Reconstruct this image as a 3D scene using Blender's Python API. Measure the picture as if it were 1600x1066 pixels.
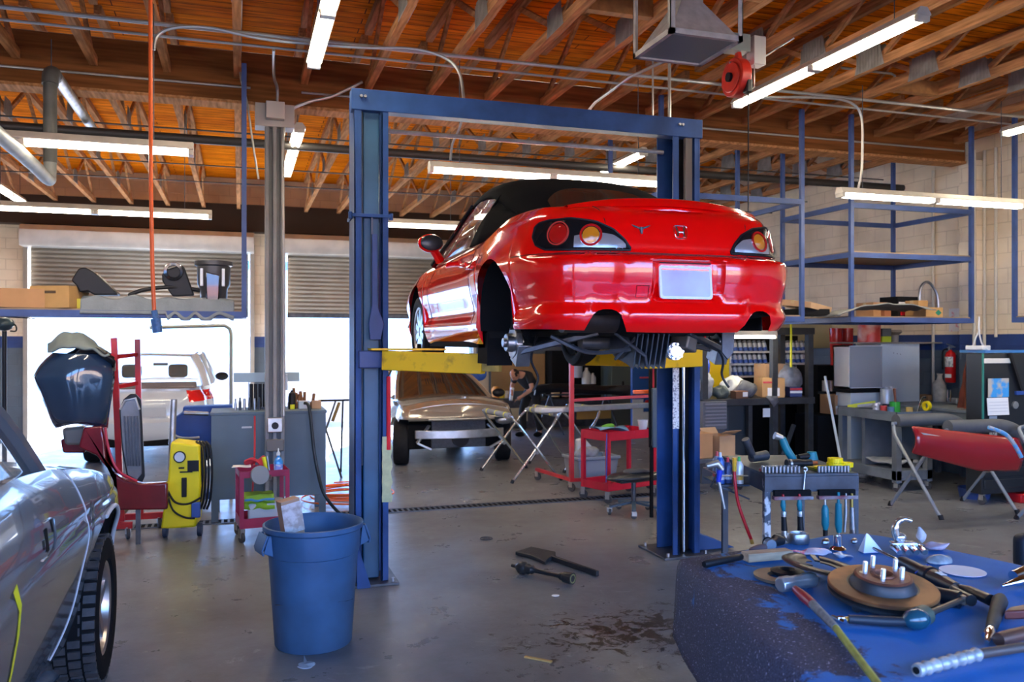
import bpy, math, random, bmesh
from mathutils import Vector, Matrix, noise
from mathutils.bvhtree import BVHTree
for o in list(bpy.data.objects):
 bpy.data.objects.remove(o)
SC = bpy.context.scene
COL = SC.collection
R = math.radians
PI = math.pi
RNG = random.Random(7)
# ------------------------------------------------------------------ camera
F, H = 1312.0, 1.85                       # focal length in pixels of 1600, eye height
YAW = math.atan(425 / F)
SY, CY = math.sin(YAW), math.cos(YAW)
cam_d = bpy.data.cameras.new('camera')
cam = bpy.data.objects.new('camera', cam_d)
COL.objects.link(cam)
cam.location = (0, 0, H)
cam.rotation_euler = (PI / 2, 0, -YAW)
cam_d.sensor_width = 36
cam_d.lens = 36 * F / 1600
cam_d.clip_start = 0.05
cam_d.clip_end = 300
cam_d.dof.use_dof = True
cam_d.dof.focus_distance = 4.9
cam_d.dof.aperture_fstop = 3.2
SC.camera = cam
# ------------------------------------------------------------------ sky, sun, exposure
W = bpy.data.worlds.new('sky')
SC.world = W
W.use_nodes = True
nt = W.node_tree
nt.nodes.clear()
wo = nt.nodes.new('ShaderNodeOutputWorld')
wb = nt.nodes.new('ShaderNodeBackground')
wr = nt.nodes.new('ShaderNodeValToRGB')
wt = nt.nodes.new('ShaderNodeTexCoord')
ws = nt.nodes.new('ShaderNodeSeparateXYZ')
nt.links.new(wt.outputs['Generated'], ws.inputs[0])
nt.links.new(ws.outputs['Z'], wr.inputs[0])
wr.color_ramp.elements[0].color = (0.24, 0.48, 1.0, 1)
wr.color_ramp.elements[1].color = (0.18, 0.42, 1.0, 1)
wr.color_ramp.elements[1].position = 0.7
nt.links.new(wr.outputs[0], wb.inputs[0])
wb.inputs[1].default_value = 17.0
nt.links.new(wb.outputs[0], wo.inputs[0])
sun_d = bpy.data.lights.new('sun', 'SUN')
sun_d.energy = 95
sun_d.angle = R(0.6)
sun_d.color = (1.0, 0.97, 0.92)
sun = bpy.data.objects.new('sun', sun_d)
COL.objects.link(sun)
sun.rotation_euler = Vector((-0.36, -0.84, -0.41)).to_track_quat('-Z', 'Y').to_euler()
sun.location = (-10, 40, 30)
SC.view_settings.view_transform = 'Standard'
SC.view_settings.look = 'None'
SC.view_settings.gamma = 1
SC.view_settings.use_curve_mapping = False
SC.view_settings.exposure = -0.12
SC.cycles.use_denoising = True
SC.cycles.max_bounces = 8
SC.cycles.diffuse_bounces = 5
SC.cycles.glossy_bounces = 4
SC.cycles.transmission_bounces = 6
SC.cycles.transparent_max_bounces = 8
SC.cycles.sample_clamp_indirect = 8
SC.cycles.caustics_reflective = False
SC.cycles.caustics_refractive = False
for (ax, ay, sx, sz, rx) in ((-2, -1.95, 23, 3.7, PI / 2), (-2, 17.95, 14, 2.5, -PI / 2)):
 pd = bpy.data.lights.new('sky_portal', 'AREA')
 pd.shape = 'RECTANGLE'
 pd.size, pd.size_y = sx, sz
 pd.cycles.is_portal = True
 po = bpy.data.objects.new('sky_portal', pd)
 po.location = (ax, ay, sz / 2)
 po.rotation_euler = (rx, 0, 0)
 COL.objects.link(po)
# ------------------------------------------------------------------ where a sight line meets a plane of the place
def ray(px, py):
 a = (px - 800) / F
 return Vector((SY + CY * a, CY - SY * a, (533 - py) / F))
def onY(px, py, Y):
 r = ray(px, py); t = Y / r.y
 return Vector((r.x * t, Y, H + r.z * t))
def onX(px, py, X):
 r = ray(px, py); t = X / r.x
 return Vector((X, r.y * t, H + r.z * t))
def onZ(px, py, z=0.0):
 r = ray(px, py); t = (z - H) / r.z
 return Vector((r.x * t, r.y * t, z))
def atD(px, py, d):
 r = ray(px, py)
 return Vector((r.x * d, r.y * d, H + r.z * d))
# ------------------------------------------------------------------ materials
MATS = {}
def mat(name, col, rough=0.5, metal=0.0, n=0.0, ns=8.0, col2=None, bump=0.0, bs=None, emit=0.0, alpha=1.0,
  trans=0.0, coat=0.0, spec=0.5, stretch=None, detail=4.0, thr=None, ior=1.45):
 if name in MATS:
  return MATS[name]
 m = bpy.data.materials.new(name)
 m.use_nodes = True
 t = m.node_tree
 b = t.nodes['Principled BSDF']
 c = (col[0], col[1], col[2], 1)
 b.inputs['Base Color'].default_value = c
 b.inputs['Roughness'].default_value = rough
 b.inputs['Metallic'].default_value = metal
 b.inputs['Specular IOR Level'].default_value = spec
 b.inputs['IOR'].default_value = ior
 b.inputs['Coat Weight'].default_value = coat
 b.inputs['Coat Roughness'].default_value = 0.03
 b.inputs['Transmission Weight'].default_value = trans
 b.inputs['Alpha'].default_value = alpha
 if emit:
  b.inputs['Emission Color'].default_value = c
  b.inputs['Emission Strength'].default_value = emit
 if n or bump or col2:
  tc = t.nodes.new('ShaderNodeTexCoord')
  mp = t.nodes.new('ShaderNodeMapping')
  if stretch:
   mp.inputs['Scale'].default_value = stretch
  t.links.new(tc.outputs['Object'], mp.inputs[0])
  nz = t.nodes.new('ShaderNodeTexNoise')
  nz.inputs['Scale'].default_value = ns
  nz.inputs['Detail'].default_value = detail
  t.links.new(mp.outputs[0], nz.inputs['Vector'])
  if n or col2:
   rp = t.nodes.new('ShaderNodeValToRGB')
   lo, hi = thr or (0.35, 0.68)
   rp.color_ramp.elements[0].position = lo
   rp.color_ramp.elements[1].position = hi
   c2 = col2 or tuple(max(0, x * (1 - n)) for x in col)
   rp.color_ramp.elements[0].color = (c2[0], c2[1], c2[2], 1)
   rp.color_ramp.elements[1].color = c
   t.links.new(nz.outputs['Fac'], rp.inputs[0])
   t.links.new(rp.outputs[0], b.inputs['Base Color'])
  if bump:
   nb = nz
   if bs:
    nb = t.nodes.new('ShaderNodeTexNoise')
    nb.inputs['Scale'].default_value = bs
    nb.inputs['Detail'].default_value = 3
    t.links.new(mp.outputs[0], nb.inputs['Vector'])
   bp = t.nodes.new('ShaderNodeBump')
   bp.inputs['Strength'].default_value = bump
   bp.inputs['Distance'].default_value = 0.02
   t.links.new(nb.outputs['Fac'], bp.inputs['Height'])
   t.links.new(bp.outputs[0], b.inputs['Normal'])
 MATS[name] = m
 return m
# ------------------------------------------------------------------ mesh builder
class MB:
 def __init__(s, m=None):
  s.v, s.f, s.mi, s.m = [], [], [], m
  s.k = 0
 def add(s, vs, fs, k=None):
  n = len(s.v)
  for p in vs:
   p = Vector(p)
   s.v.append(s.m @ p if s.m else p)
  for f in fs:
   s.f.append([i + n for i in f])
   s.mi.append(s.k if k is None else k)
  return s
 def box(s, x0, x1, y0, y1, z0, z1, k=None):
  return s.add([(x0, y0, z0), (x1, y0, z0), (x1, y1, z0), (x0, y1, z0), (x0, y0, z1), (x1, y0, z1), (x1, y1, z1), (x0, y1, z1)],
     [(3, 2, 1, 0), (4, 5, 6, 7), (0, 1, 5, 4), (1, 2, 6, 5), (2, 3, 7, 6), (3, 0, 4, 7)], k)
 def cbox(s, c, d, rz=0.0, rx=0.0, ry=0.0, k=None):
  m = Matrix.Translation(Vector(c)) @ Matrix.Rotation(rz, 4, 'Z') @ Matrix.Rotation(ry, 4, 'Y') @ Matrix.Rotation(rx, 4, 'X')
  o = s.m; s.m = (o @ m) if o else m
  s.box(-d[0] / 2, d[0] / 2, -d[1] / 2, d[1] / 2, -d[2] / 2, d[2] / 2, k)
  s.m = o
  return s
 def bar(s, a, b, w, h, k=None, roll=0.0):
  a, b = Vector(a), Vector(b)
  z = (b - a)
  L = z.length
  q = z.to_track_quat('Z', 'Y' if abs(z.normalized().y) < 0.95 else 'X').to_matrix().to_4x4()
  m = Matrix.Translation(a) @ q @ Matrix.Rotation(roll, 4, 'Z')
  o = s.m; s.m = (o @ m) if o else m
  s.box(-w / 2, w / 2, -h / 2, h / 2, 0, L, k)
  s.m = o
  return s
 def rings(s, rs, closed=True, caps=True, k=None, loop=False):
  n = len(rs[0])
  vs = [p for r in rs for p in r]
  fs = []
  m = len(rs)
  for i in range(m if loop else m - 1):
   j = (i + 1) % m
   for q in range(n if closed else n - 1):
    w = (q + 1) % n
    fs.append((i * n + q, i * n + w, j * n + w, j * n + q))
  if caps and not loop:
   fs.append(tuple(range(n - 1, -1, -1)))
   fs.append(tuple((m - 1) * n + q for q in range(n)))
  return s.add(vs, fs, k)
 def cyl(s, a, b, r0, r1=None, n=16, caps=True, k=None):
  r1 = r0 if r1 is None else r1
  a, b = Vector(a), Vector(b)
  return s.tube([a, b], [r0, r1], n, caps, k)
 def tube(s, pts, r, n=8, caps=True, k=None, loop=False):
  pts = [Vector(p) for p in pts]
  if not isinstance(r, (list, tuple)):
   r = [r] * len(pts)
  m = len(pts)
  T = []
  for i in range(m):
   a = pts[i - 1] if (i > 0 or loop) else pts[0]
   b = pts[(i + 1) % m] if (i < m - 1 or loop) else pts[-1]
   T.append((b - a).normalized())
  u = T[0].orthogonal().normalized()
  rs = []
  for i in range(m):
   u = (u - T[i] * u.dot(T[i]))
   u = u.normalized() if u.length > 1e-6 else T[i].orthogonal().normalized()
   w = T[i].cross(u)
   rs.append([pts[i] + (u * math.cos(2 * PI * q / n) + w * math.sin(2 * PI * q / n)) * r[i] for q in range(n)])
  return s.rings(rs, True, caps, k, loop)
 def lathe(s, prof, n=24, c=(0, 0, 0), axis='Z', k=None, caps=False, a0=0, a1=2 * PI):
  full = abs(a1 - a0 - 2 * PI) < 1e-6
  c = Vector(c)
  N = n if full else n + 1
  rs = []
  for r, z in prof:
   ring = []
   for q in range(N):
    t = a0 + (a1 - a0) * q / n
    x, y = r * math.cos(t), r * math.sin(t)
    p = {'Z': (x, y, z), 'X': (z, x, y), 'Y': (y, z, x)}[axis]
    ring.append(c + Vector(p))
   rs.append(ring)
  return s.rings(rs, full, caps and full, k)
 def prism(s, poly, d, c=(0, 0, 0), axis='Z', k=None):
  """poly in the plane across axis, thickness d along it (from 0 to d)"""
  c = Vector(c)
  f = {'Z': lambda a, b, h: (a, b, h), 'X': lambda a, b, h: (h, a, b), 'Y': lambda a, b, h: (a, h, b)}[axis]
  n = len(poly)
  vs = [c + Vector(f(a, b, 0)) for a, b in poly] + [c + Vector(f(a, b, d)) for a, b in poly]
  fs = [tuple(range(n - 1, -1, -1)), tuple(range(n, 2 * n))]
  fs += [(i, (i + 1) % n, (i + 1) % n + n, i + n) for i in range(n)]
  return s.add(vs, fs, k)
 def grid(s, fn, nu, nv, k=None, wrap=False):
  vs = [fn(i / nu, j / nv) for j in range(nv + 1) for i in range(nu + 1)]
  w = nu + 1
  fs = [(j * w + i, j * w + i + 1, (j + 1) * w + i + 1, (j + 1) * w + i) for j in range(nv) for i in range(nu)]
  return s.add(vs, fs, k)
 def ball(s, c, r, n=12, k=None):
  r = r if isinstance(r, (list, tuple)) else (r, r, r)
  c = Vector(c)
  rs = []
  for i in range(n // 2 + 1):
   t = PI * i / (n // 2)
   q0 = max(1e-4, math.sin(t))
   rs.append([c + Vector((r[0] * q0 * math.cos(2 * PI * q / n), r[1] * q0 * math.sin(2 * PI * q / n), -r[2] * math.cos(t))) for q in range(n)])
  return s.rings(rs, True, True, k)
 def build(s, name, mats, parent=None, bevel=0.0, sub=0, ang=35, solid=0.0, loc=None, flip=True, seg=2, solid_off=-1):
  me = bpy.data.meshes.new(name)
  me.from_pydata([tuple(p) for p in s.v], [], s.f)
  if not isinstance(mats, (list, tuple)):
   mats = [mats]
  for x in mats:
   me.materials.append(x)
  me.polygons.foreach_set('material_index', [min(i, len(mats) - 1) for i in s.mi])
  bm = bmesh.new()
  bm.from_mesh(me)
  bmesh.ops.remove_doubles(bm, verts=bm.verts, dist=1e-5)
  if flip:
   bmesh.ops.recalc_face_normals(bm, faces=bm.faces)
  bm.to_mesh(me)
  bm.free()
  me.polygons.foreach_set('use_smooth', [True] * len(me.polygons))
  me.set_sharp_from_angle(angle=R(ang))
  o = bpy.data.objects.new(name, me)
  COL.objects.link(o)
  if parent:
   o.parent = parent
  if loc:
   o.location = loc
  if solid:
   md = o.modifiers.new('solid', 'SOLIDIFY'); md.thickness = solid; md.offset = solid_off
  if sub:
   md = o.modifiers.new('sub', 'SUBSURF'); md.levels = sub; md.render_levels = sub
  if bevel:
   md = o.modifiers.new('bevel', 'BEVEL'); md.width = bevel; md.segments = seg; md.limit_method = 'ANGLE'; md.angle_limit = R(40)
   md.harden_normals = False
  return o
def tag(o, label=None, cat=None, group=None, kind=None):
 if label: o['label'] = label
 if cat: o['category'] = cat
 if group: o['group'] = group
 if kind: o['kind'] = kind
 return o
def thing(name, label, cat, loc=(0, 0, 0), rz=0.0, group=None, rx=0.0, ry=0.0):
 o = bpy.data.objects.new(name, None)
 o.empty_display_size = 0.1
 COL.objects.link(o)
 o.location = loc
 o.rotation_euler = (rx, ry, rz)
 return tag(o, label, cat, group)
def dup(root, loc=None, rz=None, label=None, group=None):
 def cp(o, par):
  c = o.copy(); COL.objects.link(c); c.parent = par
  for ch in o.children: cp(ch, c)
  return c
 r = cp(root, None)
 if loc is not None: r.location = loc
 if rz is not None: r.rotation_euler = (r.rotation_euler[0], r.rotation_euler[1], rz)
 if label: r['label'] = label
 if group: r['group'] = group
 return r
def struct(o):
 o['kind'] = 'structure'
 return o
def spline(pts, n=8):
 pts = [Vector(p) for p in pts]
 out = []
 for i in range(len(pts) - 1):
  p0 = pts[max(i - 1, 0)]; p1 = pts[i]; p2 = pts[i + 1]; p3 = pts[min(i + 2, len(pts) - 1)]
  for q in range(n):
   t = q / n
   out.append(0.5 * ((2 * p1) + (p2 - p0) * t + (2 * p0 - 5 * p1 + 4 * p2 - p3) * t * t + (3 * p1 - p0 - 3 * p2 + p3) * t ** 3))
 out.append(pts[-1])
 return out
def interp(tab, x):
 if x <= tab[0][0]: return tab[0][1]
 for (a, b), (c, d) in zip(tab, tab[1:]):
  if x <= c:
   t = (x - a) / (c - a)
   return b + (d - b) * t
 return tab[-1][1]
def sinterp(tab, x):
 if x <= tab[0][0]: return tab[0][1]
 n = len(tab)
 for i in range(n - 1):
  a, b = tab[i]; c, d = tab[i + 1]
  if x <= c:
   t = (x - a) / (c - a)
   m0 = (d - b) if i == 0 else (d - tab[i - 1][1]) * (c - a) / (c - tab[i - 1][0])
   m1 = (d - b) if i == n - 2 else (tab[i + 2][1] - b) * (c - a) / (tab[i + 2][0] - a)
   return (2 * t ** 3 - 3 * t * t + 1) * b + (t ** 3 - 2 * t * t + t) * m0 + (-2 * t ** 3 + 3 * t * t) * d + (t ** 3 - t * t) * m1
 return tab[-1][1]
FONT = None
def text_mesh(name, body, size, material, parent, loc, rot, extrude=0.002, bold=0.0):
 cu = bpy.data.curves.new(name, 'FONT')
 cu.body = body; cu.size = size; cu.extrude = extrude; cu.offset = bold
 cu.align_x = 'CENTER'; cu.align_y = 'CENTER'
 ob = bpy.data.objects.new(name, cu)
 COL.objects.link(ob)
 dg = bpy.context.evaluated_depsgraph_get()
 me = bpy.data.meshes.new_from_object(ob.evaluated_get(dg))
 bpy.data.objects.remove(ob)
 o = bpy.data.objects.new(name, me)
 me.materials.clear(); me.materials.append(material)
 COL.objects.link(o)
 o.parent = parent; o.location = loc; o.rotation_euler = rot
 return o
# ================================================================== materials used widely
black = mat('black_plastic', (0.010, 0.010, 0.012), 0.45, spec=0.3)
blackmatte = mat('black_matte', (0.009, 0.009, 0.010), 0.9, spec=0.12)
rubber = mat('tyre_rubber', (0.014, 0.014, 0.016), 0.75, spec=0.25, n=0.3, ns=20)
chrome = mat('chrome', (0.8, 0.8, 0.82), 0.12, 1.0)
steel = mat('bare_steel', (0.45, 0.46, 0.48), 0.35, 1.0, n=0.3, ns=12)
darksteel = mat('dark_steel', (0.10, 0.11, 0.13), 0.45, 0.7, n=0.4, ns=10)
galv = mat('galvanised', (0.55, 0.55, 0.53), 0.42, 0.85, n=0.35, ns=9)
redpaint = mat('red_enamel', (0.55, 0.012, 0.02), 0.35, n=0.3, ns=6)
card = mat('cardboard', (0.42, 0.22, 0.10), 0.85, n=0.15, ns=4)
card2 = mat('cardboard_pale', (0.50, 0.31, 0.17), 0.85, n=0.15, ns=4)
white = mat('white_plastic', (0.75, 0.75, 0.73), 0.4)
paper = mat('paper', (0.8, 0.8, 0.78), 0.8)
blue_lift = mat('blue_lift_paint', (0.025, 0.085, 0.27), 0.5, spec=0.3, n=0.45, ns=3.0, bump=0.05)
blue_rack = mat('blue_rack_paint', (0.035, 0.075, 0.24), 0.45, n=0.3, ns=5)
yellow = mat('yellow_paint', (0.80, 0.50, 0.01), 0.45, n=0.45, ns=9, col2=(0.35, 0.20, 0.02), thr=(0.25, 0.42), bump=0.05)
grey_paint = mat('grey_blue_enamel', (0.10, 0.145, 0.19), 0.5, n=0.2, ns=2)
wood_lt = mat('truss_wood', (0.55, 0.26, 0.11), 0.85, spec=0.1, n=0.5, ns=5, stretch=(6, 0.6, 6))
wood_post = mat('scrap_wood', (0.5, 0.35, 0.22), 0.75, n=0.4, ns=6, stretch=(1, 8, 8))
def concrete():
 m = bpy.data.materials.new('concrete_floor'); m.use_nodes = True
 t = m.node_tree; b = t.nodes['Principled BSDF']; L = t.links.new
 tc = t.nodes.new('ShaderNodeTexCoord')
 def nz(scale, det, rough=0.55, dist=0.0):
  n = t.nodes.new('ShaderNodeTexNoise'); n.inputs['Scale'].default_value = scale
  n.inputs['Detail'].default_value = det; n.inputs['Roughness'].default_value = rough
  n.inputs['Distortion'].default_value = dist
  L(tc.outputs['Object'], n.inputs['Vector']); return n
 def ramp(src, a, ca, c, cc):
  r = t.nodes.new('ShaderNodeValToRGB'); L(src, r.inputs[0])
  r.color_ramp.elements[0].position = a; r.color_ramp.elements[0].color = ca
  r.color_ramp.elements[1].position = c; r.color_ramp.elements[1].color = cc
  return r
 def mix(f, a, c, mode='MIX'):
  x = t.nodes.new('ShaderNodeMixRGB'); x.blend_type = mode
  if isinstance(f, float): x.inputs[0].default_value = f
  else: L(f, x.inputs[0])
  L(a, x.inputs[1]); L(c, x.inputs[2]); return x.outputs[0]
 base = ramp(nz(0.7, 6, 0.6).outputs['Fac'], 0.3, (0.135, 0.14, 0.15, 1), 0.7, (0.235, 0.25, 0.275, 1)).outputs[0]
 fine = ramp(nz(4.0, 10, 0.75, 0.2).outputs['Fac'], 0.30, (0.66, 0.62, 0.58, 1), 0.75, (1, 1, 1, 1)).outputs[0]
 c = mix(1.0, base, fine, 'MULTIPLY')
 # pale scuffs
 sc = ramp(nz(3.0, 9, 0.75, 1.2).outputs['Fac'], 0.60, (0, 0, 0, 1), 0.72, (0.35, 0.35, 0.35, 1)).outputs[0]
 c = mix(0.5, c, sc, 'ADD')
 # oil and mud patch in front of the right post, with its own outline
 sub = t.nodes.new('ShaderNodeVectorMath'); sub.operation = 'SUBTRACT'
 pc = onZ(1010, 985)
 sub.inputs[1].default_value = pc
 L(tc.outputs['Object'], sub.inputs[0])
 mul = t.nodes.new('ShaderNodeVectorMath'); mul.operation = 'MULTIPLY'; mul.inputs[1].default_value = (0.62, 1.15, 1)
 L(sub.outputs[0], mul.inputs[0])
 ln = t.nodes.new('ShaderNodeVectorMath'); ln.operation = 'LENGTH'; L(mul.outputs[0], ln.inputs[0])
 fall = ramp(ln.outputs['Value'], 0.10, (1, 1, 1, 1), 0.95, (0, 0, 0, 1)).outputs[0]
 sp = nz(9.0, 10, 0.72, 0.8)
 ad = t.nodes.new('ShaderNodeMath'); ad.operation = 'MULTIPLY_ADD'; ad.inputs[1].default_value = 0.20
 L(fall, ad.inputs[0]); L(sp.outputs['Fac'], ad.inputs[2])
 spot = ramp(ad.outputs[0], 0.655, (0, 0, 0, 1), 0.70, (1, 1, 1, 1)).outputs[0]
 brn = t.nodes.new('ShaderNodeRGB'); brn.outputs[0].default_value = (0.035, 0.022, 0.016, 1)
 gate = mix(1.0, spot, ramp(ln.outputs['Value'], 0.7, (1, 1, 1, 1), 1.05, (0.0, 0.0, 0.0, 1)).outputs[0], 'MULTIPLY')
 c = mix(gate, c, brn.outputs[0])
 L(c, b.inputs['Base Color'])
 rr = ramp(nz(2.6, 8, 0.7).outputs['Fac'], 0.3, (0.24, 0.24, 0.24, 1), 0.75, (0.42, 0.42, 0.42, 1)).outputs[0]
 L(rr, b.inputs['Roughness'])
 bp = t.nodes.new('ShaderNodeBump'); bp.inputs['Strength'].default_value = 0.12; bp.inputs['Distance'].default_value = 0.01
 L(nz(14, 6, 0.6).outputs['Fac'], bp.inputs['Height']); L(bp.outputs[0], b.inputs['Normal'])
 return m
def block_wall(axis):
 """painted concrete block: cream above, blue band, grey below"""
 m = bpy.data.materials.new('block_wall_' + axis); m.use_nodes = True
 t = m.node_tree; b = t.nodes['Principled BSDF']; L = t.links.new
 tc = t.nodes.new('ShaderNodeTexCoord')
 se = t.nodes.new('ShaderNodeSeparateXYZ'); L(tc.outputs['Object'], se.inputs[0])
 cb = t.nodes.new('ShaderNodeCombineXYZ')
 L(se.outputs['Y' if axis == 'x' else 'X'], cb.inputs[0]); L(se.outputs['Z'], cb.inputs[1])
 br = t.nodes.new('ShaderNodeTexBrick'); L(cb.outputs[0], br.inputs['Vector'])
 br.inputs['Scale'].default_value = 1.0
 br.inputs['Brick Width'].default_value = 0.4; br.inputs['Row Height'].default_value = 0.2
 br.inputs['Mortar Size'].default_value = 0.008; br.inputs['Mortar Smooth'].default_value = 0.6
 br.inputs['Color1'].default_value = (0.92, 0.79, 0.60, 1); br.inputs['Color2'].default_value = (0.86, 0.73, 0.55, 1)
 br.inputs['Mortar'].default_value = (0.74, 0.62, 0.46, 1)
 def band(z0, col, prev):
  g = t.nodes.new('ShaderNodeMath'); g.operation = 'LESS_THAN'; g.inputs[1].default_value = z0; L(se.outputs['Z'], g.inputs[0])
  x = t.nodes.new('ShaderNodeMixRGB'); L(g.outputs[0], x.inputs[0]); L(prev, x.inputs[1]); x.inputs[2].default_value = col
  return x.outputs[0]
 c = band(1.94, (0.02, 0.055, 0.21, 1), br.outputs['Color'])
 c = band(1.72, (0.10, 0.135, 0.17, 1), c)
 nz = t.nodes.new('ShaderNodeTexNoise'); nz.inputs['Scale'].default_value = 1.5; nz.inputs['Detail'].default_value = 6
 L(tc.outputs['Object'], nz.inputs['Vector'])
 rp = t.nodes.new('ShaderNodeValToRGB'); L(nz.outputs['Fac'], rp.inputs[0])
 rp.color_ramp.elements[0].position = 0.3; rp.color_ramp.elements[0].color = (0.75, 0.72, 0.68, 1)
 rp.color_ramp.elements[1].position = 0.6
 mx = t.nodes.new('ShaderNodeMixRGB'); mx.blend_type = 'MULTIPLY'; mx.inputs[0].default_value = 1
 L(c, mx.inputs[1]); L(rp.outputs[0], mx.inputs[2]); L(mx.outputs[0], b.inputs['Base Color'])
 b.inputs['Roughness'].default_value = 0.6
 bp = t.nodes.new('ShaderNodeBump'); bp.inputs['Strength'].default_value = 0.5; bp.inputs['Distance'].default_value = 0.01
 inv = t.nodes.new('ShaderNodeMath'); inv.operation = 'SUBTRACT'; inv.inputs[0].default_value = 1; L(br.outputs['Fac'], inv.inputs[1])
 L(inv.outputs[0], bp.inputs['Height']); L(bp.outputs[0], b.inputs['Normal'])
 return m
def deck_mat():
 m = bpy.data.materials.new('roof_boards'); m.use_nodes = True
 t = m.node_tree; b = t.nodes['Principled BSDF']; L = t.links.new
 tc = t.nodes.new('ShaderNodeTexCoord')
 br = t.nodes.new('ShaderNodeTexBrick'); L(tc.outputs['Object'], br.inputs['Vector'])
 br.inputs['Scale'].default_value = 1
 br.inputs['Brick Width'].default_value = 2.4; br.inputs['Row Height'].default_value = 0.14
 br.inputs['Mortar Size'].default_value = 0.006
 br.inputs['Color1'].default_value = (0.90, 0.25, 0.004, 1); br.inputs['Color2'].default_value = (0.72, 0.17, 0.003, 1)
 br.inputs['Mortar'].default_value = (0.10, 0.03, 0.01, 1)
 mp = t.nodes.new('ShaderNodeMapping'); mp.inputs['Scale'].default_value = (0.8, 7, 1); L(tc.outputs['Object'], mp.inputs[0])
 nz = t.nodes.new('ShaderNodeTexNoise'); nz.inputs['Scale'].default_value = 3; nz.inputs['Detail'].default_value = 6; L(mp.outputs[0], nz.inputs['Vector'])
 rp = t.nodes.new('ShaderNodeValToRGB'); L(nz.outputs['Fac'], rp.inputs[0])
 rp.color_ramp.elements[0].position = 0.3; rp.color_ramp.elements[0].color = (0.5, 0.45, 0.4, 1); rp.color_ramp.elements[1].position = 0.6
 mx = t.nodes.new('ShaderNodeMixRGB'); mx.blend_type = 'MULTIPLY'; mx.inputs[0].default_value = 1
 L(br.outputs['Color'], mx.inputs[1]); L(rp.outputs[0], mx.inputs[2]); L(mx.outputs[0], b.inputs['Base Color'])
 b.inputs['Roughness'].default_value = 0.9; b.inputs['Specular IOR Level'].default_value = 0.05
 return m
CONC, BWX, BWY, DECK = concrete(), block_wall('x'), block_wall('y'), deck_mat()
# ================================================================== the building shell
XR, YG, YB = 9.5, 9.0, 18.0
ZJ, ZD, ZG = 4.49, 5.16, 4.27
struct(MB().box(-14, XR, -2, YB + 0.2, -0.15, 0).build('floor', CONC))
yard = mat('yard_concrete', (0.62, 0.59, 0.54), 0.85, n=0.12, ns=1)
struct(MB().box(-60, 60, -60, 70, -0.4, -0.152).build('floor_yard', yard))
struct(MB().box(-60, 60, -28, -2.05, -0.15, -0.02).build('floor_added_slab', mat('dark_slab', (0.05, 0.052, 0.06), 0.9, n=0.2, ns=2)))  # unseen dark slab, added to lower warm light bounced in from the yard
struct(MB().box(-14, XR + 0.2, -2.2, YB + 0.4, ZD, ZD + 0.1).build('ceiling', DECK))
struct(MB().box(XR, XR + 0.2, -2.2, YB + 0.2, -0.1, ZD).build('wall_right', BWX))
struct(MB().box(-14.2, -14, -2.2, YB + 0.2, -0.1, ZD).build('wall_left', BWX))
wb_ = MB()
zo = 3.75
for x0, x1 in ((-14, -8.5), (-4.52, -3.80), (0.19, 0.90), (4.88, XR)):
 wb_.box(x0, x1, YB, YB + 0.2, -0.1, zo)
wb_.box(-14, XR, YB, YB + 0.2, zo, ZD)
struct(wb_.build('wall_back', BWY))
wf = MB()
for x0, x1 in ((-14, -8.0), (-3.2, -2.6), (2.6, 3.2), (8.6, XR)):
 wf.box(x0, x1, -2.2, -2, -0.1, 3.7)
wf.box(-14, XR, -2.2, -2, 3.7, ZD)
struct(wf.build('wall_front', BWY))
# pilaster of the right wall that carries the girder end
struct(MB().box(XR - 0.14, XR, YG - 0.24, YG + 0.04, 0, ZG).build('trim_1', BWX))
# dark ledger boards above the doors at the back
struct(MB().box(-14, XR - 0.01, YB - 0.32, YB - 0.01, 4.05, ZJ + 0.1).build('trim_2', mat('ledger_wood', (0.035, 0.018, 0.01), 0.8)))
# girder
gl = mat('glulam', (0.25, 0.09, 0.028), 0.8, spec=0.1, n=0.45, ns=3, stretch=(0.5, 5, 9))
g = MB().box(-14, XR - 0.19, YG - 0.11, YG + 0.11, ZG, ZG + 0.50)
go = g.build('roof_girder', gl, bevel=0.008)
tag(go, 'long laminated timber girder crossing under the roof trusses above the lift', 'girder')
gm = MB()
gm.box(-14, XR - 0.19, YG - 0.125, YG + 0.125, ZG - 0.03, ZG).build('bottom_plank', wood_lt, go)
# ---- roof trusses
plate_m = mat('gusset_steel', (0.34, 0.32, 0.29), 0.55, 0.5, n=0.3, ns=10)
def make_truss(name, y0, y1, label, group):
 L = y1 - y0
 t = thing(name, label, 'roof truss', (0, y0, ZJ), group=group)
 MB().box(-0.035, 0.035, 0, L, 0, 0.085).build('lower_chord', wood_lt, t)
 MB().box(-0.035, 0.035, 0, L, ZD - ZJ - 0.09, ZD - ZJ).build('upper_chord', wood_lt, t)
 nb = int(round(L / 2.2)); st = L / nb
 h = ZD - ZJ - 0.05
 for i in range(nb):
  a = i * st
  MB().bar((0, a + 0.05, 0.05), (0, a + st / 2, h), 0.035, 0.05).build('web', wood_lt, t)
  MB().bar((0, a + st / 2, h), (0, a + st - 0.05, 0.05), 0.035, 0.05).build('web', wood_lt, t)
  if i:
   p = MB().prism([(a - 0.20, 0.0), (a + 0.20, 0.0), (a + 0.14, 0.22), (a - 0.14, 0.22)], 0.002, (0.036, 0, 0), 'X')
   p.prism([(a - 0.20, 0.0), (a + 0.20, 0.0), (a + 0.14, 0.22), (a - 0.14, 0.22)], 0.002, (-0.038, 0, 0), 'X')
   for q in range(9):
    yy = a - 0.16 + q * 0.04
    p.box(0.038, 0.041, yy, yy + 0.012, 0.005, 0.20); p.box(-0.041, -0.038, yy, yy + 0.012, 0.005, 0.20)
   p.build('gusset_plate', plate_m, t)
 return t
SP = 0.654
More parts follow.
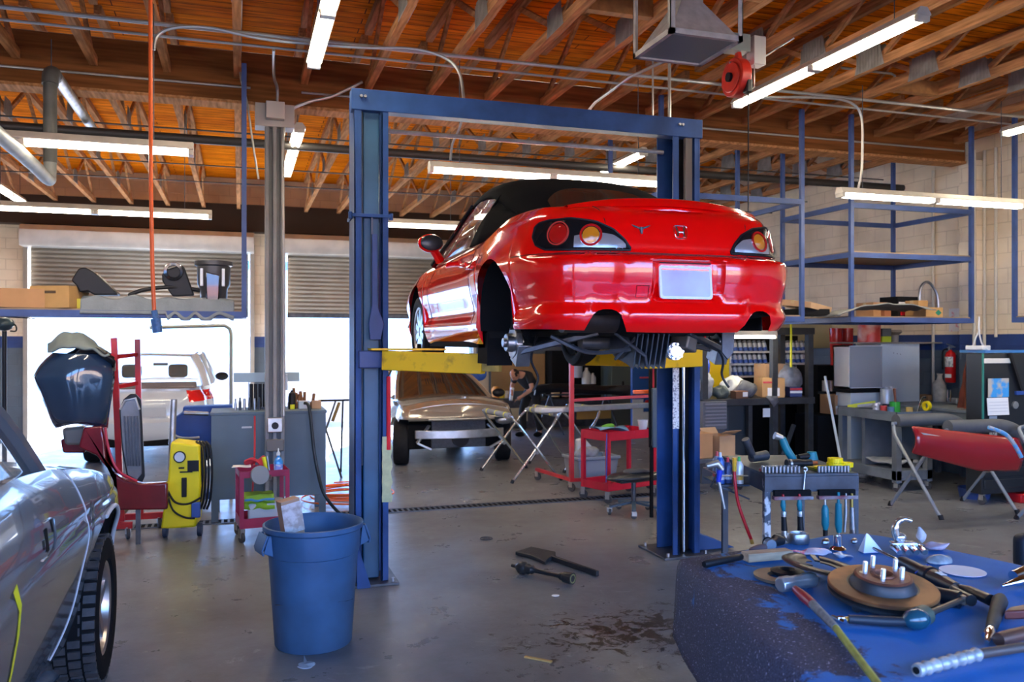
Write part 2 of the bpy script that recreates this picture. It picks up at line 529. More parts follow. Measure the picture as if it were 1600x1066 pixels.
ft = make_truss('roof_truss', -2, YG - 0.12, 'wooden open-web roof truss in front of the long girder', 'roof trusses before the girder')
rt_ = make_truss('roof_truss', YG + 0.12, YB - 0.33, 'wooden open-web roof truss between the girder and the roller doors', 'roof trusses behind the girder')
ks = [k for k in range(-9, 15)]
for n_, k in enumerate(ks):
 x = -0.025 + k * SP
 if x > XR - 0.05: continue
 if n_ == 0:
  ft.location.x = x; rt_.location.x = x
 else:
  if k > -6: dup(ft, (x, -2, ZJ))
  dup(rt_, (x, YG + 0.12, ZJ))
# wooden blocking between trusses
wb2 = mat('blocking_wood', (0.40, 0.17, 0.045), 0.7, n=0.3, ns=4, stretch=(5, 1, 5))
for px, py, Y, lab in ((930, 55, 6.2, 'yellowish timber block spanning two trusses left of the heater duct'),
     (1140, 76, 5.6, 'timber block between trusses that carries the red hose reel'),
     (1440, 125, 7.2, 'yellow timber block between trusses right of the near right tube light')):
 p = onY(px, py, Y)
 k = round((p.x + 0.025) / SP - 0.5)
 x = -0.025 + (k + 0.5) * SP
 tag(MB().box(x - SP / 2 + 0.04, x + SP / 2 - 0.04, Y - 0.04, Y + 0.04, ZJ + 0.0, ZJ + 0.14).build('truss_blocking', wb2), lab, 'timber block')
# ---- roller doors
curt = mat('door_slats', (0.36, 0.32, 0.27), 0.5, 0.2, n=0.15, ns=3)
hoodm = mat('door_hood', (0.66, 0.63, 0.57), 0.38, 0.35, n=0.2, ns=3)
def roller(n, x0, x1, zb, lab):
 t = bpy.data.objects.new('door_%d' % n, None); COL.objects.link(t); t.location = (x0, YB, 0); t['kind'] = 'structure'
 w = x1 - x0
 c = MB()
 z = zb
 y = -0.06
 prof = []
 while z < 3.75:
  prof += [(y, z), (y - 0.022, z + 0.02), (y - 0.022, z + 0.055), (y, z + 0.075)]
  z += 0.085
 vs, fs = [], []
 for yy, zz in prof:
  vs += [(0.03, yy, zz), (w - 0.03, yy, zz)]
 for i in range(len(prof) - 1):
  fs.append((2 * i, 2 * i + 1, 2 * i + 3, 2 * i + 2))
 c.add(vs, fs)
 c.build('curtain', curt, t, solid=0.006)
 MB().box(0.03, w - 0.03, -0.085, -0.03, zb - 0.09, zb).build('bottom_bar', darksteel, t)
 for xx in (-0.09, w + 0.01):
  MB().box(xx, xx + 0.08, -0.12, -0.001, 0, 3.8).build('guide', curt, t, bevel=0.004)
 hd = MB()
 pr = [(-0.46 + 0.0, 3.62), (-0.50, 3.72), (-0.50, 3.92), (-0.42, 4.02), (-0.12, 4.04), (-0.001, 4.04), (-0.001, 3.62)]
 hd.prism(pr, w + 0.16, (-0.08, 0, 0), 'X')
 hd.build('hood', hoodm, t, bevel=0.01)
 return t
DOORS = [roller(1, -8.5, -4.52, 2.42, ''), roller(2, -3.80, 0.19, 2.42, ''), roller(3, 0.90, 4.88, 2.42, '')]
# ---- trench drain
gr = MB()
for i in range(0, 190):
 x = -6 + i * 0.06
 gr.box(x, x + 0.022, YG + 0.0, YG + 0.16, 0.002, 0.008)
gr.box(-6, 5.4, YG - 0.02, YG, 0, 0.009); gr.box(-6, 5.4, YG + 0.16, YG + 0.18, 0, 0.009)
gr.box(-6, 5.4, YG, YG + 0.16, 0.0006, 0.002, 1)
tag(gr.build('trench_drain', [darksteel, blackmatte]), 'long slotted metal drain grate across the floor behind the lift', 'drain')
# ---- overhead tube lights
tube_m = mat('tube_glow', (1.0, 0.90, 0.72), 0.5, emit=60.0)
lamp_white = mat('lamp_housing', (0.62, 0.58, 0.50), 0.45, 0.1, n=0.15, ns=8)
def tube_light(a, b, lab, group=None, cords=True, w=0.13, seam=True, zc=None):
 a, b = Vector(a), Vector(b)
 L = (b - a).length
 ang = math.atan2(b.y - a.y, b.x - a.x)
 t = thing('tube_light', lab, 'ceiling light', a, ang, group)
 MB().prism([(-w / 2, 0), (w / 2, 0), (w / 2, 0.012), (0.03, 0.06), (-0.03, 0.06), (-w / 2, 0.012)], L, (0, 0, 0), 'X').build('housing', lamp_white, t)
 half = L / 2 if seam and L > 1.6 else L
 k = 0.0
 while k < L - 0.1:
  MB().cyl((k + 0.04, 0.028, -0.022), (k + half - 0.04, 0.028, -0.022), 0.019, n=10).cyl((k + 0.04, -0.028, -0.022), (k + half - 0.04, -0.028, -0.022), 0.019, n=10).build('lamp_tubes', tube_m, t)
  for e in (k, k + half - 0.04):
   MB().box(e, e + 0.04, -w / 2 + 0.01, w / 2 - 0.01, -0.045, 0).build('lamp_holder', lamp_white, t, bevel=0.004)
  k += half
 if cords:
  top = (zc or ZJ) - a.z
  for f in (0.12, 0.88):
   MB().tube([(L * f, 0, 0.06), (L * f, 0, top)], 0.004, 5).build('hanger', darksteel, t)
 return t
p = onZ(490, 100, 4.25)
tube_light((p.x, p.y - 2.44, 4.25), (p.x, p.y, 4.25), 'tube light pointing to the back, nearest left of the blue lift header')
p = onZ(1150, 163, 4.23)
tube_light((p.x, p.y - 2.44, 4.23), (p.x, p.y, 4.23), 'long bright tube light slanting beside the red hose reel')
tube_light((1.67, 7.66, 3.46), (4.11, 7.66, 3.46), 'tube light hanging behind the lift just above the black soft top')
tube_light((5.82, 7.13, 3.36), (8.26, 7.13, 3.36), 'hanging tube light in front of the blue overhead racks at right')
tube_light((-2.79, 7.12, 3.36), (-0.35, 7.12, 3.36), 'tube light hanging behind the orange drop hose at upper left')
tube_light((-2.75, 10.3, 3.30), (-0.31, 10.3, 3.30), 'tube light hanging lowest at left before the left roller door')
tube_light((1.45, 10.3, 3.30), (2.67, 10.3, 3.30), 'short tube light hanging between the blue lift posts behind the car mirror')
p = onZ(448, 272, 4.1); q = onZ(466, 200, 4.1)
tube_light((p.x, q.y, 4.1), (p.x, p.y, 4.1), 'tube light pointing to the back just right of the grey column')
p = onZ(995, 243, 4.15)
tube_light((p.x, p.y - 0.2, 4.15), (p.x, p.y + 1.02, 4.15), 'small far tube light seen under the blue lift header at right')
p = onZ(1568, 208, 4.15)
tube_light((p.x, p.y - 2.44, 4.15), (p.x, p.y, 4.15), 'tube light at the right edge high beside the block wall')
p = onZ(36, 316, 4.0)
tube_light((p.x, p.y - 1.6, 4.0), (p.x, p.y, 4.0), 'tube light cut by the left edge below the exhaust pipes')
# ================================================================== vehicle bodies
def shell(outline, n, levels, ztop, zlow, prof, crown, topn=24, arches=(), warp=None):
 """body skin: plan outline (rear centre -> front centre, right half), z levels between zlow and ztop,
 prof(v, y, x) gives the inset; the top is a crowned sheet across. Returns MB and the point function."""
 half = spline([(a, b, 0) for a, b in outline], n)
 # resample evenly
 d = [0]
 for i in range(1, len(half)):
  d.append(d[-1] + (half[i] - half[i - 1]).length)
 T = d[-1]
 def at(s):
  s = min(max(s, 0), T)
  for i in range(1, len(d)):
   if s <= d[i] + 1e-9:
    t = (s - d[i - 1]) / max(d[i] - d[i - 1], 1e-9)
    return half[i - 1].lerp(half[i], t)
  return half[-1].copy()
 N = 220
 P = [at(T * i / N) for i in range(N + 1)]
 nor = []
 for i in range(N + 1):
  a = P[max(i - 1, 0)]; b = P[min(i + 1, N)]
  t = (b - a).normalized()
  nn = Vector((t.y, -t.x, 0))
  if i == 0: nn = Vector((0, -1, 0))
  if i == N: nn = Vector((0, 1, 0))
  nor.append(nn)
 m = MB()
 cols = []
 for i in range(N + 1):
  p = P[i]
  zb = zlow(p.x, p.y); zt = ztop(p.y, p.x)
  for (ya, za, ra) in arches:
   if p.x > 0.5 and abs(p.y - ya) < ra:
    zb = max(zb, za + math.sqrt(ra * ra - (p.y - ya) ** 2))
  col = []
  for v in levels:
   z = zb + (zt - zb) * v
   q = p - nor[i] * prof(z, v, p.y, p.x, zt)
   q.x = max(q.x, 0)
   q.z = z
   if warp: q = warp(q)
   col.append(q)
  cols.append(col)
 nl = len(levels)
 for sgn in (1, -1):
  vs = [Vector((sgn * q.x, q.y, q.z)) for c in cols for q in c]
  fs = []
  for i in range(N):
   for j in range(nl - 1):
    f = (i * nl + j, (i + 1) * nl + j, (i + 1) * nl + j + 1, i * nl + j + 1)
    fs.append(f if sgn > 0 else f[::-1])
  m.add(vs, fs)
 # top sheet
 vs, fs = [], []
 for c in cols:
  e = c[-1]
  for k in range(topn + 1):
   s = -1 + 2 * k / topn
   vs.append(Vector((e.x * s, e.y, e.z + crown(e.y) * (1 - s * s) * min(1, e.x / 0.5))))
 w = topn + 1
 for i in range(N):
  for k in range(topn):
   fs.append((i * w + k, i * w + k + 1, (i + 1) * w + k + 1, (i + 1) * w + k))
 m.add(vs, fs)
 return m, cols
def bvh_of(m):
 return BVHTree.FromPolygons([tuple(v) for v in m.v], m.f)
class Surf:
 """rays from inside the body onto its skin"""
 def __init__(s, m, c=(0, 0)): s.b = bvh_of(m); s.c = c
 def radial(s, th, z, off=0.0):
  d = Vector((math.sin(th), -math.cos(th), 0))
  o = Vector((s.c[0], s.c[1], z))
  h, nn, i, dist = s.b.ray_cast(o + d * 6, -d)
  if h is None: return o + d
  if nn.dot(d) < 0: nn = -nn
  return h + nn * off
 def along(s, o, d, off=0.0):
  o = Vector(o); d = Vector(d)
  h, nn, i, dist = s.b.ray_cast(o, d)
  if h is None: return o + d * 2
  if nn.dot(d) > 0: nn = -nn
  return h + nn * off
tread_m = mat('tyre_tread', (0.055, 0.058, 0.065), 0.6, n=0.3, ns=30)
def wheel(parent, c, R_=0.32, w=0.2, rimr=0.21, spokes=10, side=1, rim_m=None, steer=0.0, tread=0, name='wheel', thing_lab=None, tilt=0.0):
 """wheel with its axle along x; side = which way the face looks"""
 if thing_lab:
  t = thing(name, thing_lab, 'wheel', c, steer)
 else:
  t = bpy.data.objects.new(name, None); COL.objects.link(t); t.parent = parent; t.location = c; t.rotation_euler = (0, 0, steer)
 rim_m = rim_m or galv
 tm = MB()
 h = w / 2
 pr = [(rimr, -h * 0.8), (rimr + 0.02, -h * 0.95), (R_ - 0.05, -h), (R_ - 0.015, -h * 0.92), (R_, -h * 0.7), (R_ + 0.003, 0), (R_, h * 0.7), (R_ - 0.015, h * 0.92), (R_ - 0.05, h), (rimr + 0.02, h * 0.95), (rimr, h * 0.8), (rimr - 0.01, 0), (rimr, -h * 0.8)]
 tm.lathe(pr, 56, axis='X')
 if tread:
  for k in range(tread):
   a = 2 * PI * k / tread
   for j, (xa, xb) in enumerate(((-0.92, -0.55), (-0.48, -0.08), (0.0, 0.42), (0.5, 0.92))):
    aa = a + (j % 2) * PI / tread
    m4 = Matrix.Rotation(aa, 4, 'X')
    o = tm.m; tm.m = m4
    q = 2 * PI * R_ / tread * 0.33
    tm.box(xa * h, xb * h, -q, q, R_ - 0.012, R_ + 0.012, 1)
    tm.m = o
 tm.build('tyre', [blackmatte if tread else rubber, tread_m], t, ang=30)
 rm = MB()
 s = side
 rm.lathe([(rimr, -h * 0.85 * s), (rimr - 0.012, -h * 0.5 * s), (rimr - 0.03, h * 0.4 * s), (rimr - 0.012, h * 0.8 * s), (rimr + 0.004, h * 0.86 * s)], 48, axis='X')
 for k in range(spokes):
  a = 2 * PI * k / spokes
  m4 = Matrix.Rotation(a, 4, 'X')
  rm.m = m4
  rm.prism([(-0.022, 0.04), (0.022, 0.04), (0.028, rimr - 0.02), (-0.028, rimr - 0.02)], 0.03, (h * 0.45 * s, 0, 0) if s > 0 else (h * 0.45 * s - 0.03, 0, 0), 'X')
  rm.m = None
 rm.lathe([(0.001, h * 0.72 * s), (0.04, h * 0.70 * s), (0.062, h * 0.5 * s), (0.062, h * 0.1 * s)], 20, axis='X')
 rm.build('rim', rim_m, t, ang=30)
 MB().cyl((-h * 0.2 * s, 0, 0), (h * 0.15 * s, 0, 0), rimr * 0.78, n=28).build('brake_disc', darksteel, t)
 return t
# ------------------------------------------------------------------ the red roadster on the lift
RX, RY, RZ = 2.33, 6.10, 1.68
red = mat('red_car_paint', (0.90, 0.001, 0.002), 0.14, 0.0, coat=1.0, spec=0.6)
red_car = thing('sports_car', 'glossy red two-seat convertible with black soft top raised on the blue lift', 'car', (RX, RY, RZ))
out_r = [(0, -2.05), (0.3, -2.045), (0.55, -2.005), (0.70, -1.93), (0.79, -1.80), (0.835, -1.60), (0.865, -1.35), (0.878, -1.12), (0.872, -0.85), (0.85, -0.5), (0.842, 0),
  (0.845, 0.6), (0.862, 1.0), (0.868, 1.25), (0.85, 1.5), (0.83, 1.80), (0.77, 1.98), (0.62, 2.10), (0.3, 2.17), (0, 2.18)]
zt_r = [(-2.05, 0.905), (-1.9, 0.915), (-1.5, 0.93), (-1.15, 0.925), (-0.8, 0.885), (-0.3, 0.845), (0.3, 0.825), (0.8, 0.80), (1.25, 0.765), (1.6, 0.69), (1.9, 0.60), (2.07, 0.52)]
def zlow_r(x, y):
 if y < -1.3:
  z = 0.215 + 0.02 * (abs(x) / 0.8) ** 2
  # exhaust cut-outs
  if y < -1.7:
   e = abs(abs(x) - 0.475)
   if e < 0.105:
    z = max(z, 0.215 + 0.125 * (1 - (e / 0.105) ** 2.6) ** 0.5)
  return z
 if y > 1.6: return 0.17
 return 0.15
def prof_r(z, v, y, x, zt):
 # side
 s = sinterp([(0.14, 0.06), (0.2, 0.03), (0.28, 0.01), (0.36, 0.035), (0.50, 0.012), (0.62, 0.0), (0.72, 0.018), (0.80, 0.045), (0.87, 0.075), (0.93, 0.13)], z + (0.93 - zt) * max(0, (z - 0.4)) / 0.5)
 # flared arches
 s -= 0.018 * math.exp(-((y + 1.17) / 0.42) ** 2) * math.exp(-((z - 0.55) / 0.2) ** 2)
 s -= 0.018 * math.exp(-((y - 1.23) / 0.42) ** 2) * math.exp(-((z - 0.5) / 0.2) ** 2)
 r = sinterp([(0.2, 0.085), (0.25, 0.035), (0.31, 0.008), (0.38, 0.03), (0.50, 0.005), (0.585, 0.0), (0.628, 0.015), (0.642, 0.060), (0.652, 0.082), (0.70, 0.090), (0.78, 0.105), (0.85, 0.13), (0.885, 0.155), (0.905, 0.185), (0.93, 0.24)], z)
 w = min(1, max(0, (-1.62 - y) / 0.25))
 w = w * w * (3 - 2 * w)
 o = s * (1 - w) + r * w
 if y > 1.6:
  k = min(1, (y - 1.6) / 0.4)
  o += k * 0.10 * max(0, (z - 0.4) / 0.3) ** 2 + k * 0.05 * max(0, (0.3 - z) / 0.15)
 # number plate recess
 if y < -1.9:
  ax = abs(x)
  a = min(1, max(0, (0.215 - ax) / 0.022)); b = min(1, max(0, (0.612 - z) / 0.014)); c = min(1, max(0, (z - 0.375) / 0.05))
  o += 0.05 * a * b * c
 return o
LV = sorted(set([i / 44 for i in range(45)] + [0.60, 0.605, 0.61, 0.615, 0.62, 0.625, 0.63, 0.635, 0.515, 0.507, 0.52, 0.528, 0.552, 0.558, 0.564, 0.57, 0.576, 0.582, 0.588]))
def crown_r(y):
 return interp([(-2.05, 0.035), (-1.4, 0.045), (-0.9, 0.02), (-0.6, -0.02), (0.5, -0.02), (0.8, 0.05), (1.6, 0.09), (2.07, 0.06)], y)
rb, rcols = shell(out_r, 10, LV, lambda y, x: sinterp(zt_r, y), zlow_r, prof_r, crown_r, arches=((-1.17, 0.335, 0.335), (1.23, 0.325, 0.335)))
rbody = rb.build('body', red, red_car, ang=50)
RS = Surf(rb, (0, -1.3))
blackgloss = mat('black_gloss', (0.008, 0.008, 0.01), 0.12, coat=0.6)
# wheel-arch liners, underbody
def arch_liner(parent, y, z, r, x0, x1, a0=-0.05 * PI, a1=1.05 * PI):
 n = 24
 for s in (1, -1):
  m = MB()
  A = []; B = []
  for i in range(n + 1):
   t = a0 + (a1 - a0) * i / n
   A.append((s * x1, y + r * math.cos(t), z + r * math.sin(t)))
   B.append((s * x0, y + (r) * math.cos(t), z + (r) * math.sin(t)))
  vs = A + B
  fs = [(i, i + 1, n + 2 + i, n + 1 + i) for i in range(n)]
  m.add(vs, fs)
  m.add(B, [tuple(range(n + 1))])
  m.build('wheel_arch_liner', blackmatte, parent)
arch_liner(red_car, -1.17, 0.335, 0.325, 0.5, 0.845, -0.1 * PI, 1.1 * PI)
arch_liner(red_car, 1.23, 0.325, 0.325, 0.5, 0.835, -0.1 * PI, 1.1 * PI)
under = mat('underbody', (0.015, 0.015, 0.016), 0.8, spec=0.2, n=0.5, ns=7)
ub = MB()
ub.prism([(-1.62, 0.30), (-1.52, 0.22), (-1.48, 0.20), (-0.84, 0.20), (-0.82, 0.16), (0.86, 0.16), (0.88, 0.2), (1.6, 0.2), (1.85, 0.24), (1.85, 0.4), (-1.62, 0.4)], 1.0, (-0.5, 0, 0), 'X')
ub.box(-0.79, 0.79, -0.83, 0.89, 0.15, 0.30)
ub.prism([(-1.90, 0.32), (-1.6, 0.30), (-1.6, 0.42), (-1.90, 0.44)], 1.3, (-0.65, 0, 0), 'X')
ub.build('underbody', under, red_car, bevel=0.01)
# sill lower black edge
MB().box(-0.80, -0.75, -0.80, 0.88, 0.125, 0.165).box(0.75, 0.80, -0.80, 0.88, 0.125, 0.165).build('sill_trim', blackmatte, red_car)
# exhaust hangers, muffler, differential, arms
MB().cyl((-0.62, -1.72, 0.30), (-0.30, -1.72, 0.30), 0.085, n=20).build('muffler', mat('muffler', (0.08, 0.06, 0.05), 0.5, 0.6, n=0.5, ns=8), red_car, ang=40)
df = MB()
df.ball((0.05, -1.28, 0.17), (0.17, 0.20, 0.15), 16)
for i in range(7):
 df.cbox((0.05 + (i - 3) * 0.035, -1.36, 0.15), (0.008, 0.30, 0.22), rx=0.3)
df.cyl((-0.30, -1.22, 0.16), (0.42, -1.22, 0.16), 0.045, n=12)
df.build('differential', darksteel, red_car, ang=30)
fl = MB().cyl((0.24, -1.47, 0.105), (0.26, -1.40, 0.105), 0.036, n=20)
for i in range(9):
 a = 2 * PI * i / 9
 fl.cyl((0.25 + 0.045 * math.cos(a), -1.455, 0.105 + 0.045 * math.sin(a)), (0.25 + 0.045 * math.cos(a), -1.43, 0.105 + 0.045 * math.sin(a)), 0.009, n=8)
fl.cyl((0.25, -1.44, 0.105), (0.25, -1.40, 0.105), 0.055, n=18)
fl.build('axle_flange', mat('bright_metal', (0.85, 0.87, 0.9), 0.3, 0.7), red_car)
for s in (-1, 1):
 q = MB()
 q.bar((s * 0.30, -1.50, 0.22), (s * 0.72, -1.25, 0.10), 0.05, 0.035)
 q.bar((s * 0.30, -1.00, 0.20), (s * 0.72, -1.20, 0.10), 0.05, 0.035)
 q.tube([(s * 0.35, -1.30, 0.42), (s * 0.55, -1.24, 0.40), (s * 0.70, -1.18, 0.36)], 0.02, 8)
 q.build('suspension_arm', darksteel, red_car, bevel=0.006)
 h = MB()
 h.cyl((s * 0.68, -1.19, 0.16), (s * 0.78, -1.19, 0.16), 0.065, 0.055, n=14)
 h.cyl((s * 0.70, -1.19, 0.16), (s * 0.74, -1.19, 0.16), 0.10, n=9)
 h.cbox((s * 0.69, -1.22, 0.10), (0.09, 0.12, 0.14), rx=0.4)
 h.cyl((s * 0.78, -1.19, 0.16), (s * 0.80, -1.19, 0.16), 0.03, n=12)
 h.build('hub', steel, red_car, bevel=0.004)
 MB().tube(spline([(s * 0.60, -1.25, 0.20), (s * 0.66, -1.32, 0.06), (s * 0.63, -1.36, -0.05), (s * 0.67, -1.38, -0.13)], 6), 0.008, 6).build('brake_hose', black, red_car)
MB().prism([(-0.86, 0.02), (-0.62, 0.02), (-0.64, 0.20), (-0.86, 0.22)], 0.012, (-0.80, 0, 0), 'X').build('mud_guard', blackmatte, red_car)
MB().cbox((-0.72, -0.865, 0.10), (0.17, 0.012, 0.18)).build('mud_guard', blackmatte, red_car)
xb = MB()
xb.tube([(-0.22, -1.5, 0.24), (0.0, -1.52, 0.08), (0.02, -1.5, 0.02)], 0.012, 6).tube([(0.0, -1.5, 0.24), (-0.20, -1.52, 0.06)], 0.010, 6)
xb.tube(spline([(-0.6, -1.5, 0.2), (-0.45, -1.56, 0.12), (-0.30, -1.5, 0.10), (-0.1, -1.52, 0.12)], 5), 0.014, 6)
xb.build('brace_bars', darksteel, red_car)
hk = MB().prism([(0.47, 0.24), (0.56, 0.24), (0.55, 0.10), (0.51, 0.055), (0.47, 0.10)], 0.012, (0, -1.62, 0), 'Y')
hk.build('tow_hook', darksteel, red_car, bevel=0.003)
ab = MB().cbox((0.32, -1.42, 0.17), (0.10, 0.14, 0.12), rz=0.4, ry=0.3).cbox((0.40, -1.3, 0.14), (0.12, 0.12, 0.09), rz=-0.3)
ab.build('bracket', mat('dirty_alloy', (0.2, 0.18, 0.16), 0.55, 0.6), red_car, bevel=0.012)
# front wheels only; the rear ones are off
wheel(red_car, (-0.735, 1.25, 0.25), 0.315, 0.2, 0.215, 10, -1, rim_m=mat('silver_rim', (0.55, 0.56, 0.58), 0.3, 0.8))
wheel(red_car, (0.735, 1.25, 0.25), 0.315, 0.2, 0.215, 10, 1, rim_m=MATS['silver_rim'])
# --- tail lamps: clear lens over a black tray, wrapped round the corners
lens = mat('clear_lens', (0.9, 0.9, 0.9), 0.03, trans=1.0, alpha=0.35, spec=0.8, coat=1.0)
lamp_tray = mat('lamp_tray', (0.015, 0.015, 0.017), 0.15, 0.3)
lamp_red = mat('lamp_red', (0.75, 0.01, 0.01), 0.12, coat=1.0)
lamp_red2 = mat('lamp_red_ring', (0.95, 0.08, 0.06), 0.2, coat=1.0)
lamp_amber = mat('lamp_amber', (0.95, 0.33, 0.02), 0.12, coat=1.0)
lamp_clear = mat('lamp_reflector', (0.8, 0.82, 0.85), 0.15, 0.7)
def rear_pt(s, x, z, off):
 """skin point seen from behind-outside at lateral distance x (runs round the corner)"""
 th = x  # plan angle about (0,-1.3)
 p = RS.radial(s * th, z, off)
 return p
# angle range: inner edge x=.35 -> outer edge near y=-1.72
TH0, TH1 = math.atan2(0.345, 0.72), math.atan2(0.80, 0.40)
def lamp_z(t):
 top = interp([(0, 0.676), (0.06, 0.72), (0.18, 0.775), (0.36, 0.818), (0.6, 0.838), (0.85, 0.836), (0.96, 0.825), (1.0, 0.80)], t)
 bot = interp([(0, 0.662), (0.3, 0.662), (0.6, 0.664), (0.85, 0.672), (0.95, 0.70), (1.0, 0.745)], t)
 return bot, top
def lamp_patch(s, o_, z_in=0.0, nt=40, nz=10):
 m = MB()
 def fn(u, v):
  b, tp = lamp_z(u)
  z = b + z_in + (tp - b - 2 * z_in) * v
  return RS.radial(s * (TH0 + (TH1 - TH0) * u), z, o_)
 m.grid(fn, nt, nz)
 return m
for s in (-1, 1):
 tl = lamp_patch(s, 0.004).build('tail_lamp', lamp_tray, red_car, ang=60)
 def disc(u, v, r, off, material, nm, ring=0.0):
  b, tp = lamp_z(u)
  th = s * (TH0 + (TH1 - TH0) * u)
  z = b + (tp - b) * v
  c = RS.radial(th, z, off)
  # tangent frame
  a1 = RS.radial(th + 0.03, z, off); a2 = RS.radial(th - 0.03, z, off); b1 = RS.radial(th, z + 0.02, off); b2 = RS.radial(th, z - 0.02, off)
  tx = (a1 - a2).normalized(); tz = (b1 - b2).normalized(); nn = tx.cross(tz)
  if nn.dot(c - Vector((0, -1.3, z))) < 0: nn = -nn
  m = MB(Matrix.Translation(c) @ Matrix((tx, tz, nn)).transposed().to_4x4())
  if ring:
   m.lathe([(r - ring, 0.0), (r - ring, 0.007), (r, 0.007), (r, -0.004)], 32)
  else:
   m.lathe([(0.0005, 0.010), (r * 0.6, 0.0085), (r, 0.003), (r, -0.004)], 32)
  return m.build(nm, material, tl, ang=40)
 disc(0.72, 0.53, 0.056, 0.004, lamp_red, 'stop_lamp')
 disc(0.72, 0.53, 0.068, 0.004, lamp_red2, 'lamp_ring', 0.007)
 disc(0.40, 0.50, 0.046, 0.006, lamp_amber, 'turn_lamp')
 disc(0.40, 0.50, 0.062, 0.006, lamp_red, 'lamp_ring', 0.012)
 m = MB(); m.grid(lambda u, v: RS.radial(s * (TH0 + (TH1 - TH0) * (0.05 + 0.50 * u)), lamp_z(0.05 + 0.50 * u)[0] + 0.012 + (lamp_z(0.05 + 0.50 * u)[1] - lamp_z(0.05 + 0.50 * u)[0] - 0.03) * v * (1 - 0.55 * u), 0.0055), 16, 6)
 m.build('reversing_lamp', lamp_clear, tl, ang=60)
 # lens shell and black rim
 lamp_patch(s, 0.017, 0.002).build('lens', lens, tl, ang=60)
 rim = MB()
 pts = []
 for i in range(41):
  u = i / 40; b, tp = lamp_z(u); pts.append(RS.radial(s * (TH0 + (TH1 - TH0) * u), tp, 0.004))
 for i in range(41):
  u = 1 - i / 40; b, tp = lamp_z(u); pts.append(RS.radial(s * (TH0 + (TH1 - TH0) * u), b, 0.004))
 rim.tube(pts, 0.0065, 6, loop=True)
 rim.build('lamp_gasket', black, tl)
# --- seams
seam_m = mat('panel_gap', (0.05, 0.0, 0.0), 0.6)
sm = MB()
pts = [RS.radial(th * 0.02, 0.648, 0.0012) for th in range(-66, 67)]
sm.tube(pts, 0.0028, 4)
sm.build('bumper_seam', seam_m, red_car)
for s in (-1, 1):
 sm = MB()
 pts = [RS.along((s * (0.40 + 0.22 * i / 16), -2.04 + i * 0.045, 1.5), (0, 0, -1), 0.001) for i in range(2, 15)]
 sm.tube(pts, 0.0025, 4).build('boot_lid_seam', seam_m, red_car)
 # door seams
 dm = MB()
 pts = [RS.along((s * 2, 0.72 + 0.02 * math.sin(i * 0.3), 0.80 - i * 0.05), (-s, 0, 0), 0.0008) for i in range(12)]
 dm.tube(pts, 0.0028, 4).build('door_seam', seam_m, red_car)
 dm = MB()
 pts = [RS.along((s * 2, -0.62 + 0.10 * (1 - i / 12) ** 2, 0.84 - i * 0.05), (-s, 0, 0), 0.0008) for i in range(12)]
 dm.tube(pts, 0.0028, 4).build('door_seam', seam_m, red_car)
 hd = MB().cbox((s * 0.845, -0.40, 0.70), (0.02, 0.14, 0.03)).build('door_handle', red, red_car, bevel=0.008)
# small tow eye cover on the bumper
c = RS.radial(math.atan2(-0.28, 0.74), 0.435, 0.001)
tm = MB()
hw, hh = 0.035, 0.032
loop = [RS.along((c.x + a * hw, -3, 0.435 + b * hh), (0, 1, 0), 0.0008) for a, b in ((-1, -1), (1, -1), (1, 1), (-1, 1))]
tm.tube(loop, 0.002, 4, loop=True).build('tow_eye_cover', seam_m, red_car)
# --- number plate (blurred blank in the photo)
py_ = RS.along((0, -3, 0.49), (0, 1, 0), 0.0).y
pl = mat('plate_blank', (0.55, 0.66, 0.66), 0.45, col2=(0.42, 0.38, 0.72), ns=2.2, thr=(0.3, 0.6))
pf = MB()
def rrect(w, h, r, n=5):
 o = []
 for cx, cz, a0 in ((w / 2 - r, h / 2 - r, 0), (-w / 2 + r, h / 2 - r, PI / 2), (-w / 2 + r, -h / 2 + r, PI), (w / 2 - r, -h / 2 + r, 1.5 * PI)):
  for i in range(n + 1):
   a = a0 + PI / 2 * i / n
   o.append((cx + r * math.cos(a), cz + r * math.sin(a)))
 return o
plt = MB(Matrix.Translation((0, py_ - 0.010, 0.492)) @ Matrix.Rotation(-0.10, 4, 'X'))
plt.prism(rrect(0.305, 0.165, 0.015), 0.004, (0, -0.004, 0), 'Y')
po = plt.build('number_plate', pl, red_car)
fr = MB(Matrix.Translation((0, py_ - 0.016, 0.492)) @ Matrix.Rotation(-0.10, 4, 'X'))
o_, i_ = rrect(0.325, 0.185, 0.02), rrect(0.296, 0.156, 0.012)
n_ = len(o_)
for y_ in (0.0,):
 vs = [(a, y_, b) for a, b in o_] + [(a, y_, b) for a, b in i_] + [(a, y_ + 0.012, b) for a, b in o_] + [(a, y_ + 0.012, b) for a, b in i_]
 fs = []
 for i in range(n_):
  j = (i + 1) % n_
  fs += [(i, j, n_ + j, n_ + i), (2 * n_ + i, 2 * n_ + j, j, i), (n_ + i, n_ + j, 3 * n_ + j, 3 * n_ + i)]
 fr.add(vs, fs)
fr.build('plate_frame', mat('plate_frame', (0.85, 0.86, 0.88), 0.3), po)
MB().box(-0.16, 0.16, py_ - 0.012, py_ + 0.02, 0.594, 0.608).build('plate_lamp_bar', black, red_car, bevel=0.004)
